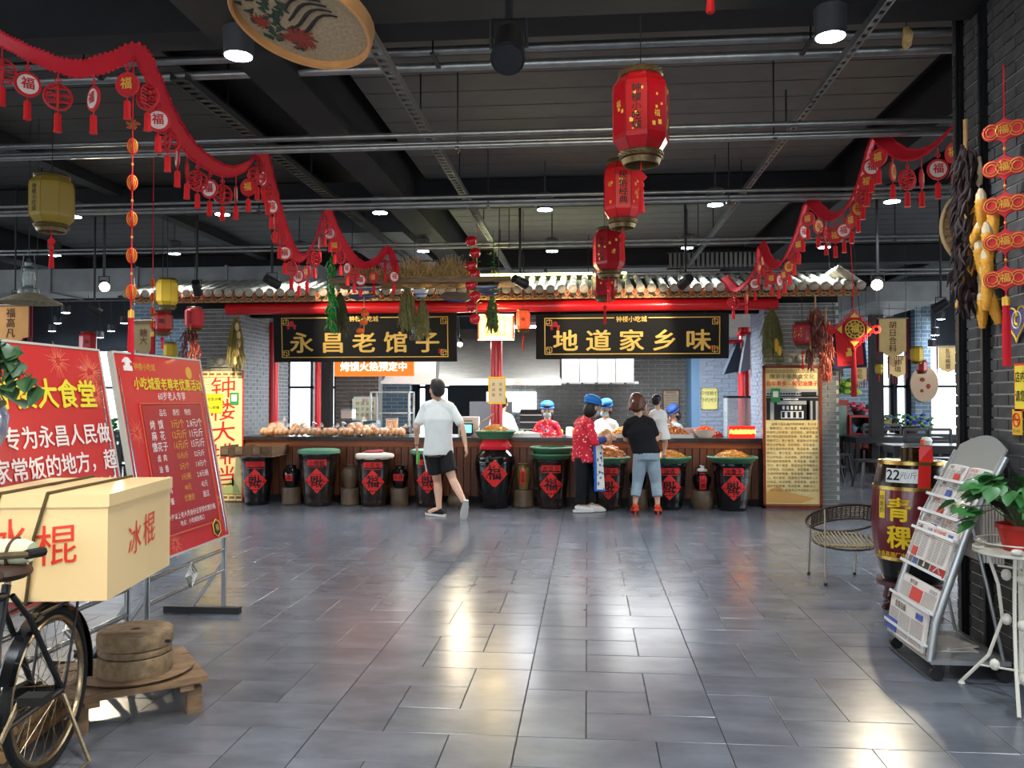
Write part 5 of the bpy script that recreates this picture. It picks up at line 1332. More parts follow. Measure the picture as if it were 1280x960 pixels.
garland([(1290, 60, 4.7), (1262, 30, 4.9), (1243, 30, 5.1), (1232, 75, 5.3), (1215, 120, 5.6), (1185, 165, 5.9), (1155, 190, 6.2), (1128, 192, 6.5), (1105, 176, 6.7), (1094, 168, 6.8), (1082, 205, 7.2), (1070, 240, 7.6), (1052, 266, 8.0), (1035, 270, 8.3), (1018, 256, 8.6), (1009, 252, 8.7), (1000, 280, 9.0), (988, 310, 9.4), (975, 330, 9.8), (962, 326, 10.1), (951, 305, 10.4), (946, 330, 10.6), (936, 350, 10.7), (921, 362, 10.8), (912, 355, 10.9), (905, 345, 11.0)],
        'dark red scalloped paper garland swooping from the brick pillar to the roof on the right', kinds=('gold', 'red', 'white', 'red', 'lace'), seed=5)

# ---- Chinese knot strings
GT = mat('gold_trim', (232, 178, 70), r=.4, m=.4)
def knot_string(u, v0, v1, Y, n, label, s, face=0, top=None, X=None, wide=1):
    a = ax(u, v0, X) if X else at(u, v0, Y); c = ax(u, v1, X) if X else at(u, v1, Y)
    if X: c = Vector((X, a.y, c.z))
    t = thing('knot_string', label, 'ornament', a, rz=face); H = a.z-c.z; stp = H/n
    part('cord', B().tube([(0, 0, (top or 0)), (0, 0, -H)], .004, 5), TAS, t)
    for i in range(n):
        z = -stp*(i+.5); e = bpy.data.objects.new('knot_unit', None); COL.objects.link(e); e.parent = t; e.location = (0, 0, z)
        b = B(); q = s
        if wide > 1:
            for sx_ in (-1, 1):
                b.lathe([(q*.5, -.006), (q*.52, 0), (q*.5, .006)], 20).xf(Matrix.Identity(4)) if False else None
            bb = B()
            for sx_ in (-1, 0, 1):
                d = B().lathe([(q*(.46 if sx_ else .6), -.006), (q*(.46 if sx_ else .6), .006)], 8 if not sx_ else 20).xf(Matrix.Translation((sx_*q*.62, 0, 0)) @ Matrix.Rotation(PI/2, 4, 'X')); bb.add(d.v, d.f)
            d = B().box((0, 0, 0), (q*1.0, .014, q*1.0), M=Matrix.Rotation(PI/4, 3, 'Y')); bb.add(d.v, d.f)
            part('red_base', bb, PNK, e, True)
            g_ = B()
            for sx_ in (-1, 1):
                for rr in (.38, .24): g_.tube([(sx_*q*.62+q*rr*math.cos(a_), y_, q*rr*math.sin(a_)) for a_ in [2*PI*k/18 for k in range(18)] for y_ in (-.009,)], q*.02, 5, closed=True)
            g_.tube([(q*.4*math.cos(a_), -.011, q*.4*math.sin(a_)) for a_ in [2*PI*k/8 for k in range(8)]], q*.02, 5, closed=True)
            part('gold_coil', g_, GT, e)
            text('福', e, GT, 0, 0, q*.5, -.013, bold=.02)
        else:
            d = B()
            for ang in (0, PI/2):
                d.lathe([(q*.5, -.005), (q*.5, .005)], 18) if False else None
                x_ = B().lathe([(q*.5, -.005), (q*.5, .005)], 18, sy=1).xf(Matrix.Rotation(ang+.5, 4, 'Z') @ Matrix.Rotation(PI/2, 4, 'X') @ Matrix.Diagonal((.75, 1.15, 1, 1))); d.add(x_.v, x_.f)
            part('red_base', d, TAS, e, True)
            g_ = B()
            for ang in (0, PI/2):
                for rr in (.42, .28, .14):
                    rot = Matrix.Rotation(ang+.5, 3, 'Z'); g_.tube([rot @ Vector((q*rr*.75*math.cos(a_), -.008, q*rr*1.15*math.sin(a_))) for a_ in [2*PI*k/16 for k in range(16)]], q*.03, 4, closed=True)
            part('gold_coil', g_, GT, e)
        part('bead', B().ball((0, 0, -stp*.5), (.008, .008, .009), 8), GT, e, True)
    part('tassel_head', B().lathe([(.026*s/.13, 0), (.028*s/.13, -.02), (.026*s/.13, -.045)], 14, c=(0, 0, -H)), GT, t, True)
    b = B(); 
    for k in range(10):
        a_ = 2*PI*k/10; b.tube([(.014*math.cos(a_)*s/.13, .014*math.sin(a_)*s/.13, -H-.03), (.02*math.cos(a_)*s/.13, .02*math.sin(a_)*s/.13, -H-.2), (.018*math.cos(a_)*s/.13, .018*math.sin(a_)*s/.13, -H-(.36 if wide > 1 else .42))], .009*s/.13, 5)
    part('tassel', b, REDC, t, True)
    return t
t = knot_string(166, 160, 388, 4.75, 5, 'long string of gold and red knots with tassel hanging before the price board', .085, top=.42)
b = B()
for a_ in range(5):
    q = a_*2*PI/5; b.tube([(.0, 0, .02), (.05*math.cos(q), 0, .02+.03*math.sin(q)), (.035*math.cos(q+.5), 0, .02+.025*math.sin(q+.5)), (0, 0, .02)], .005, 5)
part('butterfly_knot', b, mat('copper_cord', (176, 96, 50), r=.6), t)
knot_string(191, 345, 415, 8.0, 4, 'thin orange-red knot string right of the banner on the left', .07, top=1.4)
knot_string(1255, 140, 372, 0, 5, 'string of wide red and gold knots with long red tassel on the brick pillar', .098, face=-R(40), top=.25, X=PX-.1, wide=2)

# ---- big diamond knot over the red banner
c = at(1067, 412, 10.9)
t = thing('diamond_knot', 'large red diamond knot with round gold medallion by the right roof corner', 'ornament', c, group=None)
s = .19
part('diamond', B().box((0, 0, 0), (s*1.55, .05, s*1.55), M=Matrix.Rotation(PI/4, 3, 'Y')), REDC, t)
b = B()
for i in range(4):
    a0_ = PI/2*i
    for k in range(6):
        f = (k+.5)/6; p0 = Vector((math.cos(a0_), 0, math.sin(a0_)))*s*1.12; p1 = Vector((math.cos(a0_+PI/2), 0, math.sin(a0_+PI/2)))*s*1.12; p = p0.lerp(p1, f); o_ = p.normalized()
        b.tube([p+o_*.025+Vector((.02*math.cos(q), .0, .02*math.sin(q))) for q in [2*PI*j/9 for j in range(9)]], .006, 5, closed=True)
for sx_ in (-1, 1): 
    for rr in (.05, .035): b.tube([(sx_*s*1.45+rr*math.cos(q), 0, rr*math.sin(q)) for q in [2*PI*j/14 for j in range(14)]], .009, 5, closed=True)
part('loop_border', b, TAS, t)
part('medallion', B().lathe([(s*.62, -.02), (s*.64, 0), (s*.62, .02)], 28).xf(Matrix.Translation((0, -.03, 0)) @ Matrix.Rotation(PI/2, 4, 'X')), mat('medallion_dark', (70, 60, 30), r=.5), t, True)
g_ = B()
for rr in (.6, .4): g_.tube([(s*rr*math.cos(q), -.052, s*rr*math.sin(q)) for q in [2*PI*j/28 for j in range(28)]], .006, 5, closed=True)
for k in range(12): q = 2*PI*k/12; g_.box((s*.5*math.cos(q), -.052, s*.5*math.sin(q)), (.016, .008, .016), M=Matrix.Rotation(q, 3, 'Y'))
part('gold_ring', g_, GOLDP, t); text('福', t, GOLDP, 0, 0, s*.6, -.056, bold=.03)
for i in range(4):
    a0_ = PI/2*i; d = Vector((math.cos(a0_), 0, math.sin(a0_))); e = Vector((-d.z, 0, d.x))
    part('gold_corner', B().prism([d*s*1.12+Vector((0, -.03, 0)), d*s*.8+e*s*.3+Vector((0, -.03, 0)), d*s*.8-e*s*.3+Vector((0, -.03, 0))], (0, -.006, 0)), GOLDP, t)
part('cord', B().tube([(0, 0, s*1.1), (0, 0, .45), (0, .2, 4.19-c.z)], .006, 6), TAS, t)
b = B(); b.ball((0, 0, -s*1.35), (.03, .03, .04), 10)
for k in range(12): q = 2*PI*k/12; b.tube([(.012*math.cos(q), .012*math.sin(q), -s*1.35), (.03*math.cos(q), .03*math.sin(q), -.55), (.028*math.cos(q), .028*math.sin(q), -.85)], .007, 5)
part('tassel', b, mat('tassel_dark_red', (168, 20, 34), r=.8), t, True)

# ---- cloth banners
BNR = mat('banner_beige', (206, 176, 116), r=.8, var=.12, sc=5)
BRDR = mat('banner_wine', (120, 34, 46), r=.8)
def banner(u0, v0, u1, v1, Y, label, txt, group='beige pointed cloth banners', fringe=True, sidecol=None, rz=0, m_=BNR, tm=None):
    a, c = at(u0, v0, Y), at(u1, v1, Y); w, h = c.x-a.x, a.z-c.z
    t = thing('cloth_banner', label, 'banner', ((a.x+c.x)/2, Y, a.z), rz, group)
    n = 12; F_ = []; Bk = []
    outl = [(-w/2, 0)]+[(w/2, 0)]+[(w/2, -h*.82)]+[(w*.36, -h*.84), (w*.3, -h*.9), (w*.14, -h*.93), (0, -h), (-w*.14, -h*.93), (-w*.3, -h*.9), (-w*.36, -h*.84), (-w/2, -h*.82)]
    part('cloth', B().prism([(x, 0, z) for x, z in outl], (0, .008, 0)), m_, t)
    part('rod', B().tube([(-w*.6, 0, .01), (w*.6, 0, .01)], .01, 8), mat('rod_grey', (150, 130, 110)), t)
    b = B()
    for s_ in (-1, 1): b.bx(min(s_*w*.53, s_*w*.6), -.002, -h*.85, max(s_*w*.53, s_*w*.6), .006, 0); b.bx(min(s_*w*.56, s_*w*.62), -.002, -h*1.02, max(s_*w*.56, s_*w*.62), .006, 0)
    part('side_ribbon', b, BRDR, t)
    if fringe:
        b = B(); pts_ = outl[2:]
        for (x0, z0), (x1, z1) in zip(pts_, pts_[1:]):
            k = max(1, int(math.hypot(x1-x0, z1-z0)/.03))
            for i in range(k): f = i/k; x = x0+(x1-x0)*f; z = z0+(z1-z0)*f; b.tube([(x, 0, z), (x, 0, z-.12-.03*random.random())], .006, 4)
        o = part('fringe', b, BRDR, t); o['kind'] = 'stuff'
    text(txt, t, tm or mat('banner_ink', (96, 50, 36), r=.7), 0, -h*.46, min(w*.42, h*.8/len(txt)), -.003, vert=True, lead=1.0, bold=.01)
    part('hang_cord', B().tube([(-w*.5, 0, .02), (-w*.5, 0, 4.0-a.z)], .003, 4).tube([(w*.5, 0, .02), (w*.5, 0, 4.0-a.z)], .003, 4), BLK, t)
    return t
banner(1099, 399, 1133, 448, 13.0, 'beige banner reading three large characters beside the big diamond knot', '胡日合科')
banner(1173, 434, 1197, 466, 14.5, 'beige banner at the left edge of the brick pillar', '乱马格盟')
banner(1112, 446, 1132, 472, 15.5, 'small pale banner behind and below the larger beige banner', '祥瑞')
banner(1066, 460, 1083, 477, 15.0, 'small banner seen past the tassel of the diamond knot', '合和')
banner(1036, 455, 1052, 470, 14.0, 'dim olive banner corner by the dried chillies', '福', m_=mat('banner_olive', (110, 96, 60), r=.8))
banner(-8, 383, 35, 430, 7.5, 'orange-tan banner at the left edge under the cone hat', '福高凡', m_=mat('banner_tan', (206, 150, 88), r=.8, var=.1, sc=5), tm=mat('banner_ink2', (70, 44, 30)))
banner(168, 402, 191, 445, 9.0, 'dim beige banner behind the long red knot string', '糖大', m_=mat('banner_dim', (150, 132, 92), r=.8))
# red/navy banner under the diamond knot
a, c = at(1043, 420, 11.6), at(1084, 460, 11.6); w, h = c.x-a.x, a.z-c.z
t = thing('red_navy_banner', 'red banner with navy border and gold ingot behind the diamond knot', 'banner', ((a.x+c.x)/2, 11.6, c.z), rot=(0, R(-4), 0))
part('border', B().bx(-w/2, 0, 0, w/2, .01, h+.1), mat('navy_cloth', (30, 28, 62), r=.8), t); part('field', B().bx(-w*.4, -.004, h*.08, w*.4, 0, h+.1), mat('banner_red', (214, 34, 38), r=.8), t)
part('ingot', B().prism([(-.05, -.006, .16), (.05, -.006, .16), (.05, -.006, .22), (-.05, -.006, .22)], (0, -.004, 0)).prism([(-.02, -.006, .22), (.02, -.006, .22), (.03, -.006, .27), (-.03, -.006, .27)], (0, -.004, 0)), GOLDP, t)
text('招财进宝', t, INK, 0, .07, .05, -.006)
part('cord', B().tube([(-w*.4, 0, h+.1), (-w*.4, 0, 4-c.z)], .004, 5).tube([(w*.4, 0, h+.1), (w*.4, 0, 4-c.z)], .004, 5), BLK, t)

# ---- round painted bamboo tray, hurricane lamps, cone hat
c = at(378, 24, 3.35); 
t = thing('painted_bamboo_tray', 'large round bamboo tray painted with flowers and leaves, hung at the top left', 'tray', c, rot=(R(-14), R(8), R(-8)))
r = .292
b = B().lathe([(r, -.035), (r*1.02, -.03), (r*1.02, .03), (r, .035), (r*.96, .03), (r*.96, -.03), (r, -.035)], 44, caps=False); part('rim', b, mat('bamboo_rim', (196, 140, 84), r=.5, var=.2, sc=5), t, True)
b = B().lathe([(r*.96, -.0), (r*.96, .006)], 40); part('panel', b, mat('woven_panel', (168, 150, 120), r=.85, var=.2, sc=60, bump=.5), t)
random.seed(11)
def flower(x, y, s, m_, n=14):
    b = B()
    for i in range(n):
        a_ = 2*PI*i/n+random.uniform(-.2, .2); L = s*random.uniform(.6, 1)
        b.tube([(x, y, -.003), (x+L*.6*math.cos(a_), y+L*.6*math.sin(a_), -.005), (x+L*math.cos(a_+.3), y+L*math.sin(a_+.3), -.003)], [s*.12, s*.1, s*.02], 5, ry=.002, up=(0, 0, 1))
    part('painted_flower', b, m_, t)
PR = mat('paint_dull_red', (140, 54, 42), r=.8); PGn = mat('paint_dark_green', (44, 66, 54), r=.8); PB = mat('paint_black', (40, 36, 34), r=.8)
flower(-.07, .12, .1, PR, 18); flower(-.02, -.16, .07, PR); flower(-.2, .02, .06, PR)
b = B()
for i in range(60):
    x, y = random.uniform(-.25, -.05), random.uniform(-.17, .2)
    if math.hypot(x, y) < .26: a_ = random.random()*6.28; L = .035; b.tube([(x, y, -.002), (x+L*math.cos(a_), y+L*math.sin(a_), -.004)], [.016, .004], 5, ry=.002, up=(0, 0, 1))
o = part('painted_leaves', b, PGn, t); o['kind'] = 'stuff'
b = B()
for k in range(5):
    pts_ = [(-.1+.06*k*.3+q*.03, .08-.05*k+.03*math.sin(q*.7+k)-q*.012, -.004) for q in range(10-k)]
    b.tube(pts_, [.01*(1-abs(i/len(pts_)-.4)) for i in range(len(pts_))], 5, ry=.002, up=(0, 0, 1))
part('painted_branch', b, PB, t)
part('hang_wire', B().tube([(-.2, 0, .03), (-.1, 0, .83)], .003, 5).tube([(.2, 0, .03), (.1, 0, .83)], .003, 5), BLK, t)
def hurricane(c, s, label, m_):
    t = thing('hurricane_lamp', label, 'lamp', c)
    b = B().lathe([(.075*s, -.16*s), (.085*s, -.13*s), (.08*s, -.1*s), (.04*s, -.085*s), (.045*s, -.07*s)], 22); part('fuel_tank', b, m_, t, True)
    part('glass_globe', B().lathe([(.035*s, -.07*s), (.055*s, -.02*s), (.05*s, .03*s), (.032*s, .06*s)], 20, caps=False), mat('lamp_glass', (200, 215, 215), r=.05, alpha=.35), t, True)
    part('chimney_cap', B().lathe([(.04*s, .06*s), (.045*s, .075*s), (.03*s, .1*s), (.035*s, .13*s), (.015*s, .15*s), (.01*s, .17*s)], 20), m_, t, True)
    b = B()
    for q in (-1, 1): b.tube([(q*.07*s, 0, -.13*s), (q*.078*s, 0, 0), (q*.065*s, 0, .09*s), (q*.03*s, 0, .12*s)], .008*s, 7)
    part('side_tube', b, m_, t, True)
    part('bail_handle', B().tube([(-.06*s, 0, .1*s), (-.05*s, 0, .2*s), (0, 0, .23*s), (.05*s, 0, .2*s), (.06*s, 0, .1*s)], .004*s, 5), m_, t)
    return t
hurricane(at(36, 347, 7.0), 1.0, 'grey metal hurricane lamp hanging at the far left over the cone hat', mat('lamp_tin', (110, 120, 118), r=.4, m=.6))
part('cord', B().tube([(0, 0, .22), (0, 0, 1.5)], .003, 5), BLK, bpy.data.objects['hurricane_lamp'])
c = at(37, 372, 7.0)
t = thing('cone_hat', 'wide pale cone hat lampshade hanging below the hurricane lamp', 'hat', c)
b = B().lathe([(.26, -.05), (.262, -.045), (.02, .065), (.0, .06), (.25, -.05)], 32, caps=False); part('shade', b, mat('hat_straw', (150, 140, 110), r=.8, var=.2, sc=30), t, True)
part('cord', B().tube([(.0, 0, .06), (.0, .1, .4), (0, .1, 1.7)], .003, 5), BLK, t)

# ---- hanging rack above the eave with straw, plates, dried bunches
YR = 10.55
a, c = at(421, 356, YR), at(641, 352, YR); zr = a.z
t = thing('hanging_plank', 'long weathered wooden plank rack hung above the eave, holding straw', 'rack', ((a.x+c.x)/2, YR, zr)); w = c.x-a.x
for i in range(4): part('board', B().bx(-w/2, -.3+i*.155, -.02, w/2, -.3+i*.155+.145, .02), OLDW, t)
part('front_rail', B().bx(-w/2, -.33, -.03, w/2, -.3, .035), OLDW, t)
for x in (-w*.42, w*.42): part('hang_chain', B().tube([(x, 0, .02), (x, .12, 4.0-zr)], .006, 5), DKM, t)
def straw_pile(u, w_, h_, label, seed):
    random.seed(seed); b = B(); x0 = at(u, 345, YR).x
    for i in range(260):
        x = random.uniform(-w_/2, w_/2); y = random.uniform(-.26, .2); a_ = random.uniform(-1, 1); e = random.uniform(.2, 1.3); L = random.uniform(.12, .26)
        z = random.uniform(0, .05); 
        b.tube([(x, y, z), (x+math.sin(a_)*L*.8, y-.1*random.random(), z+h_*(1-(2*x/w_)**2*.5)*random.uniform(.6, 1.1)*math.cos(a_*.5))], [.006, .002], 4)
    b.ball((0, 0, .03), (w_/2, .2, h_*.4), 12)
    o = solo('straw_bundle', label, 'straw', b, STR, group='straw bundles on the plank', loc=(x0, YR, zr+.021)); return o
straw_pile(459, .44, .22, 'straw bundle at the left end of the plank under the garland', 1); straw_pile(521, .56, .27, 'middle straw bundle on the plank', 2); straw_pile(568, .46, .28, 'right straw bundle on the plank beside the red chilli string', 3)
PLB = mat('plate_blue_grey', (84, 96, 116), r=.3); PLW = mat('plate_white_blue', (196, 204, 212), r=.25, var=.15, sc=30)
def plate(u, v, w_, m_, label, tilt=(R(10), 0, 0), deep=.05):
    c = at(u, v, YR-.1); r = w_/2
    t = thing('china_plate', label, 'plate', c, rot=tilt, group='blue and white plates under the plank')
    part('dish', B().lathe([(r*.4, 0), (r*.7, deep*.3), (r, deep), (r*.97, deep+.006), (r*.66, deep*.45), (.01, deep*.3)], 30), m_, t, True)
    o = part('blue_band', B().tube([(r*.84*math.cos(q), r*.84*math.sin(q), deep*.5) for q in [2*PI*j/26 for j in range(26)]], .006, 5, closed=True).tube([(r*.5*math.cos(q), r*.5*math.sin(q), deep*.02) for q in [2*PI*j/20 for j in range(20)]], .006, 5, closed=True), mat('cobalt', (50, 70, 140), r=.3), t)
    part('hang_wire', B().tube([(-r*.9, 0, deep), (0, .0, deep+.12), (r*.9, 0, deep)], .002, 4), DKM, t)
plate(457, 363, .42, PLW, 'white plate with blue rim under the left part of the plank'); plate(452, 374, .38, PLB, 'dark blue plate below the white one on the left')
plate(526, 372, .22, PLW, 'small deep blue patterned bowl beside the dried grass bunches', deep=.1); plate(570, 375, .4, PLB, 'blue-grey plate tilted below the right part of the plank', (R(22), R(6), 0)); plate(604, 362, .42, PLW, 'white and blue plate behind the red pepper string'); plate(612, 368, .3, PLB, 'small dark plate behind the red pepper string')
def bunch(u, v0, v1, Y, w_, label, m_, seed=1, cat='dried bunch', n=140, gr='dried grass bunches above the boards', name='dried_grass_bunch', cordz=None):
    random.seed(seed); a, c = at(u, v0, Y), at(u, v1, Y); H = a.z-c.z
    t = thing(name, label, cat, a, group=gr); b = B()
    for i in range(n):
        q = random.random()*2*PI; f = math.sqrt(random.random()); L = H*random.uniform(.45, 1.05); x, y = f*math.cos(q), f*math.sin(q)
        b.tube([(x*.015, y*.015, 0), (x*w_*.35, y*w_*.35, -L*.35), (x*w_*.55, y*w_*.5, -L*.8), (x*w_*.62+random.uniform(-.04, .04), y*w_*.5+random.uniform(-.03, .03), -L)], [.004, .005, .006, .002], 4)
    o = part('stalks', b, m_, t); o['kind'] = 'stuff'
    part('tie_cord', B().tube([(0, 0, -.02), (0, 0, cordz or .12)], .004, 5).tube([(.02*math.cos(q), .02*math.sin(q), -.04) for q in [2*PI*j/10 for j in range(10)]], .006, 5, closed=True), BAM, t)
    return t
HERB = mat('dried_herb', (124, 118, 70), r=.9, var=.35, sc=25)
bunch(509, 360, 414, 10.4, .2, 'thick pale green dried grass bunch over the fourth gold character', HERB, 1)
bunch(528, 374, 425, 10.45, .16, 'slimmer dried grass bunch beside the old oil lamp', HERB, 2)
bunch(425, 366, 420, 10.5, .18, 'dark dried grass bunch behind the green chilli string', mat('herb_dark', (84, 86, 54), r=.9, var=.3, sc=25), 3)
bunch(615, 370, 418, 10.4, .14, 'dried grass bunch right of the red pepper string', mat('herb_green', (104, 112, 66), r=.9, var=.3, sc=25), 4)
hurricane(at(518, 412, 10.55), .85, 'old dark hurricane lamp hanging between two dried grass bunches', mat('lamp_iron', (90, 84, 74), r=.5, m=.5))
part('cord', B().tube([(0, 0, .19), (0, 0, 1.6)], .003, 5), BLK, bpy.data.objects['hurricane_lamp.001'])
# strings of vegetables
def leafy(b, p, s, n=3):
    for i in range(n):
        a_ = random.random()*6.28; d = Vector((math.cos(a_), math.sin(a_)*.4, random.uniform(-.4, .5))).normalized(); e = d.cross(ZV).normalized()*s*.4
        b.add([p, p+d*s*.5+e, p+d*s, p+d*s*.5-e], [(0, 1, 2, 3)])
LEAF = mat('plastic_leaf_green', (60, 130, 56), r=.5); 
random.seed(3)
c = at(596, 275, 10.3)
t = thing('pepper_string', 'string of plump red peppers with green leaves hanging left of the vine', 'vegetable string', c)
part('rope', B().tube([(0, 0, .3), (0, 0, -1.2)], .009, 6), BAM, t); lb = B()
for i, v in enumerate((302, 317, 333, 344, 357, 371, 384, 399)):
    z = at(596, v, 10.3).z-c.z; x = -.07 if i % 2 == 0 else -.02
    b = B().ball((x, -.03, z), (.07, .06, .066), 12).ball((x+.025, -.045, z+.012), (.046, .045, .052), 10); part('pepper', b, mat('pepper_red', (206, 20, 34), r=.18, coat=.5), t, True); leafy(lb, Vector((.0, -.02, z+.05)), .08, 3)
part('leaves', lb, LEAF, t)
c = at(616, 298, 10.35)
t = thing('vine_string', 'green artificial vine with small yellow flowers beside the red peppers', 'vine', c)
part('stem', B().tube([(0, 0, .1), (.02, 0, -.4), (.0, 0, -.8), (.04, 0, -1.1)], .006, 5), LEAF, t); lb = B(); fb = B()
for i in range(70): leafy(lb, Vector((random.uniform(-.03, .04), 0, -random.random()*1.1)), .07, 1)
for i in range(10): fb.ball((random.uniform(-.05, .06), -.02, -random.random()*1.05), .014, 6)
part('leaves', lb, LEAF, t); part('flowers', fb, GOLDP, t)
c = at(415, 318, 10.3)
t = thing('green_chilli_string', 'long string of shiny green chillies hanging over the left black board', 'vegetable string', c)
part('rope', B().tube([(0, 0, .35), (0, 0, -.9)], .007, 5), BAM, t)
cm_ = mk(B().tube([(0, 0, 0), (.02, 0, -.03), (.028, 0, -.08), (.02, 0, -.12)], [.008, .014, .011, .002], 6), 'green_chilli', mat('chilli_green', (30, 140, 50), r=.25, coat=.4), True)
for i in range(90):
    z = -random.random()*.93+.02; ob('green_chilli', cm_, t, (random.uniform(-.03, .03)+.06*(-z-.3)*0, random.uniform(-.02, .02), z), (random.uniform(-.4, .4), random.uniform(-.4, .4), random.random()*6.28))
c = at(455, 388, 10.3)
t = thing('pumpkin_string', 'string of three small orange pumpkins hanging over the left black board', 'vegetable string', c)
part('rope', B().tube([(0, 0, .6), (0, 0, -.25)], .006, 5), BAM, t); lb = B()
for x, v in ((.02, 393), (0.0, 403), (-.04, 414)):
    z = at(455, v, 10.3).z-c.z; b = B()
    for q in range(8): a_ = 2*PI*q/8; b.ball((x+.02*math.cos(a_), -.02+.02*math.sin(a_), z), (.034, .034, .036), 8)
    part('pumpkin', b, mat('pumpkin_orange', (236, 100, 30), r=.4), t, True); leafy(lb, Vector((x-.04, 0, z+.04)), .07, 4)
part('leaves', lb, LEAF, t)
# dried chillies by the piers, maize-coloured husks
CHI = mat('dried_chilli', (96, 34, 24), r=.45, var=.5, sc=12)
CHI2 = mat('dried_chilli_bright', (176, 78, 52), r=.45, var=.5, sc=12)
def chilli_bunch(c, H, w_, label, m_, n=150, L=.1, seed=1, rz=0, cord=.15):
    random.seed(seed)
    t = thing('dried_chilli_bunch', label, 'chilli bunch', c, rz)
    me_ = mk(B().tube([(0, 0, 0), (L*.12, 0, -L*.4), (0, 0, -L)], [L*.05, L*.11, L*.02], 5), 'chilli', m_, True)
    for i in range(n):
        z = -H*random.random(); k = w_*(.35+.65*math.sin(PI*min(1, (-z/H)*.85+.12))); a_ = random.random()*2*PI; f = random.uniform(.2, .5)
        ob('chilli', me_, t, (k*f*math.cos(a_), k*f*math.sin(a_), z), (random.uniform(-.35, .35), random.uniform(-.45, .45), random.random()*6.28))
    part('rope', B().tube([(0, 0, cord), (0, 0, -H)], .012, 6), BAM, t); return t
chilli_bunch(at(238, 412, 10.9), .72, .27, 'dark red dried chilli bunch under the pinkish lantern, partly before the price board', CHI, 230, seed=2)
chilli_bunch(at(1019, 384, 11.25), .5, .26, 'brown-red dried chilli bunch left of the diamond knot, upper', mat('dried_chilli_brown', (120, 54, 38), r=.5, var=.5, sc=12), 170, seed=3)
chilli_bunch(at(1032, 400, 11.3), .75, .22, 'orange-brown dried chilli bunch hanging lowest beside the diamond knot', CHI2, 190, seed=4)
chilli_bunch(at(1013, 436, 11.2), .22, .12, 'small chilli tail below the dull red lantern', mat('dried_chilli_brown', (120, 54, 38)), 50, seed=5)
bunch(295, 396, 462, 11.45, .22, 'olive dried maize leaves hanging on the left brick pier', mat('husk_olive', (136, 122, 66), r=.9, var=.3, sc=18), 7, gr='dried plants on the piers', name='dried_leaf_bunch')
b = B()
for i in range(5): b.ball((.04+.03*math.sin(i), -.06, -.15-.12*i), (.03, .02, .06), 8)
part('pale_cob', b, mat('pale_husk', (214, 190, 140), r=.8), bpy.data.objects['dried_leaf_bunch'], True)
bunch(965, 385, 456, 11.4, .26, 'olive dried plant bunch with yellow ears hanging right of the beam end', mat('husk_green', (110, 112, 66), r=.9, var=.3, sc=18), 8, gr='dried plants on the piers', name='dried_leaf_bunch')
part('yellow_ear', B().ball((.03, -.1, -.5), (.035, .025, .09), 8).ball((.07, -.1, -.58), (.03, .02, .07), 8), mat('ear_yellow', (226, 170, 40), r=.7), bpy.data.objects['dried_leaf_bunch.001'], True)

# ---- track spotlights (lit ones glow warm)
WARM = mat('warm_lens', (255, 236, 190), em=40, emc=(255, 226, 160))
def spot(c, aim, label, lit=0, s=1.0, rod=3.5, energy=0, m_=BLK, size=50):
    rod = 4.01 if rod > 3 else rod
    t = thing('track_spotlight', label, 'spotlight', c)
    d = (Vector(aim)-Vector(c)).normalized()
    part('barrel', B().tube([-d*.09*s, d*.09*s], [.05*s, .058*s], 20), m_, t, True)
    part('lens', B().tube([d*.091*s, d*.094*s], .05*s, 18), WARM if lit else mat('dark_lens', (40, 40, 44), r=.1), t)
    part('yoke', B().tube([(.06*s, 0, 0), (.06*s, 0, .1*s), (-.06*s, 0, .1*s), (-.06*s, 0, 0)], .007*s, 6).tube([(0, 0, .1*s), (0, 0, rod-c[2])], .014*s, 8), m_, t)
    if energy:
        l = bpy.data.lights.new('spot_beam', 'SPOT'); l.energy = energy; l.color = (1, .86, .62); l.spot_size = R(size); l.spot_blend = .5; l.shadow_soft_size = .04
        ob('beam', l, t, d*.11*s, d.to_track_quat('-Z', 'Y').to_euler())
    return t
spot(at(636, 60, 3.5), at(600, 400, 2.2), 'black cylindrical track spotlight hanging at the top centre', 0, 1.25, 3.86)
spot(at(130, 357, 9.6), (-.8, 2.5, .4), 'glaring warm track spotlight on the left, aimed at the viewer', 1, 1.1, 3.5, 120, size=60)
spot(at(1097, 354, 9.2), (.2, 2.0, .3), 'glaring warm track spotlight on the right beyond the roof corner', 1, 1.1, 3.5, 120, size=60)
spot(at(19, 370, 9.4), (-3, 3, 0), 'small glaring spotlight at the far left below the cone hat', 1, .7, 3.5, 60)
spot(at(650, 352, 10.2), at(780, 420, 11.6), 'black spotlight above the roof left of the lantern string, lighting the right board', 0, 1.1, 3.44, 55, size=60)
spot(at(857, 352, 10.2), at(780, 420, 11.6), 'black spotlight above the roof right of the lantern string', 0, 1.1, 3.44, 60, size=60)
spot(at(340, 352, 10.1), at(460, 420, 11.6), 'black spotlight above the left roof aimed at the left board', 0, 1.1, 3.44, 60, size=60)
spot(at(246, 360, 10.0), at(285, 520, 11.6), 'black spotlight before the left roof end lighting the yellow poster', 0, 1.0, 3.44, 170, size=45)
spot(at(1176, 382, 10.5), at(990, 500, 11.6), 'dark spotlight among the far ceiling beams on the right', 0, 1.0, 3.5, 120, size=40)
spot(at(118, 387, 10.5), at(300, 500, 11.6), 'dark spotlight among the far ceiling beams on the left', 0, 1.0, 3.5)
spot(at(575, 428, 13.2), (-1.5, 9, 0), 'bright bulb lamp below the right end of the left board', 1, .8, 3.5, 40, size=90)
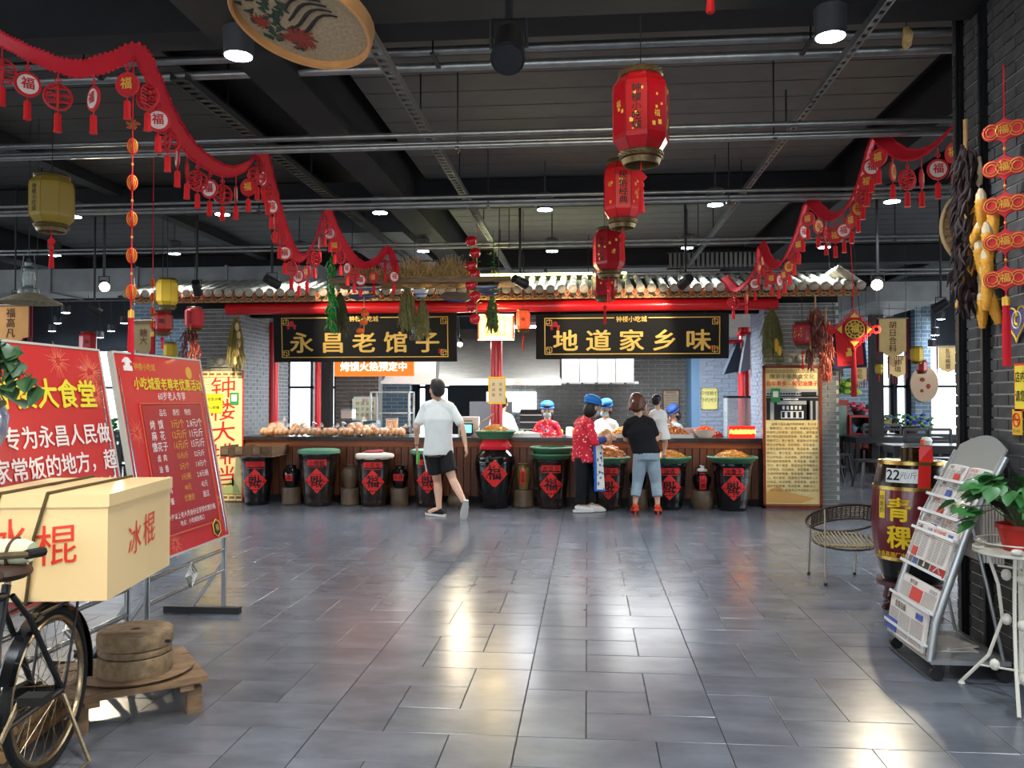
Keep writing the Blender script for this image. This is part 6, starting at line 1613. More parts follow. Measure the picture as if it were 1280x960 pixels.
# work lights outside the view that warm the ice box, price boards and near floor
def offspot(loc, aim, e, size, col=(1, .84, .6)):
    l = bpy.data.lights.new('spot_beam', 'SPOT'); l.energy = e; l.color = col; l.spot_size = R(size); l.spot_blend = .5; l.shadow_soft_size = .05
    o = bpy.data.objects.new('spot_beam', l); COL.objects.link(o); o.location = loc; o.rotation_euler = (Vector(aim)-Vector(loc)).to_track_quat('-Z', 'Y').to_euler()
offspot((-1.2, 1.2, 3.5), (-2.3, 3.7, .8), 130, 60)
offspot((.3, 3.0, 3.7), (-.5, 6.4, 4.0), 60, 70)
# ============================================================ LEFT FOREGROUND
CH = mat('chrome_tube', (150, 154, 156), r=.2, m=.95)
def board_stand(name, label, yc, title_fn, w=1.07, red=(206, 34, 40)):
    t = thing(name, label, 'poster board', (-2.5, yc, 0), PI/2)
    M_ = mat('poster_red_%d' % red[0], red, r=.35, coat=.15, var=.08, sc=2)
    bd = part('board', B().bx(-w/2, 0, 0, w/2, .025, 1.22, 0), M_, t, loc=(0, -.02, .54), rot=(-R(10.4), 0, 0))
    part('edge_strip', B().bx(-w/2-.012, -.004, -.012, -w/2, .03, 1.23).bx(w/2, -.004, -.012, w/2+.012, .03, 1.23).bx(-w/2, -.004, 1.22, w/2, .03, 1.232).bx(-w/2, -.004, -.012, w/2, .03, 0), mat('board_edge', (190, 186, 176), r=.4), bd)
    for s_ in (-1, 1):
        x = s_*(w/2-.03)
        part('leg', B().tube([(x, 0, .05), (x, 0, .6), (x, .2, 1.65)], .017, 10), CH, t, True)
        part('foot_bar', B().bx(x-.025, -.12, 0, x+.025, .42, .045), DKM, t)
        part('brace', B().bar((x, .22, .05), (x, .01, .34), .02, .02), CH, t)
    for z in (.3, .44): part('cross_rail', B().tube([(-w/2+.03, 0, z), (w/2-.03, 0, z)], .014, 10), CH, t, True)
    b = B(); q = .075
    for k in (1, .6, .25): 
        pts_ = [(0, -.016, .37+q*k), (q*k, -.016, .37), (0, -.016, .37-q*k), (-q*k, -.016, .37)]
        b.tube(pts_, .006, 5, closed=True)
    part('rail_ornament', b, STL, t)
    title_fn(bd, w); return t
TY = mat('text_yellow', (240, 222, 50), r=.5); TW = mat('text_white', (244, 232, 226), r=.5); TDK = mat('text_gold_dull', (226, 170, 60), r=.5); PANL = mat('panel_crimson', (176, 26, 34), r=.4)
FW = mat('firework_peach', (240, 120, 90), r=.5)
def firework(bd, x, z, r, n=24, y=-.002):
    b = B()
    for i in range(n):
        a_ = 2*PI*i/n+random.uniform(-.1, .1); L = r*random.uniform(.5, 1); p0 = Vector((x, y, z))+Vector((math.cos(a_), 0, math.sin(a_)))*L*.3; p1 = Vector((x, y, z))+Vector((math.cos(a_), 0, math.sin(a_)))*L; nn = Vector((-math.sin(a_), 0, math.cos(a_)))*.003
        b.add([p0-nn, p1-nn*.4, p1+nn*.4, p0+nn], [(0, 1, 2, 3)])
    part('firework_print', b, FW, bd)
def fA(bd, w):
    text('钟楼大食堂', bd, TY, .03, .965, .158, -.005, bold=.03, res=2, sx=1.05)
    text('专为永昌人民做', bd, TW, .09, .755, .115, -.005, bold=.02, res=2, sx=1.05)
    text('家常饭的地方，超', bd, TW, .05, .61, .115, -.005, bold=.02, res=2, sx=1.05)
    text('值的享受，您值的', bd, TW, .05, .465, .115, -.005, bold=.02, res=2, sx=1.05)
    random.seed(2); firework(bd, .16, 1.15, .1, 26); firework(bd, .42, 1.1, .12, 40); firework(bd, .44, .98, .1, 40); firework(bd, .46, .3, .12, 30)
def fB(bd, w):
    text('小吃城爱老尊老优惠活动', bd, TY, .06, 1.04, .083, -.004, bold=.02, res=2, sx=.95)
    text('60岁老人专享', bd, TW, .06, .965, .06, -.004, bold=.008, res=2)
    text('钟楼小吃城', bd, TDK, -.22, 1.145, .05, -.004, bold=.01)
    b = B(); b.bx(-.45, -.004, 1.12, -.36, 0, 1.15); b.bx(-.43, -.004, 1.15, -.38, 0, 1.17); b.prism([(-.46, 0, 1.17), (-.35, 0, 1.17), (-.39, 0, 1.2), (-.42, 0, 1.2)], (0, -.004, 0)); part('gate_emblem', b, TW, bd)
    part('moon_print', B().lathe([(.042, -.002), (.042, .002)], 24).xf(Matrix.Translation((.34, -.002, 1.13)) @ Matrix.Rotation(PI/2, 4, 'X')), TDK, bd)
    pn = part('price_panel', B().bx(-.33, -.006, .13, .42, 0, .905), PANL, bd)
    b = B()
    for (x0, z0, x1, z1) in ((-.35, .11, -.345, .925), (.435, .11, .44, .925), (-.35, .92, .44, .925), (-.35, .11, .44, .115)): b.bx(x0, -.008, z0, x1, -.002, z1)
    part('panel_border', b, mat('border_peach', (226, 110, 80), r=.4), bd)
    text('品名      原价     特价', bd, TW, .06, .86, .046, -.009, bold=.006)
    rows = [('烤  馍', '3元/个', '2.8元/个'), ('麻  花', '12元/斤', '11元/斤'), ('馓花子', '16元/斤', '15元/斤'), ('卤  肉', '55元/斤', '52元/斤'), ('油  香', '2元/个', '1.8元/个'), ('凉  面', '3元/碗', '2.8元/碗'), ('卤  鸡', '48元', '42元'), ('套  餐', '优惠价', '面议')]
    for i, (a, b_, c_) in enumerate(rows):
        z = .785-.068*i-(.012 if i > 2 else 0)*0; h = .062 if i < 3 else .046
        text(a, bd, TW, -.2, z, h, -.009, bold=.012); text(b_, bd, TDK, .06, z, h, -.009, bold=.012); text(c_, bd, TW, .29, z, h, -.009, bold=.012)
    text('凡60岁以上老人凭身份证享受优惠价格', bd, TW, .05, .215, .04, -.009, bold=.01); text('地点：小吃城各档口', bd, TW, .05, .165, .036, -.009, bold=.01)
    b = B().lathe([(.055, -.003), (.055, .003)], 6).xf(Matrix.Translation((.36, -.005, .07)) @ Matrix.Rotation(PI/2, 4, 'X') @ Matrix.Rotation(PI/6, 4, 'Z')); part('hex_badge', b, INK, bd)
    b = B().tube([(.36+.058*math.cos(q), -.008, .07+.058*math.sin(q)) for q in [PI/6+PI/3*j for j in range(6)]], .004, 5, closed=True); part('badge_ring', b, GOLDP, bd); text('福', bd, GOLDP, .36, .07, .05, -.012)
    random.seed(4)
    for x, z, r_ in ((-.42, .75, .1), (-.2, .06, .09), (.47, .25, .06)): firework(bd, x, z, r_, 22)
board_stand('price_board', 'red price board with white and yellow rows on a chrome stand, right one of two', 5.085, fB)
board_stand('poster_board', 'red board with large yellow canteen characters on a chrome stand, left one of two', 3.87, fA, red=(200, 36, 36))

# ---- tall yellow poster on the left pier
a, c = at(243, 463, 11.66), at(302, 627, 11.66); w, h = c.x-a.x, a.z-c.z
t = thing('tall_poster', 'tall pale yellow poster with red brush characters on the left brick pier', 'poster', ((a.x+c.x)/2, 11.68, c.z))
part('sheet', B().bx(-w/2, 0, 0, w/2, .015, h), mat('poster_cream', (246, 230, 160), r=.6, var=.05, sc=2), t)
part('red_edge', B().bx(w/2-.008, -.003, 0, w/2+.008, .015, h), REDP, t)
b = B()
for z0 in (.0, h-.11):
    b.bx(-w/2, -.003, z0, w/2, 0, z0+.012).bx(-w/2, -.003, z0+.098, w/2, 0, z0+.11)
    for i in range(7): x = -w/2+w*(i+.5)/7; b.box((x, -.002, z0+.055), (.07, .004, .035)); b.bx(x-.045, -.003, z0, x-.04, 0, z0+.11)
part('lattice_border', b, mat('lattice_brown', (150, 104, 60), r=.6), t)
BR_ = mat('brush_red', (216, 34, 30), r=.5)
for i, ch in enumerate('钟楼大排档'): text(ch, t, BR_, .07, h*(.855-.17*i), .33, -.004, res=2, sx=1.2, shear=.12, name='brush_character')
o = part('yellow_sticker', B().bx(-.34, -.008, h-.62, .06, -.004, h-.34), mat('sticker_yellow', (250, 232, 40), r=.4), t)
text('店内已全面消毒', o, mat('sticker_ink', (90, 80, 30), r=.5), -.14, h-.42, .052, -.011, bold=.01); text('请您放心就餐', o, mat('sticker_ink', (90, 80, 30)), -.14, h-.54, .052, -.011, bold=.01)
part('green_card', B().bx(.17, -.008, h-.5, .3, -.002, h-.32), mat('card_green', (60, 150, 80), r=.4), t); part('card_face', B().bx(.195, -.011, h-.45, .275, -.006, h-.35), WHT, t)
b = B(); random.seed(9)
for i in range(6): b.tube([(-.4, -.002, h-.2-.03*i), (-.2+.05*i, -.003, h-.15-.05*i), (.0+.04*i, -.002, h-.22-.02*i)], [.008, .005, .002], 5, ry=.002)
part('ink_branch', b, mat('branch_brown', (150, 110, 80), r=.7), t)
b = B(); b.prism([(-.1, -.002, .12), (.02, -.002, .26), (.1, -.002, .2), (.22, -.002, .34), (w/2-.02, -.002, .12)], (0, -.002, 0)); part('ink_hills', b, mat('hill_green', (186, 196, 120), r=.7), t)

# ---- ice-lolly box on the bicycle
BOXM = mat('cream_card', (246, 214, 156), r=.45, var=.04, sc=1.5)
th = R(8.9); ctr = Vector((-1.945, 3.515, 0))+Vector((-.988, -.155, 0))*.275
t = thing('lolly_box', 'large cream lidded box with red characters tied on the bicycle rack', 'box', (ctr.x, ctr.y, .678), th)
W2, D2, H2 = .275, .36, .42
part('body', B().bx(-W2, -D2, 0, W2, D2, H2-.035), BOXM, t); part('lid', B().bx(-W2-.008, -D2-.008, H2-.05, W2+.008, D2+.008, H2), BOXM, t)
BRR = mat('brush_red_ink', (236, 62, 40), r=.5)
text('冰', t, BRR, -.115, .22, .19, -D2-.003, res=2, shear=.1, sx=.9); text('棍', t, BRR, .08, .21, .17, -D2-.003, res=2, shear=.1)
o = text('冰棍', t, BRR, 0, 0, .15, 0, res=2, space=1.25, shear=.1); o.location = (W2+.003, 0, .2); o.rotation_euler = (0, 0, PI/2)
ROPE = mat('dark_rope', (92, 74, 44), r=.9)
for x in (-.18, .0):
    part('tie_rope', B().tube([(x-.03, -D2-.012, -.01), (x, -D2-.014, H2*.6), (x+.05, -D2-.012, H2+.006), (x+.09, D2+.01, H2+.006), (x+.09, D2+.012, 0)], .007, 6), ROPE, t)

# ---- bicycle
TYR = mat('tyre_rubber', (22, 22, 22), r=.8); RIM = mat('rusty_chrome', (150, 132, 104), r=.25, m=.9, var=.3, sc=20); FRB = mat('frame_black', (26, 26, 28), r=.35, var=.3, sc=10)
hub = Vector((-2.14, 3.17, .32)); aB = PI+R(7.5)
t = thing('black_bicycle', 'old black bicycle with rusty chrome rims carrying the cream lolly box', 'bicycle', (hub.x, hub.y, 0), aB)
RW = .32
def wheel(y, nm):
    e = bpy.data.objects.new(nm, None); COL.objects.link(e); e.parent = t; e.location = (0, y, RW)
    circ = lambda r_, n=48: [(0, r_*math.cos(q), r_*math.sin(q)) for q in [2*PI*j/n for j in range(n)]]
    part('tyre', B().tube(circ(RW-.018), .017, 10, closed=True), TYR, e, True)
    part('rim', B().tube(circ(RW-.043), .013, 8, closed=True), RIM, e, True)
    part('hub', B().tube([(-.045, 0, 0), (.045, 0, 0)], .018, 12).tube([(-.04, 0, 0), (-.034, 0, 0)], .032, 14).tube([(.034, 0, 0), (.04, 0, 0)], .032, 14), FRB, e, True)
    for k in range(36):
        a_ = 2*PI*k/36; s_ = .037 if k % 2 else -.037; off = .5 if (k//2) % 2 else -.5
        ob('spoke', spoke_me, e, (0, 0, 0)) if False else part('spoke', B().tube([(s_, .028*math.cos(a_+off), .028*math.sin(a_+off)), (0, (RW-.05)*math.cos(a_), (RW-.05)*math.sin(a_))], .0014, 4), RIM, e)
    return e
wheel(0, 'rear_wheel'); wheel(1.1, 'front_wheel')
BB = Vector((0, .46, .29)); ST = Vector((0, .3, .8)); HT = Vector((0, .92, .86)); HB = Vector((0, .96, .72))
part('frame', B().tube([BB, ST], .016, 10).tube([ST+Vector((0, .02, -.04)), HT], .016, 10).tube([BB, HB], .018, 10).tube([HB+Vector((0, .01, -.05)), HT+Vector((0, -.01, .06))], .02, 10), FRB, t, True)
for s_ in (-1, 1):
    part('seat_stay', B().tube([(s_*.055, 0, RW), (s_*.04, .22, .66), (s_*.02, .3, .76)], .011, 8), FRB, t, True)
    part('chain_stay', B().tube([(s_*.055, 0, RW), (s_*.035, .38, .3)], .012, 8), FRB, t, True)
    part('fork_blade', B().tube([(s_*.055, 1.1, RW), (s_*.045, 1.02, .6), (s_*.02, .97, .7)], .011, 8), FRB, t, True)
    part('rack_strut', B().tube([(s_*.065, 0, RW), (s_*.07, -.1, .665)], .006, 6), FRB, t, True)
    part('crank', B().tube([(s_*.07, .46, .29), (s_*.075, .46+s_*.12, .29-s_*.11)], .01, 6), RIM, t)
    part('pedal', B().bx(min(s_*.08, s_*.17), .46+s_*.12-.035, .29-s_*.11-.015, max(s_*.08, s_*.17), .46+s_*.12+.035, .29-s_*.11+.015), TYR, t)
part('rear_rack', B().tube([(-.07, .2, .665), (-.07, -.38, .665), (.07, -.38, .665), (.07, .2, .665)], .007, 6).tube([(0, .2, .665), (0, -.38, .665)], .006, 6).tube([(-.07, -.1, .665), (.07, -.1, .665)], .006, 6), FRB, t, True)
def fender(y, a0_, a1_):
    b = B(); n = 20; vs = []
    for j in range(n+1):
        q = a0_+(a1_-a0_)*j/n
        for (dx, rr) in ((-.032, RW+.004), (-.02, RW+.016), (.02, RW+.016), (.032, RW+.004)): vs.append((dx, y+rr*math.cos(q), RW+rr*math.sin(q)))
    b.add(vs, [(j*4+i, j*4+i+1, j*4+i+5, j*4+i+4) for j in range(n) for i in range(3)]); return b
part('rear_fender', fender(0, R(20), R(190)), mat('fender_black', (14, 14, 15), r=.2, coat=.6), t, True); part('front_fender', fender(1.1, R(30), R(170)), mat('fender_black', (14, 14, 15)), t, True)
part('chain_case', B().tube([(.055, .0, RW), (.055, .46, .29)], .045, 12, ry=.012, up=(1, 0, 0)).lathe([(.1, -.006), (.1, .006)], 24).xf(Matrix.Identity(4)) if False else B().tube([(.06, 0, RW+.04), (.06, .46, .38), (.06, .54, .3), (.06, .46, .2), (.06, 0, RW-.04)], .01, 6).bar((.06, 0, RW), (.06, .46, .29), .012, .09), FRB, t)
part('kickstand', B().tube([(-.06, 0, RW-.02), (-.15, -.03, .02), (-.15, .06, .02)], .009, 6).tube([(.06, 0, RW-.02), (.15, -.03, .02), (.15, .06, .02)], .009, 6), RIM, t)
part('seat', B().ball((0, .28, .84), (.07, .1, .03), 14).ball((0, .38, .84), (.03, .08, .022), 10), mat('saddle_brown', (60, 40, 30), r=.6), t, True); part('seat_post', B().tube([(0, .3, .78), (0, .28, .85)], .012, 8), RIM, t)
part('handlebar', B().tube([(-.28, .7, .98), (-.24, .85, 1.0), (-.05, .93, .98), (.05, .93, .98), (.24, .85, 1.0), (.28, .7, .98)], .011, 8).tube([(0, .93, .98), (0, .92, .9)], .012, 8), RIM, t, True)
for s_ in (-1, 1): part('grip', B().tube([(s_*.28, .7, .98), (s_*.29, .62, .975)], .016, 8), TYR, t)
# rolled bundle on the saddle side
c = Vector((-2.13, 2.9, .915))
t = thing('rolled_bundle', 'pale green rolled cloth bundle tied with dark straps before the lolly box', 'bundle', c, R(8))
part('roll', crinkle(B().tube([(-.16, 0, 0), (-.12, 0, 0), (.07, 0, 0), (.1, 0, 0)], [.03, .045, .047, .035], 18), .003), mat('pale_green_cloth', (212, 216, 180), r=.6), t, True)
for x in (-.06, .03): part('strap', B().tube([(x+.01*math.sin(q), .05*math.cos(q), .05*math.sin(q)) for q in [2*PI*j/16 for j in range(16)]], .006, 5, closed=True), mat('strap_brown', (84, 48, 36), r=.7), t)
part('hook', B().tube([(-.02, .0, -.045), (-.02, .02, -.1)], .008, 6), DKM, t)
# ---- millstone on a low cart
p = Vector((-2.17, 3.84, 0))
t = thing('wooden_cart', 'low weathered plank stand on short square legs under the millstone', 'stand', (p.x, p.y, 0), R(38))
for i in range(4): part('plank', B().box((0, -.21+i*.14, .165+random.uniform(-.002, .002)), (.58, .134, .03)), OLDW, t)
for x in (-.22, .22): part('batten', B().box((x*.9, 0, .135), (.06, .54, .028)), OLDW, t)
for x in (-.24, .24):
    for y in (-.2, .2): part('leg', B().box((x, y, .06), (.065, .065, .12)), OLDW, t)
STN = mat('millstone', (132, 112, 86), r=.95, var=.3, sc=25, bump=.9)
c = Vector((-2.14, 3.82, .183))
t = thing('millstone', 'small round two-layer millstone with a hole in the top', 'millstone', c)
def stone(z0, z1, r):
    b = B(); n = 60; pr = []
    b.lathe([(r*.98, z0), (r, z0+.01), (r, z1-.01), (r*.97, z1), (.025, z1), (.024, z1-.03), (.001, z1-.03)], n)
    b.v = [(x*(1+.006*((i*7919) % 5-2)), y*(1+.006*((i*7919) % 5-2)), z) for i, (x, y, z) in enumerate(b.v)]
    return b
part('lower_stone', stone(0, .09, .165), STN, t, True); part('middle_ring', stone(.096, .125, .163), STN, t, True); part('upper_stone', stone(.13, .2, .168), STN, t, True)
part('iron_pin', B().box((.172, -.03, .155), (.03, .012, .012)), DKM, t)
part('wooden_spill_tray', B().lathe([(.2, -.002), (.24, .0), (.26, .014), (.25, .014), (.2, .004)], 36), OLDW, t, True)
# firewood behind the wheel
c = fl(-10, 915); t = thing('firewood_bundle', 'split firewood sticks stacked behind the bicycle wheel at the left edge', 'firewood', (-2.46, 3.42, 0), R(8))
random.seed(12)
for i in range(9):
    r_ = .028; lv = i//3; x = -.05+(i % 3)*.062+lv*.02; part('log', B().tube([(x, -.24, .03+lv*.055), (x+random.uniform(-.02, .02), .26, .03+lv*.055)], r_, 7), mat('firewood', (150, 112, 72), r=.85, var=.35, sc=12), t)
# trailing plant in a hanging blue and white pot at the left edge
vp = at(-38, 520, 3.15)
t = thing('blue_white_vase', 'blue and white porcelain hanging pot at the left edge under the trailing leaves', 'pot', (vp.x, vp.y, 1.206))
for q in (0, 2.1, 4.2): part('hang_cord', B().tube([(.085*math.cos(q), .085*math.sin(q), .36), (0, 0, 1.3), (0, 0, 2.85)], .003, 4), BAM, t)
part('vase_body', B().lathe([(.07, 0), (.08, .02), (.13, .12), (.14, .2), (.1, .29), (.07, .32), (.09, .36), (.08, .36), (.055, .32), (.001, .3)], 28), mat('porcelain', (190, 200, 220), r=.15, var=.35, sc=9, c2=(60, 84, 160)), t, True)
def leaf_mesh(L, Wd, m_, bend=.2, heart=True):
    rows = [(0, .0), (.05, .55), (.2, .95), (.4, 1.0), (.65, .75), (.85, .35), (1, .0)] if heart else [(0, 0), (.2, .6), (.5, 1), (.8, .6), (1, 0)]
    vs = []; n = len(rows)
    for f, w_ in rows:
        y = f*L-(.06*L if heart and 0 < f < .1 else 0); z = -bend*L*f*f
        vs += [(-w_*Wd/2, y, z+.12*Wd*w_), (0, f*L, z), (w_*Wd/2, y, z+.12*Wd*w_)]
    b = B(); b.add(vs, [(3*i+j, 3*i+j+1, 3*i+j+4, 3*i+j+3) for i in range(n-1) for j in (0, 1)])
    return mk(b, 'leaf', m_, True)
LFD = leaf_mesh(.085, .075, mat('leaf_dark', (52, 84, 50), r=.45, var=.25, sc=20))
random.seed(21)
t = thing('trailing_plant', 'trailing green leafy plant hanging over the left edge above the red board', 'plant', (vp.x, vp.y, 1.53))
for j, tgt in enumerate([(14, 432), (22, 452), (10, 480), (36, 470), (52, 486), (18, 500), (2, 455), (28, 440), (8, 505)]):
    q = at(tgt[0], tgt[1], 3.12)-Vector((vp.x, vp.y, 1.53)); p0 = Vector((0, 0, -.02)); m1 = p0.lerp(q, .5)+Vector((0, -.02, .12))
    part('stem', B().tube([p0, m1, q], .003, 5), mat('stem_green', (80, 100, 60), r=.6), t)
    for k in range(5):
        f = .35+.65*k/4; P0 = p0.lerp(m1, f*2) if f < .5 else m1.lerp(q, (f-.5)*2)
        ob('leaf', LFD, t, P0, (random.uniform(-1.1, -.2), random.uniform(-.5, .5), random.uniform(2.2, 4.3)))
# ============================================================ RIGHT SIDE
# ---- framed story poster leaning on the right pier
a, c = at(953, 457, 11.66), at(1028, 637, 11.66); w, h = c.x-a.x, a.z
t = thing('story_poster', 'tall brown-framed poster with black-and-white shop photo and many text lines', 'poster', ((a.x+c.x)/2, 11.66, 0))
FB = mat('frame_red_brown', (120, 52, 30), r=.35, var=.2, sc=6); e = .035
part('frame', B().bx(-w/2, -.02, 0, w/2, .03, e*1.3).bx(-w/2, -.02, h-e, w/2, .03, h).bx(-w/2, -.02, 0, -w/2+e, .03, h).bx(w/2-e, -.02, 0, w/2, .03, h), FB, t)
part('sheet', B().bx(-w/2+.02, .0, .03, w/2-.02, .02, h-.02), mat('poster_buff', (232, 198, 122), r=.6, var=.08, sc=1.5, c2=(246, 226, 166)), t)
b = B(); n = 13
for i in range(n):
    x = -w/2+.05+i*(w-.1)/n; s_ = .05; z0 = h-.1
    for (x0, z0_, x1, z1_) in ((0, 0, .045, .006), (0, 0, .006, .04), (0, .036, .035, .042), (.03, .015, .036, .042), (.015, .015, .036, .02)): b.bx(x+x0, -.003, z0+z0_, x+x1, 0, z0+z1_)
part('key_border', b, mat('border_dark', (100, 70, 30), r=.5), t)
text('傳承中華飲食文化', t, mat('title_brown', (90, 64, 44), r=.6), 0, h-.155, .075, -.003, res=2)
text('百年美食—候记油馓子', t, mat('title_red', (220, 40, 36), r=.5), 0, h-.25, .074, -.003, bold=.015, res=2, sx=.93)
ph = part('shop_photo', B().bx(-w/2+.045, -.004, h-.74, w/2-.045, 0, h-.32), mat('photo_grey', (176, 176, 174), r=.5), t)
PDK = mat('photo_black', (24, 24, 26), r=.5); PLT = mat('photo_white', (232, 232, 230), r=.5)
b = B(); b.bx(-w/2+.045, -.007, h-.48, w/2-.045, -.003, h-.44); z1 = h-.74
for i in range(18): x = -w/2+.07+i*(w-.14)/18; b.ball((x, -.005, h-.385), (.016, .003, .014), 6)
for x0, x1 in ((-w/2+.05, -w/2+.1), (-.24, -.2), (.2, .24), (w/2-.12, w/2-.08), (w/2-.2, w/2-.17)): b.bx(x0, -.007, z1, x1, -.003, h-.48)
b.bx(-.2, -.007, z1, .2, -.003, h-.53); b.bx(-w/2+.045, -.007, h-.43, w/2-.045, -.003, h-.41); b.bx(.12, -.007, h-.42, .32, -.003, h-.36)
part('photo_dark_shapes', b, PDK, ph)
b = B().bx(-.15, -.01, z1+.02, .15, -.007, z1+.12).bx(-.12, -.01, h-.47, .08, -.007, h-.45)
for i in range(5): b.bx(-.13+i*.055, -.01, z1+.14, -.1+i*.055, -.007, z1+.19)
part('photo_light_shapes', b, PLT, ph)
b = B(); 
for i in range(4): b.bx(-.14+i*.075, -.012, z1+.03, -.1+i*.075, -.01, z1+.11)
part('photo_panels', b, PDK, ph)
part('green_card', B().bx(-.28, -.012, h-.5, -.16, -.004, h-.31), mat('card_green', (60, 150, 80)), t); part('card_face', B().bx(-.255, -.015, h-.43, -.185, -.01, h-.35), WHT, t)
base = '油馓子是永昌的传统美食，色泽金黄，香脆可口，老少皆宜，是逢年过节待客的上好佳品，远近闻名，深受喜爱。'
TB = mat('body_text', (112, 88, 56), r=.6)
for i in range(17):
    s_ = (base*3)[i*16 % 47:][:17]; text(s_ if i else '    '+s_[:15], t, TB, 0, h-.8-.056*i, .04, -.003)
part('leaf_print', B().prism([(-.38, -.002, .08), (.1, -.002, .07), (.3, -.002, .14), (-.05, -.002, .22), (-.2, -.002, .3), (-.38, -.002, .2)], (0, -.001, 0)), mat('print_orange', (218, 166, 92), r=.6), t)
part('bottom_border', B().bx(-w/2+.04, -.003, .05, w/2-.04, 0, .06), TB, t)

# ---- barley-wine barrel
BC = Vector((2.3, 6.2, 0)); face = math.atan2(-BC.x, BC.y)
t = thing('wine_barrel', 'dark red wine barrel with yellow characters and brass hoops', 'barrel', (BC.x, BC.y, .2), face-R(16))
prof = [(.195, 0), (.225, .1), (.252, .22), (.268, .4), (.262, .56), (.245, .7), (.215, .83), (.2, .845)]
def bprof(z0, z1, push=0, n=6): return [(interp(prof, z0+(z1-z0)*i/n)+push, z0+(z1-z0)*i/n) for i in range(n+1)]
part('lower_band', B().lathe([(.001, 0)]+bprof(0, .17), 40), mat('barrel_black', (18, 18, 18), r=.25, coat=.4), t, True)
part('body', B().lathe(bprof(.17, .66, .001), 40, caps=False), mat('barrel_maroon', (104, 16, 26), r=.28, coat=.4), t, True)
part('upper_band', B().lathe(bprof(.66, .845)+[(.18, .845), (.18, .825), (.001, .825)], 40), mat('barrel_brass_dark', (44, 38, 28), r=.22, m=.5), t, True)
BRS = mat('brass', (206, 174, 96), r=.22, m=1)
for z in (.165, .655, .83): part('hoop', B().lathe([(interp(prof, z)+.002, z-.012), (interp(prof, z)+.007, z-.012), (interp(prof, z)+.007, z+.012), (interp(prof, z)+.002, z+.012)], 40), BRS, t, True)
def wrapt(body, x, z, s_, m_, **k):
    me = text_mesh(body, **k); me.transform(Matrix.Translation((x, 0, 0)) @ Matrix.Rotation(PI/2, 4, 'X') @ Matrix.Scale(s_, 4)); me.materials.append(m_); wrapmesh(me, prof, z, .006); return ob('lettering', me, t)
YP = mat('yellow_paint', (246, 206, 30), r=.45)
wrapt('青', -.01, .5, .17, YP, bold=.03, res=2); wrapt('稞', -.01, .31, .17, YP, bold=.03, res=2); wrapt('永昌县酒厂出品青稞酒', .0, .195, .038, YP, bold=.02)
me = grid_mesh(lambda i, j: ((i-.5)*.05-.135, 0, (j-.5)*.19), 5, YP, 'yellow_tag'); wrapmesh(me, prof, .54, .003); ob('yellow_tag', me, t)
wrapt('特惠价', -.135, .54, .042, INK, vert=True)
me = grid_mesh(lambda i, j: ((i-.5)*.22+.0, 0, (j-.5)*.095), 6, WHT, 'number_card'); wrapmesh(me, prof, .745, .003); ob('number_card', me, t); wrapt('22', -.055, .745, .1, INK, bold=.02, res=3); wrapt('元/斤', .05, .745, .05, mat('grey_ink', (120, 120, 130)), bold=.0)
part('spout_cap', B().lathe([(.07, .83), (.07, .93), (.065, .935), (.001, .935)], 24), mat('cap_black_brass', (60, 50, 30), r=.2, m=.8), t, True)
me = grid_mesh(lambda i, j: ((i-.5)*.085+.15, 0, (j-.5)*.2), 6, mat('red_ribbon', (222, 40, 34), r=.4), 'red_ribbon'); wrapmesh(me, prof, .745, .005); ob('red_ribbon', me, t)
part('red_ribbon_top', B().prism([(.1, -.17, .84), (.18, -.13, .84), (.14, .0, .94), (.05, .0, .94)], (0, .0, .004)), mat('red_ribbon', (222, 40, 34)), t)
part('tap', B().tube([(-.0, -.22, .06), (0, -.28, .06), (0, -.28, .02)], .012, 8).tube([(-.02, -.26, .085), (.02, -.26, .085)], .005, 6), BRS, t, True)
t = thing('barrel_stand', 'dark red carved wooden stand with scroll feet under the barrel', 'stand', (BC.x, BC.y, 0), face)
DR = mat('dark_red_wood', (64, 20, 22), r=.3, coat=.4)
part('ring', B().lathe([(.2, .16), (.24, .165), (.24, .195), (.001, .199)], 30), DR, t, True)
for k in range(4): q = PI/4+k*PI/2; d = Vector((math.cos(q), math.sin(q), 0)); part('leg', B().tube([d*.2+ZV*.17, d*.22+ZV*.1, d*.18+ZV*.05, d*.23+ZV*.02, d*.26+ZV*.02], [.03, .034, .022, .022, .018], 10), DR, t, True)
# dark table behind the rack
t = thing('dark_side_table', 'dark wooden table with magazines behind the newspaper rack', 'table', (3.08, 6.75, 0))
part('top', B().bx(-.42, -.4, .93, .42, .4, .97), mat('ebony', (16, 14, 14), r=.2, coat=.3), t)
for x in (-.33, .33):
    for y in (-.32, .32): part('leg', B().tube([(x, y, 0), (x*1.05, y, .3), (x*.95, y, .6), (x, y, .93)], [.035, .03, .045, .035], 10), DR, t, True)
part('stretcher', B().bx(-.33, -.02, .3, .33, .02, .34), DR, t)
for i in range(3): solo('magazine', ['white magazine lying at the left edge of the dark side table', 'red and white magazine fanned on the dark side table', 'pale magazine at the back of the dark side table'][i], 'magazine', B().box((0, 0, .004), (.21, .28, .008)), mat('magazine_%d' % i, ((225, 225, 222), (206, 120, 110), (190, 200, 205))[i], r=.35), loc=(2.85+.09*i, 6.6+.05*i, .971+.009*i), rot=(0, 0, .3-.4*i))

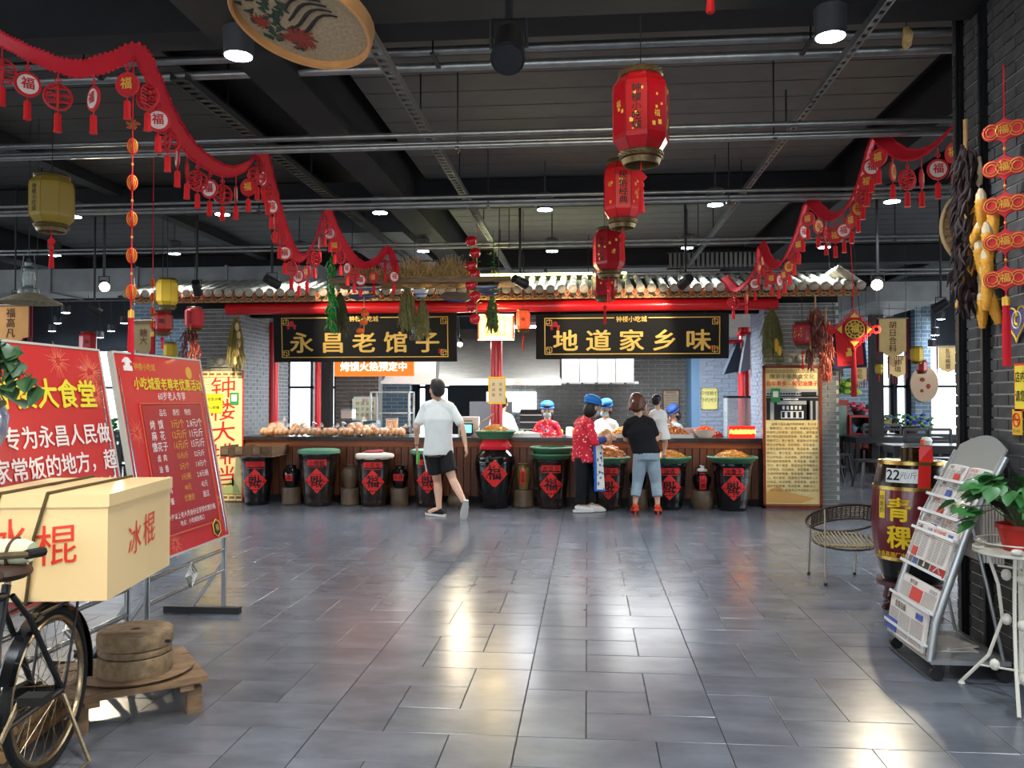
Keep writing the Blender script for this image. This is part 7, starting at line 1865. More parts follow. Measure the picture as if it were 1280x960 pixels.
# ---- newspaper rack with papers
RK = Vector((1.79, 4.88, 0)); LW = .285
t = thing('newspaper_rack', 'silver wheeled newspaper rack with domed header plate beside the brick pillar', 'rack', RK, -PI/2)
ALU = mat('aluminium', (176, 178, 178), r=.3, m=.75)
PF = [(0, .1), (.03, .3), (.2, .8), (.39, 1.17)]    # local y,z side profile
for s_ in (-1, 1):
    x = s_*LW
    part('side_rail', B().tube([(x, y, z) for y, z in PF], .017, 10, ry=.022), ALU, t, True)
    part('rear_strut', B().tube([(x, .37, .1), (x, .29, .5), (x, .22, .8)], .01, 8), ALU, t, True)
    part('base_rail', B().bx(x-.015, 0, .085, x+.015, .4, .11), ALU, t)
    for y in (.03, .37):
        part('caster', B().tube([(x-.016, y, .035), (x+.016, y, .035)], .034, 16).bx(x-.02, y-.012, .05, x+.02, y+.012, .085), BLK, t, True)
part('base_shelf', B().bx(-LW, .02, .1, LW, .39, .108), mat('shelf_grey', (150, 152, 150), r=.4, m=.4), t)
part('cross_bar', B().bx(-LW, -.0, .085, LW, .025, .11).bx(-LW, .37, .085, LW, .4, .11), ALU, t)
d0 = Vector((0, .19, .37)).normalized(); n0 = Vector((0, -d0.z, d0.y))
b = B(); pts_ = [(-LW+.01, 0)]+[(-LW+.01+(2*LW-.02)*i/14, .17+.07*math.sin(PI*i/14)) for i in range(15)]+[(LW-.01, 0)]
o0 = Vector((0, .33, 1.055)); b.prism([o0+Vector((x, 0, 0))+d0*q for x, q in pts_], n0*.008); part('header_plate', b, mat('header_silver', (150, 155, 158), r=.42, m=.5), t)
def on_rack(s):  # s in 0..1 along profile -> point,dir
    L = [math.hypot(b_[0]-a_[0], b_[1]-a_[1]) for a_, b_ in zip(PF, PF[1:])]; T_ = sum(L)*s
    for l, a_, b_ in zip(L, PF, PF[1:]):
        if T_ <= l+1e-9: f = T_/l; return Vector((0, a_[0]+(b_[0]-a_[0])*f, a_[1]+(b_[1]-a_[1])*f)), Vector((0, b_[0]-a_[0], b_[1]-a_[1])).normalized()
        T_ -= l
    return Vector((0, PF[-1][0], PF[-1][1])), d0
for s_ in (.06, .2, .37, .55, .64, .73, .82):
    p, d = on_rack(s_); nn = Vector((0, -d.z, d.y))
    part('holder_shelf', B().prism([p+Vector((-LW, 0, 0)), p+Vector((LW, 0, 0)), p+Vector((LW, 0, 0))+nn*.045, p+Vector((-LW, 0, 0))+nn*.045], d*.006).prism([p+Vector((-LW, 0, 0))+nn*.045, p+Vector((LW, 0, 0))+nn*.045, p+Vector((LW, 0, 0))+nn*.045+d*.016, p+Vector((-LW, 0, 0))+nn*.045+d*.016], nn*.004), mat('clear_holder', (222, 224, 224), r=.2), t)
NWS = mat('newsprint', (222, 214, 204), r=.85, var=.05, sc=8); NTX = mat('news_ink', (110, 104, 104), r=.8); NHD = mat('news_blue', (70, 90, 160), r=.7); NRD = mat('news_red', (206, 70, 60), r=.7)
RM = Matrix.Translation(RK) @ Matrix.Rotation(-PI/2, 4, 'Z')
def sheet_matrix(x, s_, off=.01, lean=0):
    p, d = on_rack(s_); nn = Vector((0, -d.z, d.y)); q = p+nn*off+Vector((x, 0, 0))
    M3 = Matrix(((1, 0, 0), (0, -nn.y, -nn.z), (0, 0, 0)))
    m = Matrix.Identity(4); m.col[0][:3] = (1, 0, 0); m.col[1][:3] = tuple(-nn); m.col[2][:3] = tuple(d); m.col[3][:3] = tuple(q)
    return RM @ m
def newspaper(x, s_, w_, h_, label, seed, off=.012, title='日报', th_=.014, pic=None, curl=1, top_roll=True, group='newspapers on the silver rack', red=False):
    random.seed(seed); t = thing('newspaper', label, 'newspaper', (0, 0, 0), group=group); t.matrix_world = sheet_matrix(x, s_, off)
    n = 8; b = B(); prof_ = []
    cv = lambda f: -.012*math.sin(PI*f)*curl
    zt = lambda f: h_
    vs = []
    for k in range(n+1):
        f = k/n; vs += [(-w_/2+w_*f, cv(f), 0), (-w_/2+w_*f, cv(f), h_), (-w_/2+w_*f, cv(f)+th_*.5, h_+th_*.6), (-w_/2+w_*f, cv(f)+th_, h_-.005), (-w_/2+w_*f, cv(f)+th_, 0)]
    fs = [(5*k+j, 5*k+5+j, 5*k+5+(j+1) % 5, 5*k+(j+1) % 5) for k in range(n) for j in range(5)]+[(4, 3, 2, 1, 0), tuple(5*n+j for j in range(5))]
    b.add(vs, fs); part('folded_sheets', b, NWS, t, True)
    b = B(); y = lambda x_: cv((x_+w_/2)/w_)-.0012
    cols = 3
    for cix in range(cols):
        x0 = -w_/2+.015+cix*(w_-.03)/cols; x1 = x0+(w_-.03)/cols-.012
        z = h_*.68
        while z > .015:
            if not (pic and pic[0] == cix and z < pic[2] and z > pic[1]): b.add([(x0, y(x0), z), (x1, y(x1), z), (x1, y(x1), z+.003), (x0, y(x0), z+.003)], [(0, 1, 2, 3)])
            z -= .0085
    o = part('print_lines', b, NTX, t); o['kind'] = 'stuff'
    text(title, t, NRD if red else mat('news_black', (40, 36, 38), r=.8), -w_*.16, h_*.85, min(.04, h_*.2), -.014*curl, bold=.012)
    if pic:
        x0 = -w_/2+.015+pic[0]*(w_-.03)/cols; x1 = x0+(w_-.03)/cols-.012
        part('picture', B().bx(x0, -.0165*curl, pic[1], x1, -.0125*curl, pic[2]), pic[3], t)
    part('title_block', B().bx(w_*.26, -.013*curl, h_*.78, w_*.42, -.006*curl, h_*.93), NHD if seed % 2 else mat('news_grey', (170, 168, 170), r=.7), t)
    return t
col = [-.138, .135]
pos = ['top row left', 'top row right', 'second row left', 'second row right', 'third row left', 'third row right', 'fourth row left', 'fourth row right']
for i in range(8):
    r_ = i//2; s_ = (.82, .73, .64, .55)[r_]
    newspaper(col[i % 2]+.006*r_, s_, .255, .11, 'folded newspaper in the %s of the upper rack' % pos[i], 30+i, .012, ('参考', '甘肃日报', '晚报', '人民日报', '金昌日报', '农民日报', '老年报', '法治报')[i], pic=(2, .01, .06, (NRD, NTX, NHD, NTX)[i % 4]), red=i % 3 == 1)
newspaper(-.138, .415, .255, .2, 'large newspaper with barcode-like heading left below the upper rows', 50, .03, '日报', pic=(1, .01, .06, NRD))
newspaper(.135, .415, .26, .2, 'tall pale newspaper right below the upper rows', 51, .032, '学习时报', red=True)
newspaper(0.01, .2, .52, .13, 'wide newspaper with red square just under the magazines', 52, .012, '经济日报', pic=(1, .02, .09, NRD), curl=.6)
newspaper(-.01, .02, .52, .2, 'wide front newspaper with blue and red pictures in the lowest row', 53, .03, '金昌日报', pic=(0, .01, .08, NHD), curl=.8)
def magazine(x, w_, label, cov, title, extra=None):
    t = thing('magazine', label, 'magazine', (0, 0, 0), group='magazines on the silver rack'); t.matrix_world = sheet_matrix(x, .37, .014)
    part('pages', B().bx(-w_/2, 0, 0, w_/2, .008, .21), WHT, t); part('cover_picture', B().bx(-w_/2+.004, -.002, .005, w_/2-.004, 0, .13), cov, t)
    text(title, t, mat('news_black', (40, 36, 38)), 0, .17, .035, -.002, sx=.9)
    if extra: part('cover_shape', extra, TW, t)
magazine(-.235, .055, 'narrow white magazine at the left of the magazine row', mat('cover_brown', (150, 130, 120)), '读')
magazine(-.165, .07, 'magazine with blue stripe in the magazine row', mat('cover_blue', (90, 120, 180)), '读')
magazine(-.04, .15, 'magazine with dark night picture in the magazine row', mat('cover_dark', (36, 34, 36)), '读者', B().prism([(-.01, -.003, .02), (.015, -.003, .02), (.005, -.003, .09)], (0, -.001, 0)))
magazine(.145, .19, 'magazine with red cover and white figure in the magazine row', mat('cover_red', (206, 26, 40)), '读者', B().tube([(0, -.004, .09), (0, -.004, .05), (-.04, -.004, .02)], .004, 5).tube([(0, -.004, .05), (.04, -.004, .02)], .004, 5))
solo('fallen_papers', 'loose papers lying on the base shelf of the rack', 'papers', B().box((0, 0, .002), (.22, .26, .004)).box((.02, .04, .006), (.2, .24, .004), .3), NWS, loc=(1.99, 4.87, .1085))
t = thing('hanging_newspapers', 'thick sheaf of newspapers hanging over the back of the rack', 'newspaper', RM @ Vector((.1, .27, .62)), -PI/2)
for i in range(7): part('sheet', B().bx(-.18+i*.01, .012*i, 0, .2+i*.008, .012*i+.006, .33-.01*i), NWS, t)

# ---- wicker chair
C0 = Vector((2.1, 7.08, 0)); t = thing('wicker_chair', 'low round wicker chair with thin metal legs left of the barrel', 'chair', C0)
WK = mat('dark_wicker', (70, 56, 42), r=.6, var=.4, sc=30); WKL = mat('pale_wicker', (150, 130, 88), r=.6, var=.3, sc=30); LGM = mat('chair_leg_metal', (150, 138, 120), r=.35, m=.8)
ring = lambda q, r_=1: Vector((.3*r_*math.cos(q), .27*r_*math.sin(q), .5-.15*math.sin(q)))
part('hoop', B().tube([ring(2*PI*j/40) for j in range(40)], .011, 8, closed=True), WK, t, True)
b = B(); qs = [R(-162)+R(144)*j/22 for j in range(23)]
for k in range(9): b.tube([ring(q)+Vector((0, .02*k/9, -.012*k)) for q in qs], .0045, 4)
for j in range(0, 23): b.bar(ring(qs[j]), ring(qs[j])+Vector((0, .02, -.11)), .008, .008)
o = part('woven_back', b, WK, t); o['kind'] = 'stuff'
part('back_lower_bar', B().tube([ring(q)+Vector((0, .02, -.115)) for q in qs], .008, 6), WK, t, True)
for s_ in (-1, 1):
    b = B()
    for k in range(4): b.tube([ring(R(-90+s_*(72)))+Vector((0, .02, -.03*k)), ring(R(-90+s_*100))*1.0+Vector((0, 0, -.03*k*.6)), ring(R(-90+s_*125))], .004, 5)
    part('arm_canes', b, WKL, t)
for k in range(16):
    x = -.23+k*.0307; z = .3; yw = .25*math.sqrt(max(0, 1-(x/.27)**2))
    part('seat_cane', B().tube([(x, -yw*.8, .3), (x, 0, .285+.3*x*x), (x, yw, .35)], .009, 5), WKL, t)
part('seat_rim', B().tube([(.25*math.cos(q), .22*math.sin(q), .31+.03*math.sin(q)) for q in [2*PI*j/30 for j in range(30)]], .009, 6, closed=True), WK, t, True)
for (x, y, q) in ((-.22, -.23, R(-135)), (.26, -.23, R(-45)), (-.24, .2, R(140)), (.14, .22, R(55))):
    tp = ring(q); part('leg', B().tube([(x, y, .01), (tp.x, tp.y, tp.z)], .008, 8), LGM, t, True); part('rubber_foot', B().lathe([(.015, 0), (.013, .02)], 10, c=(x, y, 0)), BLK, t)

# ---- white wire plant stand with potted plant
TS = Vector((2.12, 4.33, 0)); IW = mat('cream_iron', (226, 222, 206), r=.45)
t = thing('plant_stand', 'white wrought-iron plant stand with leaf ornaments at the right edge', 'plant stand', TS)
part('table_top', B().lathe([(.2, .715), (.21, .72), (.21, .73), (.195, .735), (.001, .73)], 34), IW, t, True)
part('gallery_rail', B().tube([(.2*math.cos(q), .2*math.sin(q), .775) for q in [2*PI*j/30 for j in range(30)]], .004, 6, closed=True), IW, t, True)
for j in range(6): q = j*PI/3; part('gallery_leaf', B().ball((.2*math.cos(q), .2*math.sin(q), .75), (.03, .03, .016), 8), IW, t, True)
for k, q in enumerate((R(128), R(8), R(248))):
    d = Vector((math.cos(q), math.sin(q), 0)); e_ = Vector((-d.y, d.x, 0))
    for sd_ in (-.035, .035) if k else (0,):
        part('leg', B().tube([d*.17+e_*sd_+ZV*.72, d*.11+e_*sd_+ZV*.55, d*.09+e_*sd_+ZV*.38, d*.16+e_*sd_+ZV*.18, d*.3+e_*sd_+ZV*.01], .009, 8), IW, t, True)
    part('foot', B().lathe([(.018, 0), (.012, .012)], 12, c=tuple(d*.3)), IW, t)
    for z in (.6, .38, .14): part('leaf_ornament', B().ball(tuple(d*(.07 if z > .2 else .13)+ZV*z), (.025, .025, .03), 8), IW, t, True)
    part('spreader', B().tube([d*.0+ZV*.64, d*.11+ZV*.64], .006, 6).tube([ZV*.14, d*.2+ZV*.12], .006, 6), IW, t)
part('centre_post', B().tube([(0, 0, .08), (0, 0, .72)], .014, 8), IW, t)
t = thing('flower_pot', 'red plastic flower pot on the white plant stand', 'pot', (TS.x, TS.y, .736))
part('pot_body', B().lathe([(.075, 0), (.1, .1), (.11, .105), (.11, .125), (.1, .125), (.09, .1), (.001, .1)], 28), mat('red_pot', (190, 40, 30), r=.4), t, True)
LFP = leaf_mesh(.1, .08, mat('leaf_green', (62, 118, 60), r=.4, var=.25, sc=15)); LFB = leaf_mesh(.09, .07, mat('leaf_bright', (110, 156, 70), r=.4, var=.2, sc=15))
t = thing('potted_plant', 'leafy green plant growing in the red pot on the white stand', 'plant', (TS.x, TS.y, .85)); random.seed(31)
for j in range(32):
    q = random.random()*2*PI; f = random.uniform(.25, 1); tip = Vector((math.cos(q)*.29*f, math.sin(q)*.25*f, .24-.22*f*f+random.uniform(-.03, .03)))
    part('stem', B().tube([(0, 0, -.02), tip*.5+ZV*.06, tip], .003, 5), mat('stem_green', (80, 100, 60)), t)
    for k in range(4):
        p = tip+Vector((random.uniform(-.04, .04), random.uniform(-.04, .04), random.uniform(-.03, .03)))
        ob('leaf', LFB if j == 3 and k == 0 else LFP, t, p, (random.uniform(-.7, .1), random.uniform(-.5, .5), q-PI/2+random.uniform(-.9, .9)))

# ---- things fixed on the pillar face (local front faces -X)
def on_pillar(u, v, off=.014): return ax(u, v, PX-off)
c = on_pillar(1272, 402)
t = thing('heart_sticker', 'blue heart sticker with yellow outline and telephone symbol on the pillar', 'sticker', c, -PI/2)
def heart(s_, y): return [(s_*.062*(16*math.sin(q)**3)/16*1.1, y, s_*.068*(13*math.cos(q)-5*math.cos(2*q)-2*math.cos(3*q)-math.cos(4*q))/16) for q in [2*PI*j/30 for j in range(30)]]
part('blue_heart', B().prism(heart(1.75, -.002), (0, -.002, 0)), mat('heart_blue', (36, 44, 130), r=.4), t)
part('yellow_outline', B().tube(heart(1.5, -.006), .005, 5, closed=True), YP, t); part('ring', B().tube([(.045*math.cos(q), -.006, .01+.045*math.sin(q)) for q in [2*PI*j/20 for j in range(20)]], .003, 5, closed=True), TW, t)
part('handset', B().tube([(.012, -.007, .035), (-.015, -.007, .02), (-.015, -.007, -.005), (.012, -.007, -.02)], [.008, .005, .005, .008], 6), YP, t)
c = on_pillar(1276, 484); c0 = c.z
t = thing('warning_sign', 'yellow notice with red border and black characters on the pillar', 'sign', c, -PI/2)
w_, h_ = .2, .25
part('panel', B().bx(-.055, -.006, -h_/2, w_, 0, h_/2), REDP, t); part('yellow_face', B().bx(-.045, -.008, -h_/2+.012, w_-.012, -.006, h_/2-.012), mat('sign_yellow', (250, 226, 50), r=.5), t)
text('店内禁烟', t, INK, .065, .05, .062, -.01, bold=.015, sx=.85); text('请您配合', t, INK, .065, -.05, .062, -.01, bold=.015, sx=.85)
c = on_pillar(1271, 527)
t = thing('no_smoking_sign', 'small yellow no-smoking sign below the yellow notice on the pillar', 'sign', c, -PI/2)
part('panel', B().bx(-.035, -.006, -.07, .06, 0, .065), mat('sign_amber', (250, 196, 40), r=.5), t)
part('prohibition_ring', B().tube([(.012+.034*math.cos(q), -.008, .01+.034*math.sin(q)) for q in [2*PI*j/20 for j in range(20)]], .004, 5, closed=True).bar((-.012, -.008, .034), (.036, -.008, -.014), .003, .006), BR_, t)
part('cigarette', B().bx(-.012, -.0075, .006, .036, -.0065, .014), INK, t); text('禁止吸烟', t, INK, .012, -.05, .018, -.008)
# corn bundle
CRN = mat('corn_yellow', (226, 160, 48), r=.5, var=.15, sc=60, bump=.6); HSK = mat('corn_husk', (206, 186, 150), r=.9, var=.2, sc=20)
cob = B(); n = 12; rows = 14
for i in range(rows):
    f = i/(rows-1); r_ = .024*(1-.55*f**3)*(.75 if i == 0 else 1)
    for j in range(n):
        a_ = 2*PI*(j+.5*(i % 2)*0)/n; rr = r_*(1+.08*(1 if (i+j) % 2 else -1)); cob.v.append((rr*math.cos(a_), rr*math.sin(a_), -.15*f))
for i in range(rows-1):
    for j in range(n): cob.f.append((i*n+j, i*n+(j+1) % n, (i+1)*n+(j+1) % n, (i+1)*n+j)); cob.m.append(0)
cob.f += [tuple(range(n)), tuple(range(rows*n-1, rows*n-n-1, -1))]; cob.m += [0, 0]
cob_me = mk(cob, 'corn_cob', CRN, True); hk = mk(B().tube([(0, 0, .05), (0, 0, .02), (0, 0, -.01)], [.008, .02, .022], 8), 'husk', HSK, True)
c = on_pillar(1224, 218, .06)
t = thing('corn_bundle', 'hanging bundle of yellow corn cobs tied by their husks on the pillar', 'corn', c, -PI/2); random.seed(8)
part('husk_braid', B().tube([(0, 0, .1), (.01, 0, 0), (-.01, -.01, -.2), (.01, 0, -.45), (.03, -.01, -.75)], [.01, .016, .02, .018, .014], 8), HSK, t, True)
for (u, v, tl) in ((1233, 248, -.1), (1225, 260, -.45), (1239, 264, .05), (1229, 284, -.5), (1241, 290, .1), (1221, 312, -.45), (1228, 310, .1), (1241, 322, .1), (1222, 330, -.3), (1233, 340, .25), (1217, 352, -.5), (1237, 352, .1), (1226, 374, .05), (1236, 370, .3)):
    p = ax(u, v, PX-.07); L_ = Vector((-(p.y-c.y), 0, p.z-c.z)); e = bpy.data.objects.new('corn_ear', None); COL.objects.link(e); e.parent = t; e.location = (L_.x, random.uniform(-.05, .0), L_.z); e.rotation_euler = (random.uniform(-.15, .1), -tl*.9, random.random()); e.scale = (1.3, 1.3, 1.1)
    ob('corn_cob', cob_me, e); ob('husk', hk, e)
chilli_bunch(ax(1207, 182, PX-.12), .9, .15, 'long dark dried chilli bunch left of the corn on the pillar', mat('dried_chilli_dark', (40, 22, 20), r=.75, var=.5, sc=12), 300, L=.12, seed=6, rz=-PI/2)
t = thing('woven_tray', 'round woven bamboo tray hung behind the corner of the brick pillar', 'tray', (2.49, 5.46, at(1190, 284, 5.46).z))
part('rim', B().tube([(.27*math.cos(q), 0, .27*math.sin(q)) for q in [2*PI*j/40 for j in range(40)]], .013, 8, closed=True), mat('bamboo_pale', (170, 140, 96), r=.6), t, True)
b = B(); 
for i in range(-11, 12):
    w_ = math.sqrt(max(0, .26**2-(i*.0225)**2)); b.bar((-w_, .004 if i % 2 else -.004, i*.0225), (w_, .004 if i % 2 else -.004, i*.0225), .003, .016)
    b.bar((i*.0225, .0, -w_), (i*.0225, 0, w_), .003, .016)
o = part('woven_strips', b, mat('weave_brown', (140, 106, 66), r=.7, var=.3, sc=30), t); o['kind'] = 'stuff'

# ============================================================ DINING HALLS BEYOND
EB = mat('dark_furniture', (26, 24, 26), r=.3, coat=.2)
def table(x, y, w_, d_, label, z=.74):
    t = thing('dining_table', label, 'table', (x, y, 0), group='dark dining tables')
    part('top', B().bx(-w_/2, -d_/2, z-.04, w_/2, d_/2, z), EB, t)
    for sx_ in (-1, 1):
        for sy_ in (-1, 1): part('leg', B().box((sx_*(w_/2-.06), sy_*(d_/2-.06), (z-.04)/2), (.07, .07, z-.04)), EB, t)
    part('apron', B().bx(-w_/2+.06, -d_/2+.04, z-.13, w_/2-.06, d_/2-.04, z-.04), EB, t); return t
def stool(x, y, label, rz=0):
    t = thing('wooden_stool', label, 'stool', (x, y, 0), rz, 'dark wooden stools')
    part('seat', B().bx(-.19, -.14, .43, .19, .14, .47), EB, t)
    for sx_ in (-1, 1):
        for sy_ in (-1, 1): part('leg', B().tube([(sx_*.14, sy_*.1, .43), (sx_*.2, sy_*.15, 0)], .022, 6), EB, t)
    part('stretcher', B().bx(-.17, -.12, .2, .17, -.1, .23).bx(-.17, .1, .2, .17, .12, .23), EB, t)
def chair(x, y, label, rz=0):
    t = thing('dining_chair', label, 'chair', (x, y, 0), rz, 'dark slatted dining chairs')
    part('seat', B().bx(-.21, -.2, .42, .21, .2, .46), EB, t)
    for sx_ in (-1, 1): part('leg', B().bx(sx_*.19-.02, -.19, 0, sx_*.19+.02, -.15, .42), EB, t); part('leg', B().bx(sx_*.19-.02, .16, 0, sx_*.19+.02, .2, .95), EB, t)
    for z in (.58, .7, .82, .92): part('back_slat', B().bx(-.19, .165, z, .19, .185, z+.05), EB, t)
q = fl(1071, 591); q2 = at(1134, 547, q.y)
table((q.x+q2.x)/2+.2, q.y+.0, q2.x-q.x+.7, .8, 'long dark dining table behind the barrel, nearest the trunk post')
p = at(1157, 553, 14.3); table(p.x+.1, 14.3, 1.5, .8, 'dark dining table right behind the barrel')
p = at(1046, 541, 18.3); table(p.x-.4, 18.3, 1.3, .8, 'far dark table with pink cloth edge beside the red cabinet')
p = at(1150, 538, 18.2); table(p.x+.6, 18.9, 2.0, .8, 'far dark table under the windows by the brick pillar')
for u, y, lb in ((1048, 16.2, 'dark stool standing left of the long dining table'), (1085, 14.6, 'dark stool half hidden by the barrel'), (1036, 15.4, 'dark stool beside the story poster edge')):
    p = at(u, 560, y); stool(p.x, y, lb, .2)
for u, y, lb in ((1095, q.y+.72, 'slatted chair behind the long dining table, left'), (1118, q.y+.72, 'slatted chair behind the long dining table, right'), (1150, 15.3, 'slatted chair behind the nearer table, left'), (1180, 15.3, 'slatted chair behind the nearer table, by the pillar'), (1035, 17.6, 'slatted chair by the story poster, far')):
    p = at(u, 560, y); chair(p.x, y, lb)
for u, y, lb in ((128, 12.5, 'dark chair seen between the two red boards, left'), (150, 12.8, 'dark chair seen between the two red boards, right')):
    p = at(u, 560, y); chair(p.x, y, lb)
p = at(135, 545, 13.6); table(p.x, 13.6, 1.6, .8, 'dark table seen between the two red boards')
RC = mat('red_cabinet', (176, 44, 34), r=.4)
a, c = at(1038, 500, 19.1), at(1061, 545, 19.1)
t = thing('tall_red_cabinet', 'tall red cabinet with green glass door by the far tables', 'cabinet', ((a.x+c.x)/2, 19.1, 0)); w_ = c.x-a.x; h_ = a.z
part('body', B().bx(-w_/2, 0, 0, w_/2, .4, h_), RC, t); o = part('door', B().bx(-w_*.3, -.02, .5, w_*.38, 0, h_-.12), mat('door_green_glass', (90, 130, 110), r=.15), t); part('handle', B().bx(-w_*.27, -.04, .8, -w_*.24, -.02, .95), GOLD, o)
a, c = at(1062, 519, 19), at(1091, 545, 19)
t = thing('low_red_cabinet', 'low red open cabinet with teapots right of the tall red cabinet', 'cabinet', ((a.x+c.x)/2, 19, 0)); w_ = c.x-a.x; h_ = a.z
part('top', B().bx(-w_/2, 0, h_-.05, w_/2, .4, h_), RC, t); part('side_panel', B().bx(-w_/2, 0, 0, -w_/2+.04, .4, h_-.05), RC, t); part('side_panel', B().bx(w_/2-.04, 0, 0, w_/2, .4, h_-.05), RC, t)
part('shelf', B().bx(-w_/2+.04, .0, h_*.62, w_/2-.04, .4, h_*.65), RC, t); part('back_panel', B().bx(-w_/2+.04, .38, 0, w_/2-.04, .4, h_-.05), BLK, t)
for i in range(2): part('drawer', B().bx(-w_/2+.05+i*w_/2*.95, -.02, h_*.35, -w_/2+.02+(i+1)*w_/2*.95, .38, h_*.6), RC, t)
for i in range(2):
    x = (a.x+c.x)/2-.12+i*.25; solo('teapot', ['left blue-grey teapot on the low red cabinet shelf', 'right blue-grey teapot on the low red cabinet shelf'][i], 'teapot', B().lathe([(.05, 0), (.09, .06), (.09, .12), (.04, .17), (.015, .2), (.001, .21)], 18).tube([(.08, 0, .08), (.13, 0, .14)], .012, 6), mat('teapot_blue', (120, 150, 170), r=.25), True, loc=(x, 19.18, h_*.655))
def flowers(name, label, u, v, Y, zb, r_, cols, cat='plant', n=60, pot=True, s=.05, potc=(60, 40, 40)):
    p = at(u, v, Y); t = thing(name, label, cat, (p.x, Y, zb)); H = p.z-zb; random.seed(int(u))
    if pot: part('planter', B().lathe([(r_*.4, 0), (r_*.55, H*.4), (r_*.5, H*.42), (.001, H*.4)], 16), mat('planter_%d' % potc[0], potc, r=.6), t, True)
    bs = [B() for _ in cols]
    for i in range(n):
        q = random.random()*2*PI; f = math.sqrt(random.random()); pos_ = (r_*f*math.cos(q), r_*.6*f*math.sin(q), H*random.uniform(.45, 1.25)-abs(f)*H*.15); bs[i % len(cols)].ball(pos_, (s, s*.7, s*.6), 6)
    for b_, c_ in zip(bs, cols): o = part('foliage' if c_[1] > c_[0] else 'blossom', b_, mat('flora_%d_%d_%d' % c_, c_, r=.6), t); o['kind'] = 'stuff'
    return t
flowers('green_bouquet', 'big yellow-green cloud-shaped ornamental plant left of the red cabinet top', 1044, 478, 19.2, 1.5, .5, [(150, 190, 70), (190, 210, 80), (90, 150, 60)], n=90, pot=False, s=.1)
solo('plant_pillar_stand', 'dark stand holding the cloud-shaped green plant by the red cabinet', 'stand', B().bx(-.15, -.15, 0, .15, .15, 1.52), EB, loc=(at(1044, 478, 19.2).x-.35, 19.5, 0))
flowers('peony_vase', 'pink flowers in a dark pot on the low red cabinet', 1074, 506, 19.2, at(1074, 519, 19).z, .28, [(226, 50, 100), (240, 110, 140), (60, 90, 60)], n=40)
flowers('planter_box', 'green plants with blue flowers in a low planter under the far window', 1132, 520, 18.9, .745, .55, [(70, 130, 80), (110, 150, 90), (80, 90, 210)], n=80)
flowers('yellow_flowers', 'pale yellow flowers at the left of the far planter', 1104, 524, 19.0, .745, .2, [(220, 210, 140), (190, 180, 110)], n=40)
flowers('window_plant', 'small green pot plant seen between the two red boards', 137, 528, 13.6, .745, .16, [(60, 140, 80), (90, 160, 90)], n=40)
solo('tissue_box', 'white tissue pot on the table behind the barrel', 'pot', B().lathe([(.07, 0), (.09, .07), (.06, .12), (.001, .13)], 16), WHT, True, loc=(at(1155, 548, 14.3).x, 14.2, .741))
solo('orange_cup', 'small orange cup on the table behind the barrel', 'cup', B().lathe([(.03, 0), (.036, .09), (.03, .09), (.001, .02)], 12), mat('cup_orange', (230, 110, 50), r=.5), True, loc=(at(1147, 548, 14.3).x, 14.1, .741))
solo('sauce_cup', 'small orange cup on the long dark table by the trunk post', 'cup', B().lathe([(.03, 0), (.036, .09), (.03, .09), (.001, .02)], 12), mat('cup_orange', (230, 110, 50)), True, loc=(q.x+.5, q.y+.3, .741))
p = at(1095, 480, 17.6); struct('trim_50', B().bx(p.x-.12, 17.5, 0, p.x+.12, 17.7, 4.2), mat('dark_post', (40, 36, 36)))
# grey-blue brick piers on the far wall (too far to tell the bricks apart)
fb = mat('far_brick', (120, 140, 158), r=.9); N_ = fb.node_tree.nodes; L_ = fb.node_tree.links
bt_ = N_.new('ShaderNodeTexBrick'); bt_.inputs['Color1'].default_value = (*lin((110, 132, 150)), 1); bt_.inputs['Color2'].default_value = (*lin((140, 160, 176)), 1); bt_.inputs['Mortar'].default_value = (*lin((180, 196, 206)), 1); bt_.inputs['Scale'].default_value = 1
bt_.inputs['Brick Width'].default_value = .3; bt_.inputs['Row Height'].default_value = .09; bt_.inputs['Mortar Size'].default_value = .01
gm = N_.new('ShaderNodeTexCoord'); sp = N_.new('ShaderNodeSeparateXYZ'); cb = N_.new('ShaderNodeCombineXYZ'); L_.new(gm.outputs['Object'], sp.inputs[0]); L_.new(sp.outputs[0], cb.inputs[0]); L_.new(sp.outputs[2], cb.inputs[1]); L_.new(cb.outputs[0], bt_.inputs[0]); L_.new(bt_.outputs[0], N_['Principled BSDF'].inputs['Base Color'])
k = 60
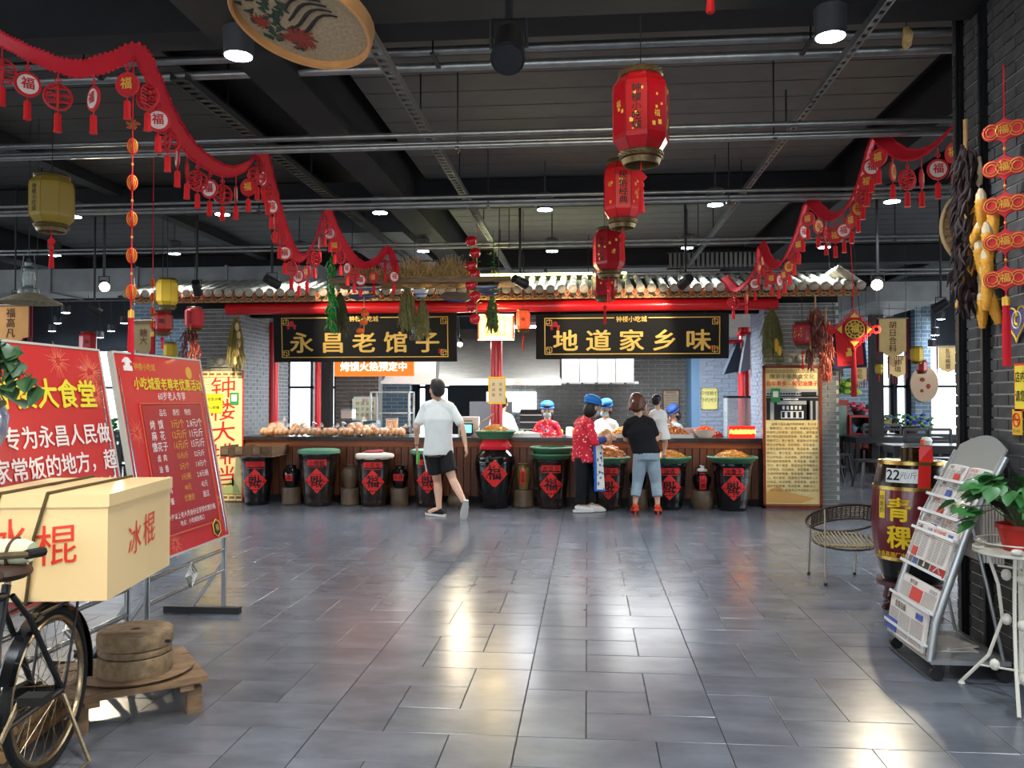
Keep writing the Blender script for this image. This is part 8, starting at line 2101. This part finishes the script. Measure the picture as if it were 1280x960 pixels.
for x0, x1 in ((4.4, 5.6), (5.7, 6.55), (7.38, 7.72), (8.75, 9.8), (-8.0, -7.4), (-11.2, -9.7), (-5.25, -4.2)):
    struct('trim_%d' % k, B().bx(x0, 19.6, 0, x1, 19.87, 4.1), fb); k += 1
p = at(1158, 480, 19.4)
t = thing('wall_fan_ornament', 'oval painted ornament on the far grey brick pier', 'ornament', (p.x, 19.52, p.z)); part('panel', B().lathe([(.3, -.02), (.3, .02)], 28, sy=1.35).xf(Matrix.Rotation(PI/2, 4, 'X')), mat('fan_tan', (190, 160, 130), r=.7), t, True)
part('painted_spots', B().ball((-.05, -.02, .1), (.06, .01, .05), 8).ball((.08, -.02, -.05), (.05, .01, .06), 8).ball((-.06, -.02, -.15), (.04, .01, .04), 8), PR, t)
# cloth awnings and glass cabinet at the right end of the kitchen
for i, (u0, v0, u1, v1, Y, c_, lb) in enumerate(((905, 428, 926, 468, 12.9, (48, 60, 76), 'dark navy cloth awning left of the right inner red column'), (925, 418, 938, 466, 12.7, (120, 128, 138), 'grey cloth awning beside the bluish brick edge'))):
    a, c = at(u0, v0, Y), at(u1, v1, Y)
    t = thing('cloth_awning', lb, 'awning', (0, Y, 0)); part('cloth', B().prism([(c.x-.05, 0, a.z), (c.x, 0, a.z), (c.x, 0, c.z+.05), (a.x, 0, c.z)], (0, .3, 0)), mat('awning_%d' % i, c_, r=.8), t); part('rail', B().bx(a.x, 0, a.z, c.x+.02, .3, a.z+.04), REDC, t)
t = thing('glass_cabinet', 'small glass display case with jars at the right end of the kitchen', 'display case', (at(928, 540, 12.8).x, 12.95, 0))
part('base', B().bx(-.22, -.15, 0, .22, .2, .9), STL, t); part('glass', B().bx(-.22, -.15, .9, .22, -.14, 1.5).bx(-.22, -.15, .9, -.21, .2, 1.5), mat('lamp_glass', (200, 215, 215)), t); part('top', B().bx(-.22, -.15, 1.5, .22, .2, 1.53), DKM, t)
part('shelf', B().bx(-.21, -.14, 1.2, .21, .2, 1.21), mat('lamp_glass', (200, 215, 215)), t)
